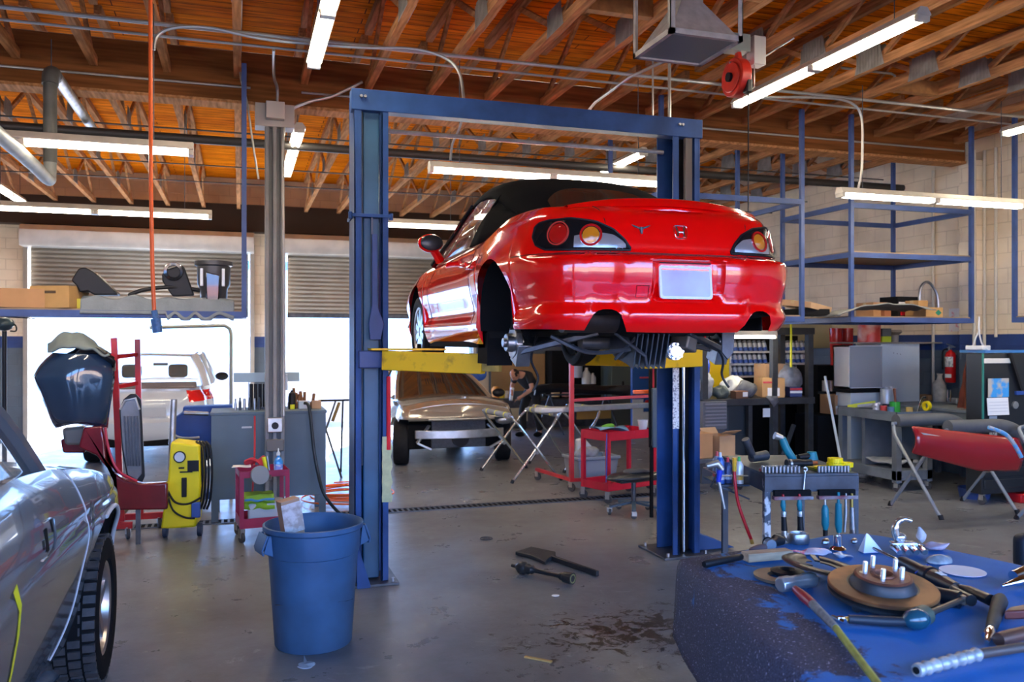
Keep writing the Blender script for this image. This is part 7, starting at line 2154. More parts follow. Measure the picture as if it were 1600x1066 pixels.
tag(q.build('grey_rag', MATS['wrap_grey'], None, solid=0.01), 'grey sheet corner hanging over the front of the black rack shelf', 'rag')
# under the shelf
t, w, h = boxth('vent_panel', 'grey slatted metal panel standing under the black rack shelf', 'panel', 1098, 1136, 627, 672, YR - 0.05, 0.3, mat('slat_grey', (0.12, 0.125, 0.14), 0.5))
for i in range(7): MB().box(-w / 2 + 0.03, w / 2 - 0.02, -0.02, 0, 0.05 + i * 0.045, 0.065 + i * 0.045).build('slat', mat('slat_light', (0.22, 0.22, 0.25), 0.45), t)
MB().box(-w / 2, w / 2 - 0.02, 0.02, 0.3, -t.location.z, 0.0).build('lower_case', mat('case_darkgrey', (0.07, 0.07, 0.08), 0.5), t)
t, w, h = boxth('black_cabinet', 'black low cabinet under the middle of the black rack', 'cabinet', 1137, 1176, 628, 745, YR + 0.1, 0.5, mat('cab_black', (0.02, 0.028, 0.035), 0.4), floor=True)
MB().box(-w / 2 + 0.01, w / 2 - 0.01, -0.008, 0, h * 0.05, h * 0.58).build('door', MATS['cab_black'], t, bevel=0.003)
a, b = onY(1192, 652, YR - 0.002), onY(1203, 638, YR - 0.002)
tag(MB().box(a.x, b.x, YR - 0.006, YR - 0.001, a.z, b.z).build('paper_label', paper), 'white paper label stuck under the black rack shelf', 'label')
t, w, h = boxth('cardboard_box', 'brown carton on a low trolley at the right lift post foot', 'cardboard box', 1082, 1114, 677, 718, 9.0, 0.4, card)
dl = thing('low_trolley', 'low dark trolley on casters carrying the brown carton', 'trolley', (t.location.x - w / 2 - 0.02, 9.0, 0))
zt2 = t.location.z - 0.002
MB().box(0, 0.80, 0, 0.45, zt2 - 0.06, zt2).build('deck', darksteel, dl, bevel=0.008)
for x, y in ((0.06, 0.05), (0.72, 0.05), (0.06, 0.38), (0.72, 0.38)):
 caster(dl, x, y, 0.045, 0.3, zt2 - 0.062)
t = carton('cardboard_box', 'open brown carton beside the other on the low trolley', (t.location.x + 0.36, 9.22, zt2), (0.26, 0.3, 0.26), 0.2, m=card2, open_=True)
# paint shelves, yellow cabinet behind
YP = 11.0
t, w, h = boxth('flammables_cabinet', 'bright yellow steel cabinet behind the right lift post', 'cabinet', 1084, 1139, 533, 668, YP, 0.5, mat('cabinet_yellow', (0.85, 0.55, 0.01), 0.4), floor=True)
MB().box(w * 0.28, w / 2, -0.01, 0.0, 0.05, h - 0.05).build('door', mat('cabinet_yellow2', (0.80, 0.58, 0.02), 0.35), t, bevel=0.004)
pa, pb = onY(1140, 700, YP + 0.1).x, onY(1268, 700, YP + 0.1).x
t = thing('paint_rack', 'white wire rack holding rows of slanted paint tins', 'shelving', (pa, YP + 0.1, 0))
PW = pb - pa
zr = [onY(1200, y_, YP + 0.1).z for y_ in (549, 568, 587, 604)]
for x in (0, PW * 0.5, PW - 0.03): MB().box(x, x + 0.03, 0.0, 0.03, 0, zr[0] + 0.24).build('upright', white, t)
MB().box(0, PW, 0.34, 0.36, 0, zr[0] + 0.24).build('back', blackmatte, t)
for z in zr:
 MB().box(0, PW, 0, 0.34, z - 0.025, z).build('shelf', white, t)
tin_m = [mat('tin_white', (0.55, 0.60, 0.68), 0.3, 0.4), mat('tin_lid', (0.12, 0.14, 0.18), 0.4), mat('tin_blue', (0.05, 0.12, 0.45), 0.4)]
tin = MB().cyl((0, 0, 0), (0, 0.04, 0.12), 0.034, n=12, k=0).cyl((0, 0.04, 0.12), (0, 0.055, 0.155), 0.030, n=12, k=1).cyl((0, 0.0005, 0.0015), (0, 0.018, 0.052), 0.0352, n=12, k=2)
t0 = tin.build('paint_tin', tin_m)
n_ = 0
for r, z in enumerate(zr[:3]):
 k = int(PW / 0.085)
 for i in range(k):
  x = pa + 0.05 + i * (PW - 0.09) / (k - 1)
  if abs(x - pa - PW * 0.5 - 0.015) < 0.04: continue
  o = t0 if n_ == 0 else t0.copy()
  if n_: COL.objects.link(o)
  n_ += 1
  o.location = (x, YP + 0.14, z + 0.002)
  tag(o, ['small paint tin in the top row of the white paint rack', 'small paint tin in the second row of the white paint rack', 'small paint tin in the third row of the white paint rack'][r], 'paint tin', ['paint tins in the top row', 'paint tins in the second row', 'paint tins in the third row'][r])
tag(MB().box(0, 0.02, 0, 0.02, 0, 0.62).build('yellow_level', mat('level_yellow', (0.75, 0.75, 0.02), 0.4), None, loc=(onY(1235, 560, YR - 0.05).x, YR - 0.06, onY(1235, 560, YR).z - 0.12)), 'thin yellow stick hanging at the front of the black rack', 'stick')
t, w, h = boxth('khaki_board', 'wide tan board behind the black rack on the block wall', 'board', 1140, 1300, 497, 545, YP + 0.8, 0.03, mat('board_khaki', (0.42, 0.36, 0.20), 0.7))
# red translucent bins, shelf to their right, white cabinet
def cyl_th(name, lab, cat, px, py0, py1, wpx, Y, m, **kw):
 a = onY(px, py1, Y); b = onY(px, py0, Y); r = wpx * px_m(px, Y) / 2
 t = thing(name, lab, cat, (a.x, Y, a.z))
 h = b.z - a.z
 MB().lathe([(0.001, 0), (r * 0.8, 0), (r, h), (r * 0.93, h), (r * 0.72, 0.02), (0.001, 0.02)], 20).build('tub', m, t, ang=50)
 return t, r, h
redc = mat('red_translucent', (0.50, 0.02, 0.02), 0.2, coat=0.5, alpha=0.95)
for px, lab in ((1306, 'left of the two red cups stacked tall above the shelves'), (1324, 'right of the two red cups stacked tall above the shelves')):
 t, r, h = cyl_th('red_tub', lab, 'tub', px, 513, 572, 20 if px < 1310 else 18, 10.4 + (px > 1310) * 0.0, redc)
t, w, h = boxth('back_shelving', 'dark shelving with tins right of the black rack', 'shelving', 1278, 1328, 571, 745, 10.3, 0.5, blackmatte, floor=True)
for i, (px, colr, lab) in enumerate(((1285, (0.45, 0.45, 0.45), 'left grey tin on the dark shelving'), (1294, (0.55, 0.5, 0.45), 'pale tin second from left on the dark shelving'), (1303, (0.3, 0.35, 0.4), 'blue-grey tin in the middle of the dark shelving'), (1313, (0.5, 0.5, 0.5), 'right grey tin on the dark shelving'))):
 p = onY(px, 611, 10.28)
 tag(MB().lathe([(0.001, 0), (0.045, 0), (0.045, 0.15), (0.04, 0.155), (0.001, 0.155)], 14).build('tin', mat('tin_%d' % i, colr, 0.35, 0.4), None, loc=(p.x, 10.22, p.z)), lab, 'tin')
MB().box(-w / 2, w / 2, -0.14, 0.0, onY(1300, 615, 10.3).z, onY(1300, 611, 10.3).z).build('shelf', darksteel, t)
p = onY(1304, 645, 9.9)
t = carton('cardboard_box', 'brown carton with white label standing on the bench before the white cabinet', (p.x, 9.85, onY(1304, 647, 9.8).z), (0.34, 0.3, 0.27), 0.05, m=card, label_paper=(-0.10, 0.06, 0.11, 0.12, None))
t2, w, h = boxth('low_bench', 'dark low bench under the brown carton by the white cabinet', 'bench', 1278, 1335, 648, 745, 9.65, 0.5, blackmatte, floor=True)
# white cabinet
YC = 9.55
ca, cb = onY(1376, 700, YC), onY(1437, 700, YC)
t = thing('white_cabinet', 'tall white steel cabinet left of the fire extinguisher', 'cabinet', (ca.x, YC, 0))
wcm = mat('cabinet_white', (0.60, 0.66, 0.68), 0.45, n=0.08, ns=3)
hC = onY(1400, 537, YC).z
MB().box(0, cb.x - ca.x, 0, 0.5, 0, hC).build('body', wcm, t, bevel=0.006)
q = MB()
for a_ in (0.33, 0.42, 0.5): q.cyl((a_ * (cb.x - ca.x), -0.002, hC - 0.10 - a_ * 0.1), (a_ * (cb.x - ca.x), 0.002, hC - 0.10 - a_ * 0.1), 0.006, n=8)
q.build('bolt_holes', blackmatte, t)
a, b = onY(1325, 607, YC - 0.1), onY(1377, 540, YC - 0.1)
t = thing('blast_box', 'clear-fronted plastic box fixed left of the white cabinet', 'box', (a.x, YC - 0.12, a.z))
w, h = b.x - a.x, b.z - a.z
q = MB().box(0, w, 0.3, 0.32, 0, h).box(0, w, 0, 0.32, 0, 0.02).box(0, 0.02, 0, 0.32, 0, h).box(w - 0.02, w, 0, 0.32, 0, h).box(0, w, 0, 0.32, h - 0.02, h)
q.build('case', white, t)
MB().box(0.01, w - 0.01, -0.01, 0.0, 0.01, h - 0.01).build('clear_front', mat('clear_plastic', (0.5, 0.52, 0.54), 0.12, alpha=0.45), t)
lump('white bag crumpled inside the clear-fronted box', 'inner_bag', 'plastic bag', (a.x + w / 2, YC + 0.04, a.z + 0.022), (w * 0.38, 0.09, 0.07), mat('bag_w2', (0.6, 0.6, 0.62), 0.5), 0.05, 9, 8)
MB().box(-0.02, w + 0.02, -0.05, 0.3, -0.06, -0.01).build('ledge', blackmatte, t, bevel=0.004)
MB().box(0.03, w, 0.0, 0.3, -a.z, -0.06).build('lower_panel', wcm, t, bevel=0.004)
a, b = onY(1328, 535, YC), onY(1470, 533, YC)
tag(MB().box(a.x, b.x, YC - 0.08, YC + 0.42, hC + 0.0, hC + 0.02).build('top_board', mat('board_grey', (0.22, 0.20, 0.17), 0.7)), 'thin long board lying across the top of the white cabinet', 'board')
ZB_ = hC + 0.021
def ontop(px): return Vector((onY(px, 530, YC + 0.1).x, YC + 0.1, ZB_))
q = MB().lathe([(0.001, 0), (0.15, 0), (0.15, 0.36), (0.13, 0.37), (0.001, 0.37)], 20, k=0)
tag(q.build('red_roll', mat('roll_red', (0.60, 0.05, 0.04), 0.35, col2=(0.75, 0.6, 0.55), ns=2.5, thr=(0.35, 0.5)), None, loc=ontop(1358)), 'tall red and clear wrapped roll on the white cabinet board', 'roll')
t = thing('grinder_box', 'small box with dark top and lime green base on the board', 'box', ontop(1380))
MB().box(-0.08, 0.08, -0.07, 0.07, 0, 0.08).build('base', mat('lime_base', (0.45, 0.60, 0.03), 0.5), t, bevel=0.004)
MB().box(-0.075, 0.08, -0.07, 0.07, 0.082, 0.19).build('top', mat('slate_top', (0.10, 0.13, 0.17), 0.5), t, bevel=0.004)
t = thing('metal_tin', 'dusty brown grey tin on the board right of the green box', 'tin', ontop(1398))
MB().lathe([(0.001, 0), (0.05, 0), (0.055, 0.10), (0.10, 0.14), (0.09, 0.17), (0.001, 0.175)], 16).build('tin', mat('dusty_tin', (0.28, 0.25, 0.22), 0.6, 0.3), t)
# bench under the extinguisher
XW = XR - 0.02
za = 1.0
b0, b1_ = onZ(1402, 640, za), onZ(1505, 652, za)
t = thing('wall_bench', 'grey painted bench along the wall under the fire extinguisher', 'workbench', (8.45, 8.0, 0))
wbm = mat('bench_slate', (0.17, 0.21, 0.25), 0.5, n=0.35, ns=4)
MB().box(0, 1.0, 0, 1.5, za - 0.04, za).build('worktop', wbm, t, bevel=0.006)
MB().box(0.02, 0.04, 0.02, 1.48, za - 0.20, za - 0.04).build('apron', wbm, t)
for x in (0.04, 0.9):
 for y in (0.04, 1.4):
  MB().box(x, x + 0.06, y, y + 0.06, 0, za - 0.04).build('leg', wbm, t)
for px, lab in ((1418, 'left of two white gallon tins on the wall bench'), (1433, 'right of two white gallon tins on the wall bench')):
 p = onZ(px, 634, za)
 q = MB().lathe([(0.001, 0), (0.078, 0), (0.08, 0.19), (0.075, 0.20), (0.04, 0.20), (0.03, 0.21), (0.03, 0.225), (0.001, 0.225)], 20)
 tag(q.build('gallon_tin', mat('tin_pale', (0.55, 0.60, 0.65), 0.35, 0.3), None, loc=(p.x + (0.03 if px > 1425 else 0), 9.28 if px < 1425 else 9.36, za)), lab, 'tin')
p = onZ(1470, 632, za)
q = wobble(MB().lathe([(0.001, 0), (0.085, 0), (0.095, 0.08), (0.09, 0.24), (0.04, 0.31), (0.03, 0.36), (0.04, 0.39), (0.001, 0.39)], 18), 0.02, 12)
tag(q.build('bagged_jug', mat('jug_white', (0.48, 0.46, 0.42), 0.5, n=0.3, ns=14), None, loc=(XR - 0.14, onX(1468, 630, XR - 0.14).y, za)), 'whitish bagged jug standing on the wall bench', 'jug')
tag(MB().box(-0.09, 0.09, -0.12, 0.12, 0, 0.08).build('wood_offcut', card, None, loc=(XR - 0.14, onX(1448, 630, XR - 0.14).y, za)), 'brown wood offcut between the tins and the jug', 'wood offcut')
p = onX(1492, 632, XR - 0.35)
t = thing('bench_vice', 'small chrome vice with two bright rods on the wall bench', 'vice', (9.05, onX(1492, 632, 9.05).y, za))
MB().cbox((0, 0, 0.05), (0.10, 0.16, 0.08)).build('body', steel, t, bevel=0.015)
for y in (0.02, 0.07): MB().cyl((-0.05, y, 0.04), (-0.05, y, 0.20), 0.009, n=8).build('rod', chrome, t)
# brown leather apron on a hook
p = onX(1522, 560, XR - 0.12)
t = thing('leather_apron', 'reddish brown leather apron hanging on the corner of the black tool cabinet', 'apron', (8.70, onX(1516, 600, 8.70).y, 0))
q = MB()
def ap(u, v):
 w_ = 0.04 + 0.20 * v ** 0.8
 return Vector((0.05 * math.sin(u * 9) * v, (u - 0.5) * -1.4 * w_ + 0.05 * v, 1.72 - 0.80 * v + 0.05 * math.sin(u * 5) * v)) + Vector((0.02 * noise.noise(Vector((u * 5, v * 5, 1))), 0, 0))
q.grid(ap, 24, 24)
q.build('hide', mat('leather', (0.17, 0.035, 0.015), 0.55, n=0.4, ns=8), t, ang=70, solid=0.012)
MB().tube(spline([(0, 0, 1.70), (0, 0.02, 1.76), (0, 0.04, 1.80)], 3), 0.008, 6).build('strap', MATS['leather'], t)
tag(MB().tube(spline([(8.70, t.location.y + 0.04, 1.79), (8.70, t.location.y - 0.02, 1.76), (8.74, t.location.y - 0.05, 1.90), (8.80, t.location.y - 0.05, 1.99)], 4), 0.010, 8).build('hook', white), 'white hook holding the leather apron', 'hook')
# black tool cabinet at right edge, front facing the viewer's left
Yk = 7.35
ka, kb = onY(1534, 700, Yk).x, 9.46
t = thing('tool_cabinet', 'tall black tool cabinet with calendar at the right frame edge', 'tool cabinet', (ka, Yk, 0))
kz = onY(1550, 552, Yk).z
blc = mat('cabinet_black', (0.015, 0.018, 0.022), 0.35)
MB().box(0, kb - ka, 0, 0.22, 0.12, kz).build('body', blc, t, bevel=0.01)
for i in range(5):
 MB().box(0.03, kb - ka - 0.02, -0.012, 0, 0.18 + i * 0.13, 0.28 + i * 0.13).build('drawer', blc, t, bevel=0.005)
MB().box(0.0, 0.012, -0.02, 0.0, 0.9, kz).build('green_edge', mat('edge_green', (0.02, 0.22, 0.18), 0.5), t)
for x in (0.06, kb - ka - 0.06):
 caster(t, x, 0.05, 0.05, 0.2, 0.12)
def ck_(px, py): p = onY(px, py, Yk); return (p.x - ka, p.z)
a, b = ck_(1535, 568), ck_(1577, 560)
MB().box(a[0], b[0], -0.02, -0.005, a[1], b[1]).build('white_sign', mat('sign_cream', (0.72, 0.70, 0.62), 0.5), t, bevel=0.003)
cal = thing('wall_calendar', 'hanging calendar with blue picture on the black tool cabinet', 'calendar', (ka, Yk - 0.02, 0))
a, b = ck_(1541, 621), ck_(1573, 591)
MB().box(a[0], b[0], -0.008, -0.002, a[1], b[1]).build('picture', mat('calendar_picture', (0.05, 0.35, 0.75), 0.4, col2=(0.55, 0.50, 0.42), ns=5, thr=(0.42, 0.5)), cal)
a, b = ck_(1539, 649), ck_(1572, 621)
MB().cbox(((a[0] + b[0]) / 2, -0.012, (a[1] + b[1]) / 2), (b[0] - a[0], 0.005, b[1] - a[1]), rx=-0.08).build('month_page', paper, cal)
for r in range(4):
 z = b[1] - 0.05 - r * 0.035
 MB().box(a[0] + 0.02, b[0] - 0.02, -0.020, -0.018, z, z + 0.003).build('month_line', mat('print_grey', (0.35, 0.37, 0.42), 0.7), cal)
a, b = ck_(1544, 690), ck_(1556, 650)
MB().box(a[0], b[0], -0.016, -0.013, a[1], b[1]).build('sticker', mat('sticker_grey', (0.38, 0.42, 0.45), 0.5), t)
text_mesh('print', 'NO', 0.06, black, t, ((a[0] + b[0]) / 2, -0.019, a[1] + 0.12), (PI / 2, PI / 2, 0), 0.0005)
g0 = ck_(1585, 633)
MB().cyl((g0[0], -0.02, g0[1]), (g0[0], 0, g0[1]), 0.042, n=24).build('round_badge', galv, t)
MB().bar((ck_(1574, 560)[0], -0.03, ck_(1574, 552)[1]), (ck_(1592, 610)[0], -0.03, ck_(1592, 610)[1]), 0.03, 0.03).build('black_tool', black, t)
MB().box(ck_(1585, 600)[0], ck_(1600, 600)[0], -0.03, 0, ck_(1590, 617)[1], ck_(1590, 611)[1]).build('blue_bar', MATS['clip_blue'], t, bevel=0.004)
for dx in (0.28, 0.32):
 MB().box(dx, dx + 0.02, -0.014, -0.012, 0.70, 0.72).build('red_sticker', mat('sticker_pink', (0.6, 0.2, 0.25), 0.5), t)
p0 = onY(1553, 530, Yk + 0.1)
tl2 = Vector((ka, Yk, kz))
tag(MB().box(0.1, kb - ka - 0.02, 0.05, 0.4, 0, 0.03).build('blue_book', mat('book_blue', (0.04, 0.20, 0.50), 0.4), None, loc=(ka, Yk, kz + 0.002)), 'flat blue box lying on the black tool cabinet', 'box')
tag(MB().cbox((0.16, 0.2, 0.06), (0.18, 0.2, 0.05), rz=0.3).build('white_case', white, None, bevel=0.008, loc=(ka, Yk, kz)), 'white flat case on top of the blue box', 'case')
tag(MB().box(kb - ka - 0.2, kb - ka - 0.03, 0.05, 0.3, 0.034, 0.14).build('small_carton', card2, None, bevel=0.004, loc=(ka, Yk, kz)), 'small tan carton on the black tool cabinet at the frame edge', 'cardboard box')
p1 = [onY(*q) for q in ((1530, 495, Yk + 0.1), (1530, 520, Yk + 0.1), (1538, 543, Yk + 0.1), (1560, 553, Yk + 0.1))]
tag(MB().tube(spline(p1, 5), 0.009, 8).build('white_cable', white), 'white cable drooping from the rack to the black tool cabinet', 'cable')
# broom leaning
a, b = onY(1289, 588, 9.2), onY(1312, 715, 8.9)
tag(MB().cyl(a, (b.x + 0.05, 8.85, 0.0), 0.016, n=10).build('broom_stick', mat('stick_pale_blue', (0.55, 0.62, 0.66), 0.35)), 'pale blue broom stick leaning in front of the dark shelving', 'broom')
# grey tool cart on wheels with tools on top
wc = mat('cart_slate', (0.15, 0.18, 0.22), 0.5, n=0.3, ns=4)
fl_, fr2 = Vector((7.68, 8.42, 0)), Vector((8.20, 8.30, 0))
t = thing('tool_cart', 'grey wheeled tool cart crowded with tools before the white cabinet', 'tool cart', (7.62, 8.30, 0), 0.0)
# seen corner-on: long side runs away from the viewer
hT = 0.98
MB().box(-0.0, 0.55, 0, 1.05, hT - 0.12, hT - 0.04).build('top_frame', wc, t, bevel=0.005)
q = MB().box(0, 0.55, 0, 0.01, hT - 0.04, hT).box(0, 0.55, 1.04, 1.05, hT - 0.04, hT).box(0, 0.01, 0, 1.05, hT - 0.04, hT).box(0.54, 0.55, 0, 1.05, hT - 0.04, hT)
q.build('rim', wc, t)
for x in (0.0, 0.47):
 for y in (0.0, 0.97):
  MB().box(x, x + 0.08, y, y + 0.08, 0.11, hT - 0.12).build('leg', wc, t, bevel=0.003)
  caster(t, x + 0.04, y + 0.04, 0.05, 0.4, 0.112)
MB().box(0, 0.55, 0, 1.05, 0.14, 0.26).build('lower_tray', wc, t, bevel=0.004)
MB().box(0.05, 0.5, 0.6, 0.66, 0.26, hT - 0.12).build('divider', wc, t)
q = wobble(MB().grid(lambda u, v: Vector((0.05 + 0.45 * u, 0.15 + 0.5 * v, 0.34)), 14, 14), 0.05, 8)
q2 = thing('covers', 'folded pale cloth on the lower tray of the grey tool cart', 'cloth', t.location)
q.build('cloth', mat('cloth_pale', (0.30, 0.32, 0.35), 0.85), q2, ang=70, solid=0.02)
tag(MB().lathe([(0.10, 0), (0.10, 0.10), (0.001, 0.10), (0.001, 0.0)], 18, c=(0, 0, 0)).build('black_tub', blackmatte, None, loc=(7.98, 8.56, 0.262)), 'black round tub on the lower tray of the grey tool cart', 'tub')
TX, TY, TZ = t.location.x, t.location.y, hT - 0.038
def tt(x, y, z=0): return Vector((TX + x, TY + y, TZ + z))
tag(MB().bar(tt(0.10, 0.98, 0.03), tt(0.32, 0.72, 0.10), 0.03, 0.05).build('yellow_ruler', mat('tool_yellow', (0.65, 0.68, 0.05), 0.5)), 'yellow straight tool lying slanted on the grey cart', 'tool')
q = MB().bar(tt(0.15, 0.85, 0.05), tt(0.30, 0.60, 0.10), 0.03, 0.03).bar(tt(0.22, 0.95, 0.03), tt(0.20, 0.55, 0.06), 0.02, 0.02).cyl(tt(0.24, 0.62, 0.0), tt(0.24, 0.62, 0.10), 0.04, n=12)
tag(q.build('caulking_gun', mat('tool_white', (0.55, 0.58, 0.62), 0.35, 0.4), None), 'white and blue hand tool lying left on the grey cart', 'tool')
p = tt(0.36, 0.42)
tag(MB().lathe([(0.001, 0), (0.065, 0), (0.065, 0.13), (0.058, 0.13), (0.055, 0.02), (0.001, 0.02)], 18).build('green_jar', mat('jar_green', (0.03, 0.30, 0.04), 0.15, coat=0.6), None, loc=p), 'green glass jar standing on the grey tool cart', 'jar')
tag(MB().cyl(p + Vector((0.02, 0.0, 0.03)), p + Vector((-0.04, -0.03, 0.30)), 0.012, 0.016, n=8).build('brush', mat('brush_brown', (0.15, 0.05, 0.03), 0.6)), 'dark brush standing in the green jar', 'brush')
for x, y, c, lab in ((0.30, 0.55, (0.5, 0.05, 0.05), 'red small part left of the green jar on the grey cart'), (0.26, 0.38, (0.08, 0.15, 0.25), 'blue small part at the front of the grey cart'), (0.43, 0.25, (0.45, 0.30, 0.08), 'brass roll right of the green jar on the grey cart')):
 tag(MB().cyl(tt(x, y, 0.002), tt(x, y, 0.07), 0.042, n=14).build('small_part', mat('sp_%d' % int(x * 100), c, 0.4)), lab, 'small part')
q = MB().tube(spline([tt(0.44, 0.12, 0.02), tt(0.46, 0.10, 0.14), tt(0.50, 0.10, 0.20), tt(0.54, 0.10, 0.20)], 5), 0.014, 8)
tag(q.build('pry_bar', chrome), 'curved chrome handle beside the yellow tape roll', 'tool')
tag(MB().lathe([(0.035, -0.02), (0.06, -0.02), (0.06, 0.02), (0.035, 0.02), (0.035, -0.02)], 24, axis='X').build('tape_roll', MATS['machine_yellow'], None, loc=tt(0.52, 0.06, 0.10)), 'yellow tape roll standing at the right end of the grey cart', 'tape roll')
# two X stands at right with grey padded covers and red fender between
dullm = mat('stand_grey', (0.24, 0.27, 0.31), 0.45, 0.4)
xs1 = xstand('dull grey cross-leg stand carrying the red fender, its wide top bars covered in foam', (7.42, 7.26, 0), -PI / 2 - 0.03, 1.0, 0.93, 0.78, m=dullm, rad=0.019, pads=False)
xs2 = xstand('dull grey cross-leg stand at the right frame edge', (8.08, 6.46, 0), -PI / 2 + 0.35, 0.66, 0.95, 0.7, m=dullm, rad=0.019, pads=False)
X4 = Matrix.Translation((7.42, 7.26, 0)) @ Matrix.Rotation(-PI / 2 - 0.03, 4, 'Z')
padg = mat('foam_grey', (0.10, 0.105, 0.11), 0.85, n=0.2, ns=6)
for s_, lab in ((1, 'nearer grey foam cover along the top bar over the red fender'), (-1, 'farther grey foam cover on the back bar of the fender stand')):
 P = [X4 @ Vector((s_ * 0.78 * 0.48, y_, z_)) for y_, z_ in ((-0.42, 0.955), (0.0, 0.955), (0.26, 0.95), (0.44, 0.90), (0.56, 0.80))]
 tag(MB().tube(spline(P, 6), 0.072, 16).build('foam_cover', padg), lab, 'foam cover')
q = MB()
rows = [(655 + 0, 1440, 1600)]
def fen(u, v):
 px = 1424 + 165 * u
 top = 668 + 18 * u
 bot = 706 + 28 * min(1, u * 1.6) - 22 * (max(0, (u - 0.05)) < 0.40) * math.sin(PI * min(1, max(0, (u - 0.05) / 0.40))) * 0
 y = top + (bot - top) * v
 p = onY(px, y, 6.80 - 0.12 * u)
 p.y += -0.05 * math.sin(PI * v)
 return p
q.grid(fen, 30, 12)
tag(q.build('red_fender', mat('fender_red', (0.28, 0.006, 0.012), 0.25, coat=0.7), None, ang=60, solid=0.03), 'dark red car fender lying under the grey foam covers on the stands', 'fender')
P = [onY(*q) for q in ((1438, 676, 6.74), (1460, 694, 6.72), (1490, 700, 6.70), (1502, 686, 6.70), (1470, 682, 6.72))]
q = MB(); c = sum(P, Vector()) / 5
q.add([c] + P, [(0, i + 1, (i + 1) % 5 + 1) for i in range(5)])
tag(q.build('grey_insert', mat('insert_grey', (0.28, 0.32, 0.38), 0.35), None, solid=0.01), 'pale grey curved inner panel on the red fender', 'car part')
q = MB().tube(spline([onY(*q_) for q_ in ((1545, 668, 6.4), (1570, 678, 6.38), (1585, 695, 6.36), (1596, 715, 6.34))], 5), [0.02] * 16, 10)
tag(q.build('blue_strip', mat('strip_blue', (0.10, 0.35, 0.65), 0.4, col2=(0.4, 0.42, 0.45), ns=10, thr=(0.45, 0.5))), 'grey strip with blue tape across the right stand', 'strip')
tag(MB().box(-0.3, 0.3, -0.1, 0.1, 0, 0.10).build('red_box', redpaint, None, bevel=0.01, loc=(8.75, 7.4, 0.0)), 'low red box on the floor under the right stands', 'box')
tag(MB().lathe([(0.001, 0), (0.16, 0), (0.18, 0.12), (0.17, 0.12), (0.15, 0.01), (0.001, 0.01)], 20).build('blue_basin', mat('basin_blue', (0.02, 0.05, 0.18), 0.5), None, loc=(8.25, 7.75, 0.0)), 'dark blue basin on the floor behind the right stands', 'basin')
# ------------------------------------------------------------------ tool bench with hanging air tools
A_, B_, D_ = Vector((3.60, 5.20, 0)), Vector((4.25, 5.04, 0)), Vector((3.92, 6.15, 0))
ang_ = math.atan2(B_.y - A_.y, B_.x - A_.x)
t = thing('tool_bench', 'scuffed dark steel tool bench with air tools hanging from its front', 'tool bench', A_, ang_)
TB = t
bw, bd, bh_ = 0.70, 0.98, 0.89
tbm = mat('bench_steel_blue', (0.055, 0.075, 0.105), 0.45, 0.4, n=0.5, ns=6)
MB().box(0, bw, 0, bd, bh_ - 0.02, bh_).build('top_plate', tbm, t, bevel=0.003)
MB().box(0, bw, -0.003, 0.012, bh_ - 0.13, bh_ - 0.02).box(0, 0.012, 0, bd, bh_ - 0.13, bh_ - 0.02).box(bw - 0.012, bw, 0, bd, bh_ - 0.13, bh_ - 0.02).box(0, bw, bd - 0.012, bd, bh_ - 0.13, bh_ - 0.02).build('skirt', tbm, t)
for x in (0.0, bw - 0.045):
 for y in (0.0, bd - 0.045):
  MB().box(x, x + 0.045, y, y + 0.045, 0, bh_ - 0.02).build('leg', mat('leg_scuffed', (0.07, 0.09, 0.12), 0.45, 0.3, n=0.3, ns=9) if (x or y) else mat('leg_white_flake', (0.60, 0.62, 0.64), 0.5, col2=(0.05, 0.07, 0.10), ns=7, thr=(0.5, 0.54)), t)
T4 = Matrix.Translation(A_) @ Matrix.Rotation(ang_, 4, 'Z')
def TBp(x, y, z): return T4 @ Vector((x, y, z))
# holders
for x0, x1, lab in ((0.05, 0.34, 'left magnetic tool holder strip on the bench front'), (0.38, 0.67, 'right magnetic tool holder strip on the bench front')):
 h_ = thing('tool_holder', lab, 'tool holder', TBp(x0, -0.005, bh_ - 0.15), ang_)
 MB().box(0, x1 - x0, -0.05, 0, -0.03, -0.005).build('strip', mat('holder_red', (0.20, 0.04, 0.05), 0.5, col2=(0.25, 0.28, 0.32), ns=8), h_, bevel=0.003)
 MB().box(0.01, x1 - x0 - 0.01, -0.03, 0, -0.005, 0.035).build('back', blackmatte, h_)
teal = mat('tool_teal', (0.01, 0.20, 0.26), 0.35)
def hang(lab, x, parts, name='air_tool', cat='air tool', y=-0.04):
 o = thing(name, lab, cat, TBp(x, y, bh_ - 0.16), ang_)
 for nm, pts, rr, m in parts:
  MB().tube(pts, rr, 12).build(nm, m, o, ang=50)
 return o
def gun(lab, x, blue=False):
 P = [('inlet', [(0, 0, 0.02), (0, 0, -0.02)], [0.008, 0.012], redpaint), ('grip', [(0, 0, -0.02), (0, 0, -0.06), (0.005, 0, -0.10)], [0.014, 0.02, 0.012], teal),
  ('neck', [(0.005, 0, -0.10), (0.005, 0, -0.105), (0.005, 0, -0.14)], [0.019, 0.022, 0.02], galv), ('body', [(0.005, 0, -0.14), (0.01, 0, -0.24)], [0.018, 0.022], black),
  ('head', [(0.01, 0, -0.24), (0.01, 0, -0.27), (0.02, 0, -0.31), (-0.05, -0.02, -0.32), (0.06, 0.02, -0.31)], [0.018, 0.024, 0.03, 0.028, 0.028], galv)]
 if blue: P.append(('blue_guard', [(-0.03, -0.03, -0.30), (-0.11, -0.03, -0.48)], [0.009, 0.008], mat('guard_blue', (0.02, 0.05, 0.55), 0.4)))
 return hang(lab, x, P)
gun('air tool hanging leftmost on the bench front with a long blue guard', 0.12, True)
gun('air tool second from left on the bench front with a round metal head', 0.24)
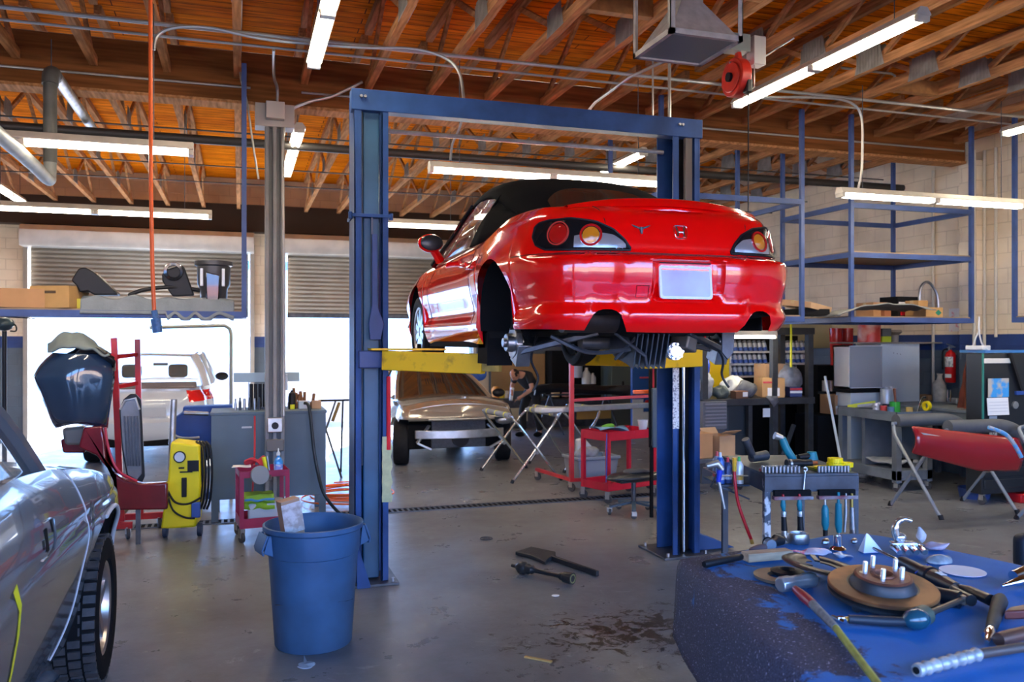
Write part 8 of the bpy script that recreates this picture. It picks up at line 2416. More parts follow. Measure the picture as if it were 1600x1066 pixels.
hang('teal air grinder with short nose, third hanging tool', 0.43, [('inlet', [(0, 0, 0.0), (0, 0, -0.06)], [0.007, 0.010], galv), ('body', [(0, 0, -0.06), (0, 0, -0.09), (0.003, 0, -0.20), (0.003, 0, -0.24)], [0.014, 0.026, 0.028, 0.016], teal), ('nose', [(0.003, 0, -0.24), (0.003, 0, -0.36)], [0.018, 0.013], black)])
hang('long teal air tool with thin spindle, fourth hanging tool', 0.53, [('inlet', [(0, 0, 0.03), (0, 0, -0.05)], [0.010, 0.012], teal), ('body', [(0, 0, -0.05), (0, 0, -0.20), (0.004, 0, -0.26)], [0.022, 0.027, 0.018], teal), ('spindle', [(0.004, 0, -0.26), (0.006, 0, -0.36)], [0.007, 0.005], steel)])
hang('bare steel spray gun with clear cup, rightmost hanging tool', 0.63, [('inlet', [(0, 0, 0.02), (0, 0, -0.08)], [0.010, 0.010], mat('brass', (0.55, 0.38, 0.10), 0.3, 0.8)), ('body', [(0, 0, -0.08), (0.005, 0, -0.24)], [0.018, 0.022], steel), ('nozzle', [(0.005, 0, -0.24), (0.02, 0, -0.34)], [0.022, 0.012], steel)])
hang('small steel blow gun between the fourth and fifth hanging tools', 0.585, [('body', [(0, 0, 0.02), (0, 0, -0.12), (-0.01, 0, -0.26)], [0.008, 0.014, 0.010], steel)])
# small open wrench hooked on the front
o = thing('wrench', 'small bright open-ended wrench hooked upright on the bench front', 'wrench', TBp(0.28, -0.02, bh_ - 0.11), ang_)
MB().bar((0, 0, 0.0), (0.012, 0, 0.13), 0.010, 0.006).lathe([(0.009, -0.004), (0.018, -0.004), (0.018, 0.004), (0.009, 0.004)], 16, c=(0.012, 0, 0.145), axis='Y', a0=-0.9, a1=4.0).build('wrench_body', chrome, o)
# on top of the bench
def top(x, y, z=0.0): return TBp(x, y, bh_ + z)
def lying(lab, x, y, rz, parts, name, cat='air tool'):
 o = thing(name, lab, cat, top(x, y), ang_ + rz)
 for nm, pts, rr, m in parts:
  MB().tube(pts, rr, 12).build(nm, m, o, ang=50)
 return o
lying('dark impact tool with angled grip at the back left of the tool bench', 0.10, 0.55, 0.4, [('body', [(0, 0, 0.04), (0.16, 0, 0.05)], [0.035, 0.04], darksteel), ('grip', [(0.02, 0, 0.05), (-0.06, 0, 0.19)], [0.028, 0.032], darksteel)], 'impact_wrench')
lying('teal air tool standing on end in the middle of the tool bench', 0.36, 0.50, 0.0, [('body', [(0.06, 0, 0.03), (0.0, 0, 0.12), (-0.03, 0, 0.20)], [0.03, 0.032, 0.028], teal), ('head', [(-0.03, 0, 0.20), (-0.09, 0, 0.22)], [0.022, 0.03], galv)], 'angle_grinder')
lying('black cylindrical air tool lying in the middle of the tool bench', 0.34, 0.25, 0.1, [('body', [(-0.08, 0, 0.036), (0.02, 0, 0.036), (0.05, 0, 0.036), (0.12, 0, 0.036)], [0.034, 0.034, 0.028, 0.03], black), ('collar', [(-0.06, 0, 0.036), (-0.045, 0, 0.036)], [0.036, 0.036], galv), ('end', [(0.12, 0, 0.036), (0.17, 0, 0.036)], [0.012, 0.012], mat('copper', (0.4, 0.12, 0.05), 0.4, 0.6))], 'die_grinder')
lying('teal sander at the right of the tool bench', 0.57, 0.50, 0.2, [('body', [(0, 0, 0.03), (0.0, 0, 0.09)], [0.05, 0.035], teal), ('handle', [(-0.12, 0, 0.05), (0, 0, 0.06)], [0.022, 0.028], black)], 'air_sander')
# sockets in two rows on rails
so0 = MB().lathe([(0.001, 0), (0.011, 0), (0.012, 0.02), (0.012, 0.045), (0.008, 0.045), (0.008, 0.03), (0.001, 0.03)], 12).build('socket', [mat('socket_steel', (0.35, 0.37, 0.40), 0.3, 0.9)])
n_ = 0
for row, (x0, x1, yy, cnt, lab, grp) in enumerate(((0.02, 0.27, 0.04, 10, 'small socket standing in the left front row of the tool bench', 'sockets left row'), (0.02, 0.27, 0.09, 10, 'small socket standing in the left back row of the tool bench', 'sockets left back row'), (0.42, 0.64, 0.04, 10, 'small socket standing in the right front row of the tool bench', 'sockets right row'))):
 for i in range(cnt):
  o = so0 if n_ == 0 else so0.copy()
  if n_: COL.objects.link(o)
  n_ += 1
  o.location = top(x0 + (x1 - x0) * i / (cnt - 1), yy, 0.002); tag(o, lab, 'socket', grp)
tag(MB().box(0, 0.26, 0, 0.02, 0, 0.02).build('socket_rail', mat('rail_red', (0.3, 0.03, 0.04), 0.5), None), 'red socket rail behind the left sockets on the tool bench', 'socket rail')
bpy.data.objects['socket_rail'].matrix_world = T4 @ Matrix.Translation((0.01, 0.12, bh_ + 0.001))
for k, (z, r, dx) in enumerate(((0.0, 0.062, 0), (0.034, 0.055, 0.0), (0.0, 0.045, 0.09))):
 q = MB().lathe([(0.03, 0), (r, 0), (r, 0.032), (0.03, 0.032), (0.03, 0)], 28)
 tag(q.build('tape_roll', mat('tape_yellow', (0.95, 0.72, 0.0), 0.45), None, loc=top(0.60 + dx, 0.16, 0.022 + z)), ['bottom yellow tape roll of the stack on the tool bench', 'top yellow tape roll of the stack on the tool bench', 'smaller yellow tape roll beside the stack on the tool bench'][k], 'tape roll')
tag(MB().cbox((0, 0, 0.01), (0.26, 0.20, 0.018)).build('sandpaper_sheet', mat('olive_sheet', (0.28, 0.24, 0.03), 0.7), None, loc=top(0.55, 0.18, 0.0)), 'olive yellow pad under the yellow tape rolls', 'pad')
tag(MB().lathe([(0.03, 0), (0.055, 0), (0.055, 0.014), (0.03, 0.014), (0.03, 0)], 28).build('tape_roll', MATS['tape_yellow'], None, loc=top(0.47, 0.10, 0.02)), 'flat yellow tape roll left of the stack on the tool bench', 'tape roll')
# can holder rail on the left side of the bench, sprays and guns hung outside it
hold = thing('can_holder', 'dark wire can holder at the left end of the tool bench', 'holder', TBp(-0.23, 0.30, bh_ - 0.14), ang_)
MB().box(0, 0.23, 0, 0.42, 0.0, 0.012).build('plate', tbm, hold)
for y in (0.01, 0.40): MB().bar((0.0, y, 0.0), (0.23, y, -0.10), 0.012, 0.012).build('brace', tbm, hold)
MB().tube([(0, 0, 0.08), (0, 0.42, 0.08), (0.22, 0.42, 0.08)], 0.005, 6).tube([(0, 0, 0.08), (0.22, 0, 0.08)], 0.005, 6).build('wire', steel, hold)
zc2 = bh_ - 0.125
for i, (x, y, h_, colb, colc, lab, lb) in enumerate(((-0.07, 0.34, 0.17, (0.72, 0.72, 0.70), (0.02, 0.35, 0.10), 'white aerosol can with green cap at the left of the tool bench', (0.8, 0.4, 0.05)),
  (-0.145, 0.38, 0.16, (0.04, 0.06, 0.16), (0.55, 0.02, 0.05), 'dark blue aerosol can with red cap at the left of the tool bench', (0.5, 0.5, 0.6)),
  (-0.19, 0.50, 0.19, (0.35, 0.38, 0.45), (0.6, 0.05, 0.05), 'grey aerosol can with red cap behind the blue one', (0.6, 0.1, 0.1)),
  (-0.21, 0.36, 0.20, (0.05, 0.15, 0.50), (0.7, 0.72, 0.75), 'blue aerosol can with white cap leftmost by the tool bench', (0.7, 0.7, 0.75)))):
 o = thing('aerosol_can', lab, 'aerosol can', TBp(x, y, zc2), ang_ + i)
 MB().lathe([(0.001, 0), (0.032, 0), (0.033, 0.005), (0.033, h_ - 0.03), (0.022, h_ - 0.01), (0.018, h_), (0.001, h_)], 20).build('can', mat('can_%d' % i, colb, 0.3, 0.2), o)
 MB().lathe([(0.001, h_ + 0.035), (0.010, h_ + 0.035), (0.013, h_), (0.020, h_ - 0.002)], 14).build('cap', mat('cap_%d' % i, colc, 0.4), o)
 MB().lathe([(0.0334, 0.03), (0.0334, 0.07)], 16).build('label', mat('lab_%d' % i, lb, 0.5), o)
o = thing('blow_gun', 'silver and blue blow gun hanging at the left end of the tool bench', 'blow gun', TBp(-0.24, 0.28, bh_), ang_)
MB().tube([(-0.10, 0, 0.02), (-0.02, 0, 0.04), (0.02, 0, -0.01)], [0.022, 0.03, 0.022], 12).build('head', galv, o)
MB().tube([(0.0, 0, -0.01), (-0.01, 0, -0.10)], [0.024, 0.018], 12).build('grip', MATS['guard_blue'], o)
MB().tube([(-0.01, 0, -0.08), (0.03, -0.02, -0.30)], [0.014, 0.010], 10).build('handle', galv, o)
MB().tube([(-0.02, 0, -0.04), (-0.07, 0, -0.14)], [0.008, 0.006], 8).build('trigger', black, o)
rh = [TBp(*q) for q in ((-0.13, 0.27, bh_ - 0.02), (-0.13, 0.25, bh_ - 0.12), (-0.11, 0.24, bh_ - 0.26), (-0.06, 0.22, bh_ - 0.42), (-0.02, 0.22, bh_ - 0.52))]
o = thing('red_air_hose', 'short red hose hanging from the tool bench left end with brass tip', 'hose', (0, 0, 0))
MB().tube(spline(rh, 6), 0.012, 10).build('hose', mat('hose_red2', (0.60, 0.01, 0.02), 0.35), o)
MB().cyl(rh[-1], rh[-1] + Vector((0.01, 0, -0.035)), 0.014, n=10).build('tip', MATS['brass'], o)
MB().cyl(rh[0] + Vector((0, 0, 0.10)), rh[0], 0.016, n=10).build('yellow_grip', mat('grip_orange', (0.75, 0.40, 0.02), 0.4), o)
# dark bulky machine beneath behind the bench
q = wobble(MB().ball((0, 0, 0.22), (0.22, 0.16, 0.22), 18), 0.05, 7, 3)
# ================================================================== foreground parts table under the worn blue cover
ZT = 0.92
satin = mat('satin_black', (0.010, 0.010, 0.012), 0.33, spec=0.6)
poly = [(1.80, 3.20), (2.30, 3.27), (2.84, 3.36), (3.02, 2.95), (3.14, 2.4), (3.30, 1.2), (1.52, 1.15), (1.50, 2.0), (1.64, 2.6)]
tb = thing('parts_table', 'low steel table hidden under the worn blue cover in the foreground', 'table', (2.3, 2.3, 0))
MB().box(-0.50, 0.52, -1.0, 0.80, ZT - 0.05, ZT - 0.012).build('tabletop', darksteel, tb)
for x in (-0.48, 0.44):
 for y in (-0.98, 0.72):
  MB().box(x, x + 0.06, y, y + 0.06, 0, ZT - 0.05).build('leg', darksteel, tb)
def cover_mat():
 m = bpy.data.materials.new('worn_blue_cover'); m.use_nodes = True
 t = m.node_tree; b = t.nodes['Principled BSDF']; Lk = t.links.new
 tc = t.nodes.new('ShaderNodeTexCoord')
 def nz(s, d, r=0.6, ds=0.0, st=None):
  n = t.nodes.new('ShaderNodeTexNoise'); n.inputs['Scale'].default_value = s; n.inputs['Detail'].default_value = d
  n.inputs['Roughness'].default_value = r; n.inputs['Distortion'].default_value = ds
  if st:
   mp = t.nodes.new('ShaderNodeMapping'); mp.inputs['Scale'].default_value = st; Lk(tc.outputs['Object'], mp.inputs[0]); Lk(mp.outputs[0], n.inputs['Vector'])
  else: Lk(tc.outputs['Object'], n.inputs['Vector'])
  return n.outputs['Fac']
 def rp(s, a, ca, c, cc):
  r = t.nodes.new('ShaderNodeValToRGB'); Lk(s, r.inputs[0]); e = r.color_ramp.elements
  e[0].position = a; e[0].color = ca; e[1].position = c; e[1].color = cc; return r.outputs[0]
 blue = rp(nz(3, 5), 0.3, (0.004, 0.11, 0.36, 1), 0.7, (0.006, 0.155, 0.48, 1))
 pile = rp(nz(170, 4, 0.8), 0.42, (0.006, 0.008, 0.025, 1), 0.62, (0.045, 0.055, 0.12, 1))
 speck = rp(nz(120, 2, 0.5), 0.66, (0, 0, 0, 1), 0.70, (0.30, 0.32, 0.45, 1))
 ad = t.nodes.new('ShaderNodeMixRGB'); ad.blend_type = 'ADD'; ad.inputs[0].default_value = 1; Lk(pile, ad.inputs[1]); Lk(speck, ad.inputs[2])
 # the worn-off pile keeps to the left side of the cover and its hanging edge
 se = t.nodes.new('ShaderNodeSeparateXYZ'); Lk(tc.outputs['Object'], se.inputs[0])
 big = nz(3.2, 9, 0.62, 0.7)
 m1 = t.nodes.new('ShaderNodeMath'); m1.operation = 'MULTIPLY_ADD'; m1.inputs[1].default_value = 1.25; m1.inputs[2].default_value = -0.62 - 1.13; Lk(big, m1.inputs[0])
 m3 = t.nodes.new('ShaderNodeMath'); m3.operation = 'MULTIPLY_ADD'; m3.inputs[1].default_value = -0.27; Lk(se.outputs['Y'], m3.inputs[0]); Lk(se.outputs['X'], m3.inputs[2])
 m2 = t.nodes.new('ShaderNodeMath'); m2.operation = 'ADD'; Lk(m3.outputs[0], m2.inputs[0]); Lk(m1.outputs[0], m2.inputs[1])
 msk = rp(m2.outputs[0], 0.0, (1, 1, 1, 1), 0.05, (0, 0, 0, 1))
 mx = t.nodes.new('ShaderNodeMixRGB'); Lk(msk, mx.inputs[0]); Lk(blue, mx.inputs[1]); Lk(ad.outputs[0], mx.inputs[2]); Lk(mx.outputs[0], b.inputs['Base Color'])
 b.inputs['Roughness'].default_value = 0.75
 bp = t.nodes.new('ShaderNodeBump'); bp.inputs['Strength'].default_value = 0.5; bp.inputs['Distance'].default_value = 0.004
 Lk(nz(150, 3), bp.inputs['Height']); Lk(bp.outputs[0], b.inputs['Normal'])
 return m
# cover: rings of the table outline, rounded shoulder, hanging hem
base_ = spline([(a, b, 0) for a, b in poly + poly[:1]], 8)[:-1]
cen = sum(base_, Vector()) / len(base_)
OX = 0.0
q = MB(); rs = []
for k, (ins_, z) in enumerate([(0.97, 0), (0.90, 0), (0.80, 0), (0.6, 0), (0.4, 0), (0.2, 0), (0.02, 0)][::-1] + [(1.0, -0.004), (1.012, -0.016), (1.022, -0.04), (1.03, -0.10), (1.035, -0.18), (1.04, -0.26), (1.045, -0.34), (1.05, -0.37)]):
 ring = []
 for i, p in enumerate(base_):
  n1 = noise.noise(Vector((p.x * 3, p.y * 3, 1.3)))
  w = 1 + (ins_ - 1) * (1 + (0.25 * n1 * (z < -0.05)))
  v = cen + (p - cen) * (w if ins_ > 1 else ins_)
  zz = ZT + z + (0.0015 * noise.noise(Vector((v.x * 9, v.y * 9, 0))) if z == 0 else 0)
  if z < -0.1: zz += 0.05 * noise.noise(Vector((p.x * 4, p.y * 4, 7))) * (-z / 0.3)
  if z < 0: v.z = 0
  ring.append(Vector((v.x - OX, v.y, zz)))
 rs.append(ring)
q.rings(rs, True, False)
q.add(rs[0], [tuple(range(len(base_)))])
cov = tag(q.build('fender_cover', cover_mat(), None, ang=80, solid=0.006, loc=(OX, 0, 0)), 'bright blue padded cover with worn dark speckled side draped over the parts table', 'cover')
def T(px, py, z=0.0): return onZ(px, py, ZT + 0.004 + z)
rust = mat('rotor_rust', (0.30, 0.13, 0.045), 0.5, 0.55, n=0.5, ns=5, col2=(0.11, 0.045, 0.02), thr=(0.4, 0.62))
rdark = mat('rotor_dark', (0.05, 0.05, 0.055), 0.5, 0.5, n=0.3, ns=14)
# brake disc with hub and studs
c = T(1378, 922, 0.05); RR = 0.182
br = thing('brake_disc', 'rusty brown brake disc with five bright studs lying on the blue cover', 'brake disc', (c.x, c.y, ZT + 0.028), -YAW, rx=0.13)
MB().lathe([(0.118, 0.047), (RR - 0.004, 0.047), (RR, 0.044), (RR, 0.036), (RR - 0.006, 0.034), (0.10, 0.034)], 64).build('friction_ring', rust, br, ang=30)
MB().lathe([(0.10, 0.024), (RR - 0.006, 0.024), (RR - 0.001, 0.022), (RR - 0.001, 0.014), (RR - 0.006, 0.012), (0.09, 0.012)], 64).build('rear_ring', rdark, br, ang=30)
MB().lathe([(0.118, 0.047), (0.112, 0.046), (0.100, 0.062), (0.098, 0.075), (0.088, 0.083)], 56).build('neck', rdark, br, ang=30)
hb_m = mat('hub_rust', (0.24, 0.085, 0.05), 0.5, 0.5, n=0.5, ns=12)
MB().lathe([(0.096, 0.080), (0.088, 0.085), (0.042, 0.085), (0.040, 0.090), (0.032, 0.090), (0.028, 0.078), (0.028, 0.040), (0.001, 0.040)], 56).build('hub', hb_m, br, ang=30)
for i in range(5):
 a_ = 2 * PI * i / 5 + 0.5
 x, y = 0.062 * math.cos(a_), 0.062 * math.sin(a_)
 s_ = MB().cyl((x, y, 0.084), (x, y, 0.128), 0.0075, n=12)
 for k in range(7): s_.lathe([(0.0075, 0.092 + k * 0.005), (0.0086, 0.0945 + k * 0.005), (0.0075, 0.097 + k * 0.005)], 12, c=(x, y, 0))
 s_.build('stud', MATS['bright_metal'], br, ang=30)
for a_ in (0.1, 2.9):
 MB().cyl((0.07 * math.cos(a_), 0.07 * math.sin(a_), 0.084), (0.07 * math.cos(a_), 0.07 * math.sin(a_), 0.0865), 0.009, n=14).build('screw', mat('screw_pale', (0.45, 0.40, 0.32), 0.4, 0.7), br)
MB().cyl((-0.13, -0.10, 0.006), (-0.10, -0.05, 0.008), 0.016, n=14).cyl((0.10, -0.11, 0.0), (0.10, -0.11, 0.012), 0.035, n=18).build('caliper_lug', rdark, br)
# black backing plates left of the disc
def dish(lab, px, py, r, z, tilt, m, hole, name='backing_plate', rz=0.0):
 p = T(px, py, z)
 o = thing(name, lab, 'brake part', p, rz, rx=tilt[0], ry=tilt[1])
 MB().lathe([(hole, 0.004), (r * 0.62, 0.004), (r * 0.68, 0.012), (r * 0.90, 0.014), (r, 0.004), (r * 1.0, 0.0), (r * 0.9, 0.010), (r * 0.68, 0.008), (r * 0.62, 0.0), (hole, 0.0), (hole, 0.004)], 48, a0=0.35, a1=2 * PI - 0.2).build('plate', m, o, ang=40)
 return o
d1 = dish('big black curved dust shield leaning on the brake disc', 1284, 886, 0.150, 0.055, (0.16, 0.0), satin, 0.06, rz=1.2)
for k in range(3):
 MB().bar((0.06 * math.cos(k * 2.1), 0.06 * math.sin(k * 2.1), 0.006), (0.13 * math.cos(k * 2.1), 0.13 * math.sin(k * 2.1), 0.012), 0.02, 0.006).build('rib', satin, d1)
p = T(1222, 903)
o = thing('brake_rotor_ring', 'flat pale brown ring with black rubber lying left of the dust shield', 'brake part', p)
MB().lathe([(0.05, 0), (0.105, 0), (0.108, 0.012), (0.055, 0.012), (0.05, 0)], 44).build('ring', mat('ring_tan', (0.30, 0.22, 0.15), 0.5, 0.4, n=0.4, ns=8), o, ang=30)
MB().lathe([(0.02, 0.012), (0.06, 0.013), (0.064, 0.024), (0.03, 0.03), (0.02, 0.02)], 36, c=(0.03, 0.01, 0)).build('rubber', black, o)
# hammer
a, b = T(1216, 922, 0.028), T(1262, 916, 0.028)
a, b = T(1222, 926, 0.0), T(1268, 918, 0.0)
hd = thing('hammer', 'grey metal lump hammer with red and yellow handle on the blue cover', 'hammer', (a + b) / 2, math.atan2((b - a).y, (b - a).x))
Lh = (b - a).length / 2 + 0.012
MB().rings([[Vector((x, r * math.cos(t_) * (0.9 if abs(x) < Lh * 0.4 else 1), 0.030 + r * math.sin(t_))) for t_ in [2 * PI * i / 8 + PI / 8 for i in range(8)]] for x, r in ((-Lh, 0.025), (-Lh + 0.006, 0.029), (-Lh * 0.45, 0.029), (-Lh * 0.3, 0.026), (Lh * 0.3, 0.026), (Lh * 0.45, 0.029), (Lh - 0.006, 0.029), (Lh, 0.025))]).build('head', mat('hammer_alloy', (0.55, 0.57, 0.60), 0.35, 0.8, n=0.25, ns=14), hd, bevel=0.003)
hi = hd.matrix_basis.inverted()
def hl_(px, py, z): return hi @ T(px, py, z)
H0, H1, H2, H3 = hl_(1243, 922, 0.02), hl_(1270, 948, 0.015), hl_(1306, 985, 0.015), hl_(1365, 1064, 0.015)
for q_ in (H0, H1, H2, H3): q_.z = 0.022
MB().tube([H0, H0.lerp(H1, 0.5), H1], [0.014, 0.019, 0.017], 14).build('red_neck', mat('handle_red', (0.28, 0.012, 0.02), 0.35), hd)
MB().tube([H1, H1.lerp(H2, 0.5), H2], [0.016, 0.015, 0.013], 14).build('taped_grip', mat('grip_tape', (0.22, 0.24, 0.26), 0.6, n=0.5, ns=30), hd)
MB().tube([H2, H3, H3 + (H3 - H2) * 0.6], [0.011, 0.011, 0.011], 12).build('handle', mat('handle_yellow', (0.42, 0.42, 0.06), 0.55, n=0.5, ns=12), hd)
# mallet-shaped ratchet tool: dark teal pear body with two bars
p = T(1432, 985)
hp2 = thing('air_tool', 'dark teal bulbous air tool with black handle before the brake disc', 'air tool', (p.x, p.y, p.z), 0)
im = hp2.matrix_basis.inverted()
q = MB().ball((0, 0, 0.035), (0.048, 0.036, 0.034), 24)
q.build('body', mat('tool_dark_teal', (0.01, 0.06, 0.09), 0.22, coat=0.6), hp2)
e1 = im @ T(1326, 978, 0.0); e2 = im @ T(1505, 950, 0.0); e3 = im @ T(1318, 975, 0.0)
e1.z = 0.022; e2.z = 0.03
MB().tube([(-0.03, 0, 0.03), e1 * 0.45 + Vector((0, 0, 0.012)), e1], [0.014, 0.016, 0.014], 14).build('handle', mat('handle_slate', (0.02, 0.025, 0.035), 0.5), hp2)
MB().tube([e1, e1 + Vector((-0.02, 0.0, 0))], [0.008, 0.008], 10).build('brass_ring', MATS['brass'], hp2)
MB().cyl(e1 + Vector((-0.02, 0, 0)), e1 + Vector((-0.038, 0.006, 0)), 0.012, n=8).cyl(e1 + Vector((-0.03, -0.02, 0)), e1 + Vector((-0.04, 0.03, 0)), 0.009, n=8).build('air_fitting', chrome, hp2)
MB().tube([(0.02, 0.01, 0.035), (0.055, 0.02, 0.038), (0.07, 0.03, 0.038)], [0.034, 0.032, 0.018], 16).build('clutch_housing', mat('olive_grey', (0.06, 0.08, 0.06), 0.4), hp2)
MB().tube([(0.065, 0.025, 0.036), e2], [0.011, 0.010], 10).cyl(e2 - Vector((0, 0, 0.016)), e2 + Vector((0, 0, 0.014)), 0.015, n=14).build('ratchet_bar', mat('brown_steel', (0.10, 0.075, 0.06), 0.4, 0.6), hp2)
# shock absorber / strut, black with clevis
a, b = T(1408, 878, 0.03), T(1505, 925, 0.03)
d = b - a
o = thing('shock_absorber', 'black shock absorber with forked end lying behind the brake disc', 'shock absorber', a, math.atan2(d.y, d.x))
Ls = d.length
MB().tube([(0, 0, 0), (0.05 * Ls, 0, 0), (0.42 * Ls, 0, 0), (0.44 * Ls, 0, 0), (0.52 * Ls, 0, 0), (0.54 * Ls, 0, 0), (0.9 * Ls, 0, 0)], [0.022, 0.026, 0.026, 0.036, 0.036, 0.030, 0.022], 22).build('tube', satin, o, ang=30)
MB().cyl((-0.22, 0, 0), (0, 0, 0), 0.007, n=10).build('rod', chrome, o)
for s_ in (-1, 1):
 MB().tube([(Ls * 0.88, 0, 0), (Ls * 0.98, s_ * 0.03, 0), (Ls + 0.10, s_ * 0.034, 0)], [0.016, 0.018, 0.020], 12).build('fork', satin, o)
MB().box(Ls * 0.62, Ls * 0.72, -0.012, 0.012, 0.027, 0.0285).build('label', paper, o)
MB().tube([(Ls * 0.40, -0.037, 0), (Ls * 0.46, 0, 0.038), (Ls * 0.40, 0.037, 0)], 0.003, 6).build('blue_wire', MATS['cord_blue'], o)
p = T(1492, 948)
MB().tube([T(1440, 925, 0.026), T(1500, 938, 0.026)], [0.028, 0.030], 20).build('rubber_bush', satin)
tag(bpy.data.objects['rubber_bush'], 'short black cylinder beside the shock absorber fork', 'car part')
# C-clamp and chromed blocks (puller)
p = T(1420, 868)
o = thing('puller_clamp', 'shiny steel clamp with hooked arm standing over ribbed alloy blocks', 'clamp', p, -0.3)
for i in range(4):
 MB().tube([(-0.055 + i * 0.036, -0.035, 0.020), (-0.055 + i * 0.036, 0.0, 0.030), (-0.055 + i * 0.036, 0.035, 0.026)], [0.013, 0.016, 0.014], 10).build('block', mat('bright_alloy', (0.65, 0.68, 0.72), 0.18, 0.9), o)
q = MB().box(-0.06, 0.05, 0.02, 0.06, 0.035, 0.05).ball((-0.02, 0.04, 0.068), (0.03, 0.022, 0.022), 12)
q.build('base', MATS['bright_alloy'], o, bevel=0.004)
MB().tube(spline([(-0.03, 0.04, 0.06), (-0.04, 0.04, 0.10), (-0.028, 0.04, 0.135), (0.0, 0.04, 0.148), (0.03, 0.04, 0.140)], 5), [0.017] * 8 + [0.014] * 6 + [0.010] * 7, 12).build('hook_arm', mat('worn_steel', (0.55, 0.53, 0.48), 0.25, 0.9), o)
# plastic bags
pb = mat('poly_bag', (0.62, 0.63, 0.68), 0.15, n=0.3, ns=18, alpha=0.8)
def bag(lab, px, py, r, seed, m=None, amp=0.03, rz=0.0, name='poly_bag'):
 p = T(px, py); q = wobble(MB().ball((0, 0, r[2]), r, 22), amp, 16, seed)
 for i, v in enumerate(q.v):
  if v.z < 0.001: v.z = 0.001
 o = tag(q.build(name, m or pb, None, ang=50, loc=p), lab, 'plastic bag'); o.rotation_euler = (0, 0, rz); return o
q = MB().add([(-0.06, -0.02, 0.0), (0.04, -0.03, 0.0), (0.05, 0.03, 0.0), (-0.05, 0.03, 0.0), (-0.03, 0.0, 0.085), (-0.015, 0.005, 0.08)], [(0, 1, 5, 4), (1, 2, 5), (2, 3, 4, 5), (3, 0, 4), (0, 3, 2, 1)])
tag(q.build('peaked_bag', mat('bag_milky', (0.62, 0.66, 0.74), 0.4), None, loc=T(1362, 862), bevel=0.004), 'milky white plastic bag folded to a point left of the steel clamp', 'plastic bag')
bag('small upright clear bag right of the steel clamp', 1438, 852, (0.022, 0.018, 0.045), 2)
bag('pinkish clear bag lying right behind the alloy blocks', 1462, 860, (0.055, 0.035, 0.020), 3, mat('bag_pink', (0.42, 0.34, 0.42), 0.25, n=0.3, ns=16))
bag('clear bag with metal bits in front of the pinkish bag', 1470, 880, (0.055, 0.030, 0.018), 4, mat('bag_bits', (0.30, 0.33, 0.36), 0.25, n=0.5, ns=22))
bag('clear bag with red print under the shiny bearing ring', 1268, 868, (0.085, 0.035, 0.012), 5, mat('bag_print', (0.55, 0.48, 0.55), 0.25, col2=(0.55, 0.12, 0.16), ns=18, thr=(0.38, 0.44)), 0.02, -0.5)
bag('clear bag around the chrome socket', 1318, 872, (0.05, 0.03, 0.014), 6)
# white oval disc
c = T(1504, 893)
tag(MB().lathe([(0.001, 0.0), (0.085, 0.0), (0.085, 0.003), (0.001, 0.003)], 48).build('white_disc', mat('disc_white', (0.62, 0.62, 0.72), 0.5), None, loc=c), 'thin white round disc lying right of the shock absorber', 'disc')
tag(MB().prism([(-0.03, -0.02), (0.03, -0.02), (0.03, 0.02), (-0.03, 0.02)], 0.002).build('warning_tag', mat('tag_paper', (0.7, 0.7, 0.75), 0.5, col2=(0.7, 0.1, 0.12), ns=40, thr=(0.36, 0.42)), None, loc=T(1458, 893)), 'small white warning tag with red print beside the white disc', 'tag')
# bearing ring and socket
c = T(1247, 848)
o = thing('bearing_ring', 'shiny hollow steel ring standing at the back of the blue cover', 'bearing', c)
MB().lathe([(0.036, 0.045), (0.046, 0.045), (0.048, 0.040), (0.050, 0.012), (0.046, 0.0), (0.036, 0.0), (0.032, 0.02), (0.036, 0.045)], 40).build('ring', steel, o, ang=30)
c = T(1309, 860)
o = thing('socket', 'tall chrome impact socket standing upright behind the brake disc', 'socket', c)
MB().lathe([(0.001, 0.0), (0.034, 0.0), (0.036, 0.006), (0.030, 0.014), (0.019, 0.020), (0.019, 0.064), (0.016, 0.064), (0.014, 0.04), (0.001, 0.04)], 28).build('body', chrome, o, ang=30)
c = T(1200, 858)
o = thing('control_link', 'black rubber mount with grey end cap at the back left of the cover', 'car part', c, 0.2)
MB().cyl((0, 0, 0.024), (-0.01, -0.03, 0.024), 0.024, n=20).build('end_cap', mat('cap_slate', (0.16, 0.20, 0.25), 0.4, 0.4), o)
MB().tube([(0.0, 0.0, 0.026), (0.04, 0.01, 0.022), (0.07, 0.02, 0.026), (0.11, 0.02, 0.02)], [0.028, 0.018, 0.026, 0.020], 14).build('mount', black, o)
for px, py, r, lab in ((1335, 850, 0.016, 'dark nut near the back edge of the blue cover'), (1290, 852, 0.020, 'oily bolt cluster right of the bearing ring')):
 tag(wobble(MB().ball((0, 0, r * 0.8), (r, r, r * 0.8), 10), 0.008, 30).build('small_bolt', steel, None, loc=T(px, py)), lab, 'bolt')
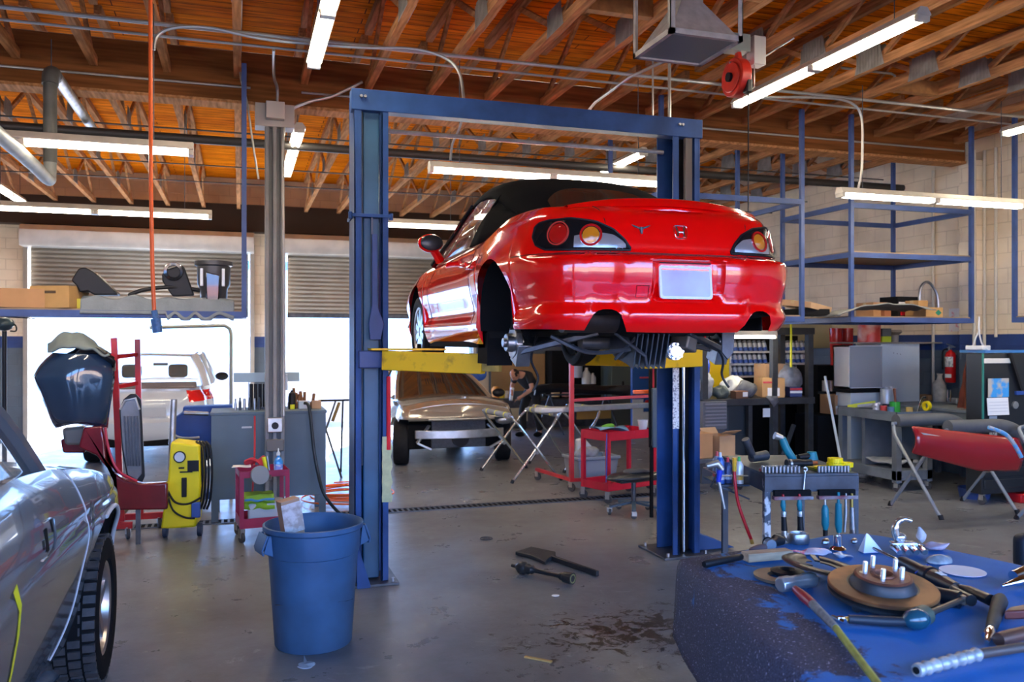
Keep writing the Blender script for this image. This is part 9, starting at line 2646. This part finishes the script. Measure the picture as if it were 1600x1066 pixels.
# wooden block, torch handle
a, b = T(1170, 880), T(1240, 874)
o = tag(MB().box(0, (b - a).length, 0, 0.06, 0, 0.036).build('wood_block', wood_post, None, bevel=0.003, loc=a), 'pale rough wooden block on the left of the blue cover', 'wood block')
o.rotation_euler = (0, 0, math.atan2((b - a).y, (b - a).x))
a, b = T(1100, 882, 0.014), T(1160, 870, 0.014)
o = thing('pry_tool', 'black-handled tool lying left of the wooden block', 'hand tool', a, math.atan2((b - a).y, (b - a).x))
L_ = (b - a).length
MB().tube([(0, 0, 0), (0.01, 0, 0), (L_ * 0.95, 0, 0), (L_, 0, 0)], [0.012, 0.016, 0.014, 0.010], 14).build('handle', black, o)
MB().tube([(L_, 0, 0), (L_ + 0.03, 0, 0)], 0.007, 8).build('shank', MATS['brass'], o)
a = T(1185, 862)
o = thing('leather_pouch', 'small brown worn lump behind the wooden block', 'debris', a)
wobble(MB().ball((0, 0, 0.014), (0.05, 0.02, 0.014), 14), 0.01, 20).build('body', mat('worn_brown', (0.12, 0.07, 0.07), 0.7), o)
# right edge: drive end, wrapped hose, drill, chrome gun
a, b = T(1432, 1048, 0.03), T(1530, 1022, 0.03); c_ = T(1610, 1010, 0.03)
o = thing('wrapped_hose', 'brown hose end bound in silver tape across the lower right corner', 'hose', a)
n2 = []
rr = []
for i in range(21):
 f_ = i / 20; n2.append((b - a) * f_); rr.append(0.017 + 0.0035 * math.sin(i * 2.4))
MB().tube(n2, rr, 18).build('silver_tape', mat('tape_silver', (0.45, 0.47, 0.48), 0.35, 0.3, n=0.5, ns=26), o)
MB().cyl(Vector((0, 0, 0)) - (b - a) * 0.012, (b - a) * 0.02, 0.010, n=12).build('bore', blackmatte, o)
MB().tube([b - a, (b - a).lerp(c_ - a, 0.5), c_ - a], 0.014, 14).build('hose', mat('hose_brown', (0.06, 0.045, 0.04), 0.5), o)
a, b = T(1543, 1000, 0.02), T(1562, 940, 0.03)
o = thing('air_drill', 'dark worn air drill with bright chuck lying at the right edge', 'air tool', a)
d = b - a
MB().tube([d * 0.25, d * 0.4, d * 0.7, d * 1.0, d * 1.1], [0.016, 0.019, 0.022, 0.026, 0.018], 16).build('body', mat('drill_worn', (0.045, 0.04, 0.038), 0.6, n=0.4, ns=14), o)
MB().tube([d * -0.05, d * 0.08, d * 0.12, d * 0.26], [0.006, 0.012, 0.018, 0.014], 14).cyl(d * 0.12 + Vector((-0.02, 0.0, 0)), d * 0.12 + Vector((0.02, 0, 0)), 0.010, n=10).build('chuck', chrome, o)
a, b = T(1560, 1000, 0.025), T(1620, 985, 0.025)
tag(MB().tube([a, a.lerp(b, 0.25), b], [0.020, 0.022, 0.020], 16).build('brown_pipe', mat('pipe_brown', (0.13, 0.06, 0.04), 0.4, 0.4)), 'brown metal pipe stub above the wrapped hose', 'pipe')
a, b = T(1580, 968, 0.02), T(1625, 940, 0.03)
tag(MB().prism([(-0.03, 0), (0.06, -0.02), (0.12, 0.0), (0.12, 0.04), (0.03, 0.03)], 0.03).build('dark_red_tool', mat('tool_dark_red', (0.10, 0.02, 0.015), 0.4), None, bevel=0.006, loc=a), 'dark red tool head cut by the right frame edge', 'tool')
a, b = T(1568, 915, 0.025), T(1625, 900, 0.04)
o = thing('chrome_gun', 'chrome air gun with stubby nozzle at the right edge above the drill', 'air tool', a)
d = b - a
MB().tube([d * -0.05, d * 0.2, d * 0.35, d], [0.005, 0.010, 0.016, 0.020], 14).build('barrel', chrome, o)
MB().tube([d * 0.45 + Vector((0, 0.03, 0.01)), d + Vector((0, 0.04, 0.015))], [0.020, 0.022], 16).build('cylinder', chrome, o)
MB().tube([d * 0.5 + Vector((0, -0.02, -0.012)), d + Vector((0, -0.03, -0.012))], [0.009, 0.009], 10).build('trigger_guard', steel, o)
# black rounded stool back at the right edge
p = onY(1598, 862, 3.6)
o = thing('rolling_seat', 'black rounded seat edge cut by the right frame edge', 'stool', (p.x + 0.10, p.y, 0))
MB().box(-0.14, 0.25, -0.05, 0.05, p.z - 0.10, p.z + 0.10).build('backrest', mat('stool_blue_black', (0.015, 0.02, 0.03), 0.5), o, bevel=0.04, seg=4)
MB().cyl((0.05, 0, 0.03), (0.05, 0, p.z - 0.10), 0.025, n=12).cyl((0.05, 0, 0), (0.05, 0, 0.03), 0.22, n=24).build('pedestal', darksteel, o)
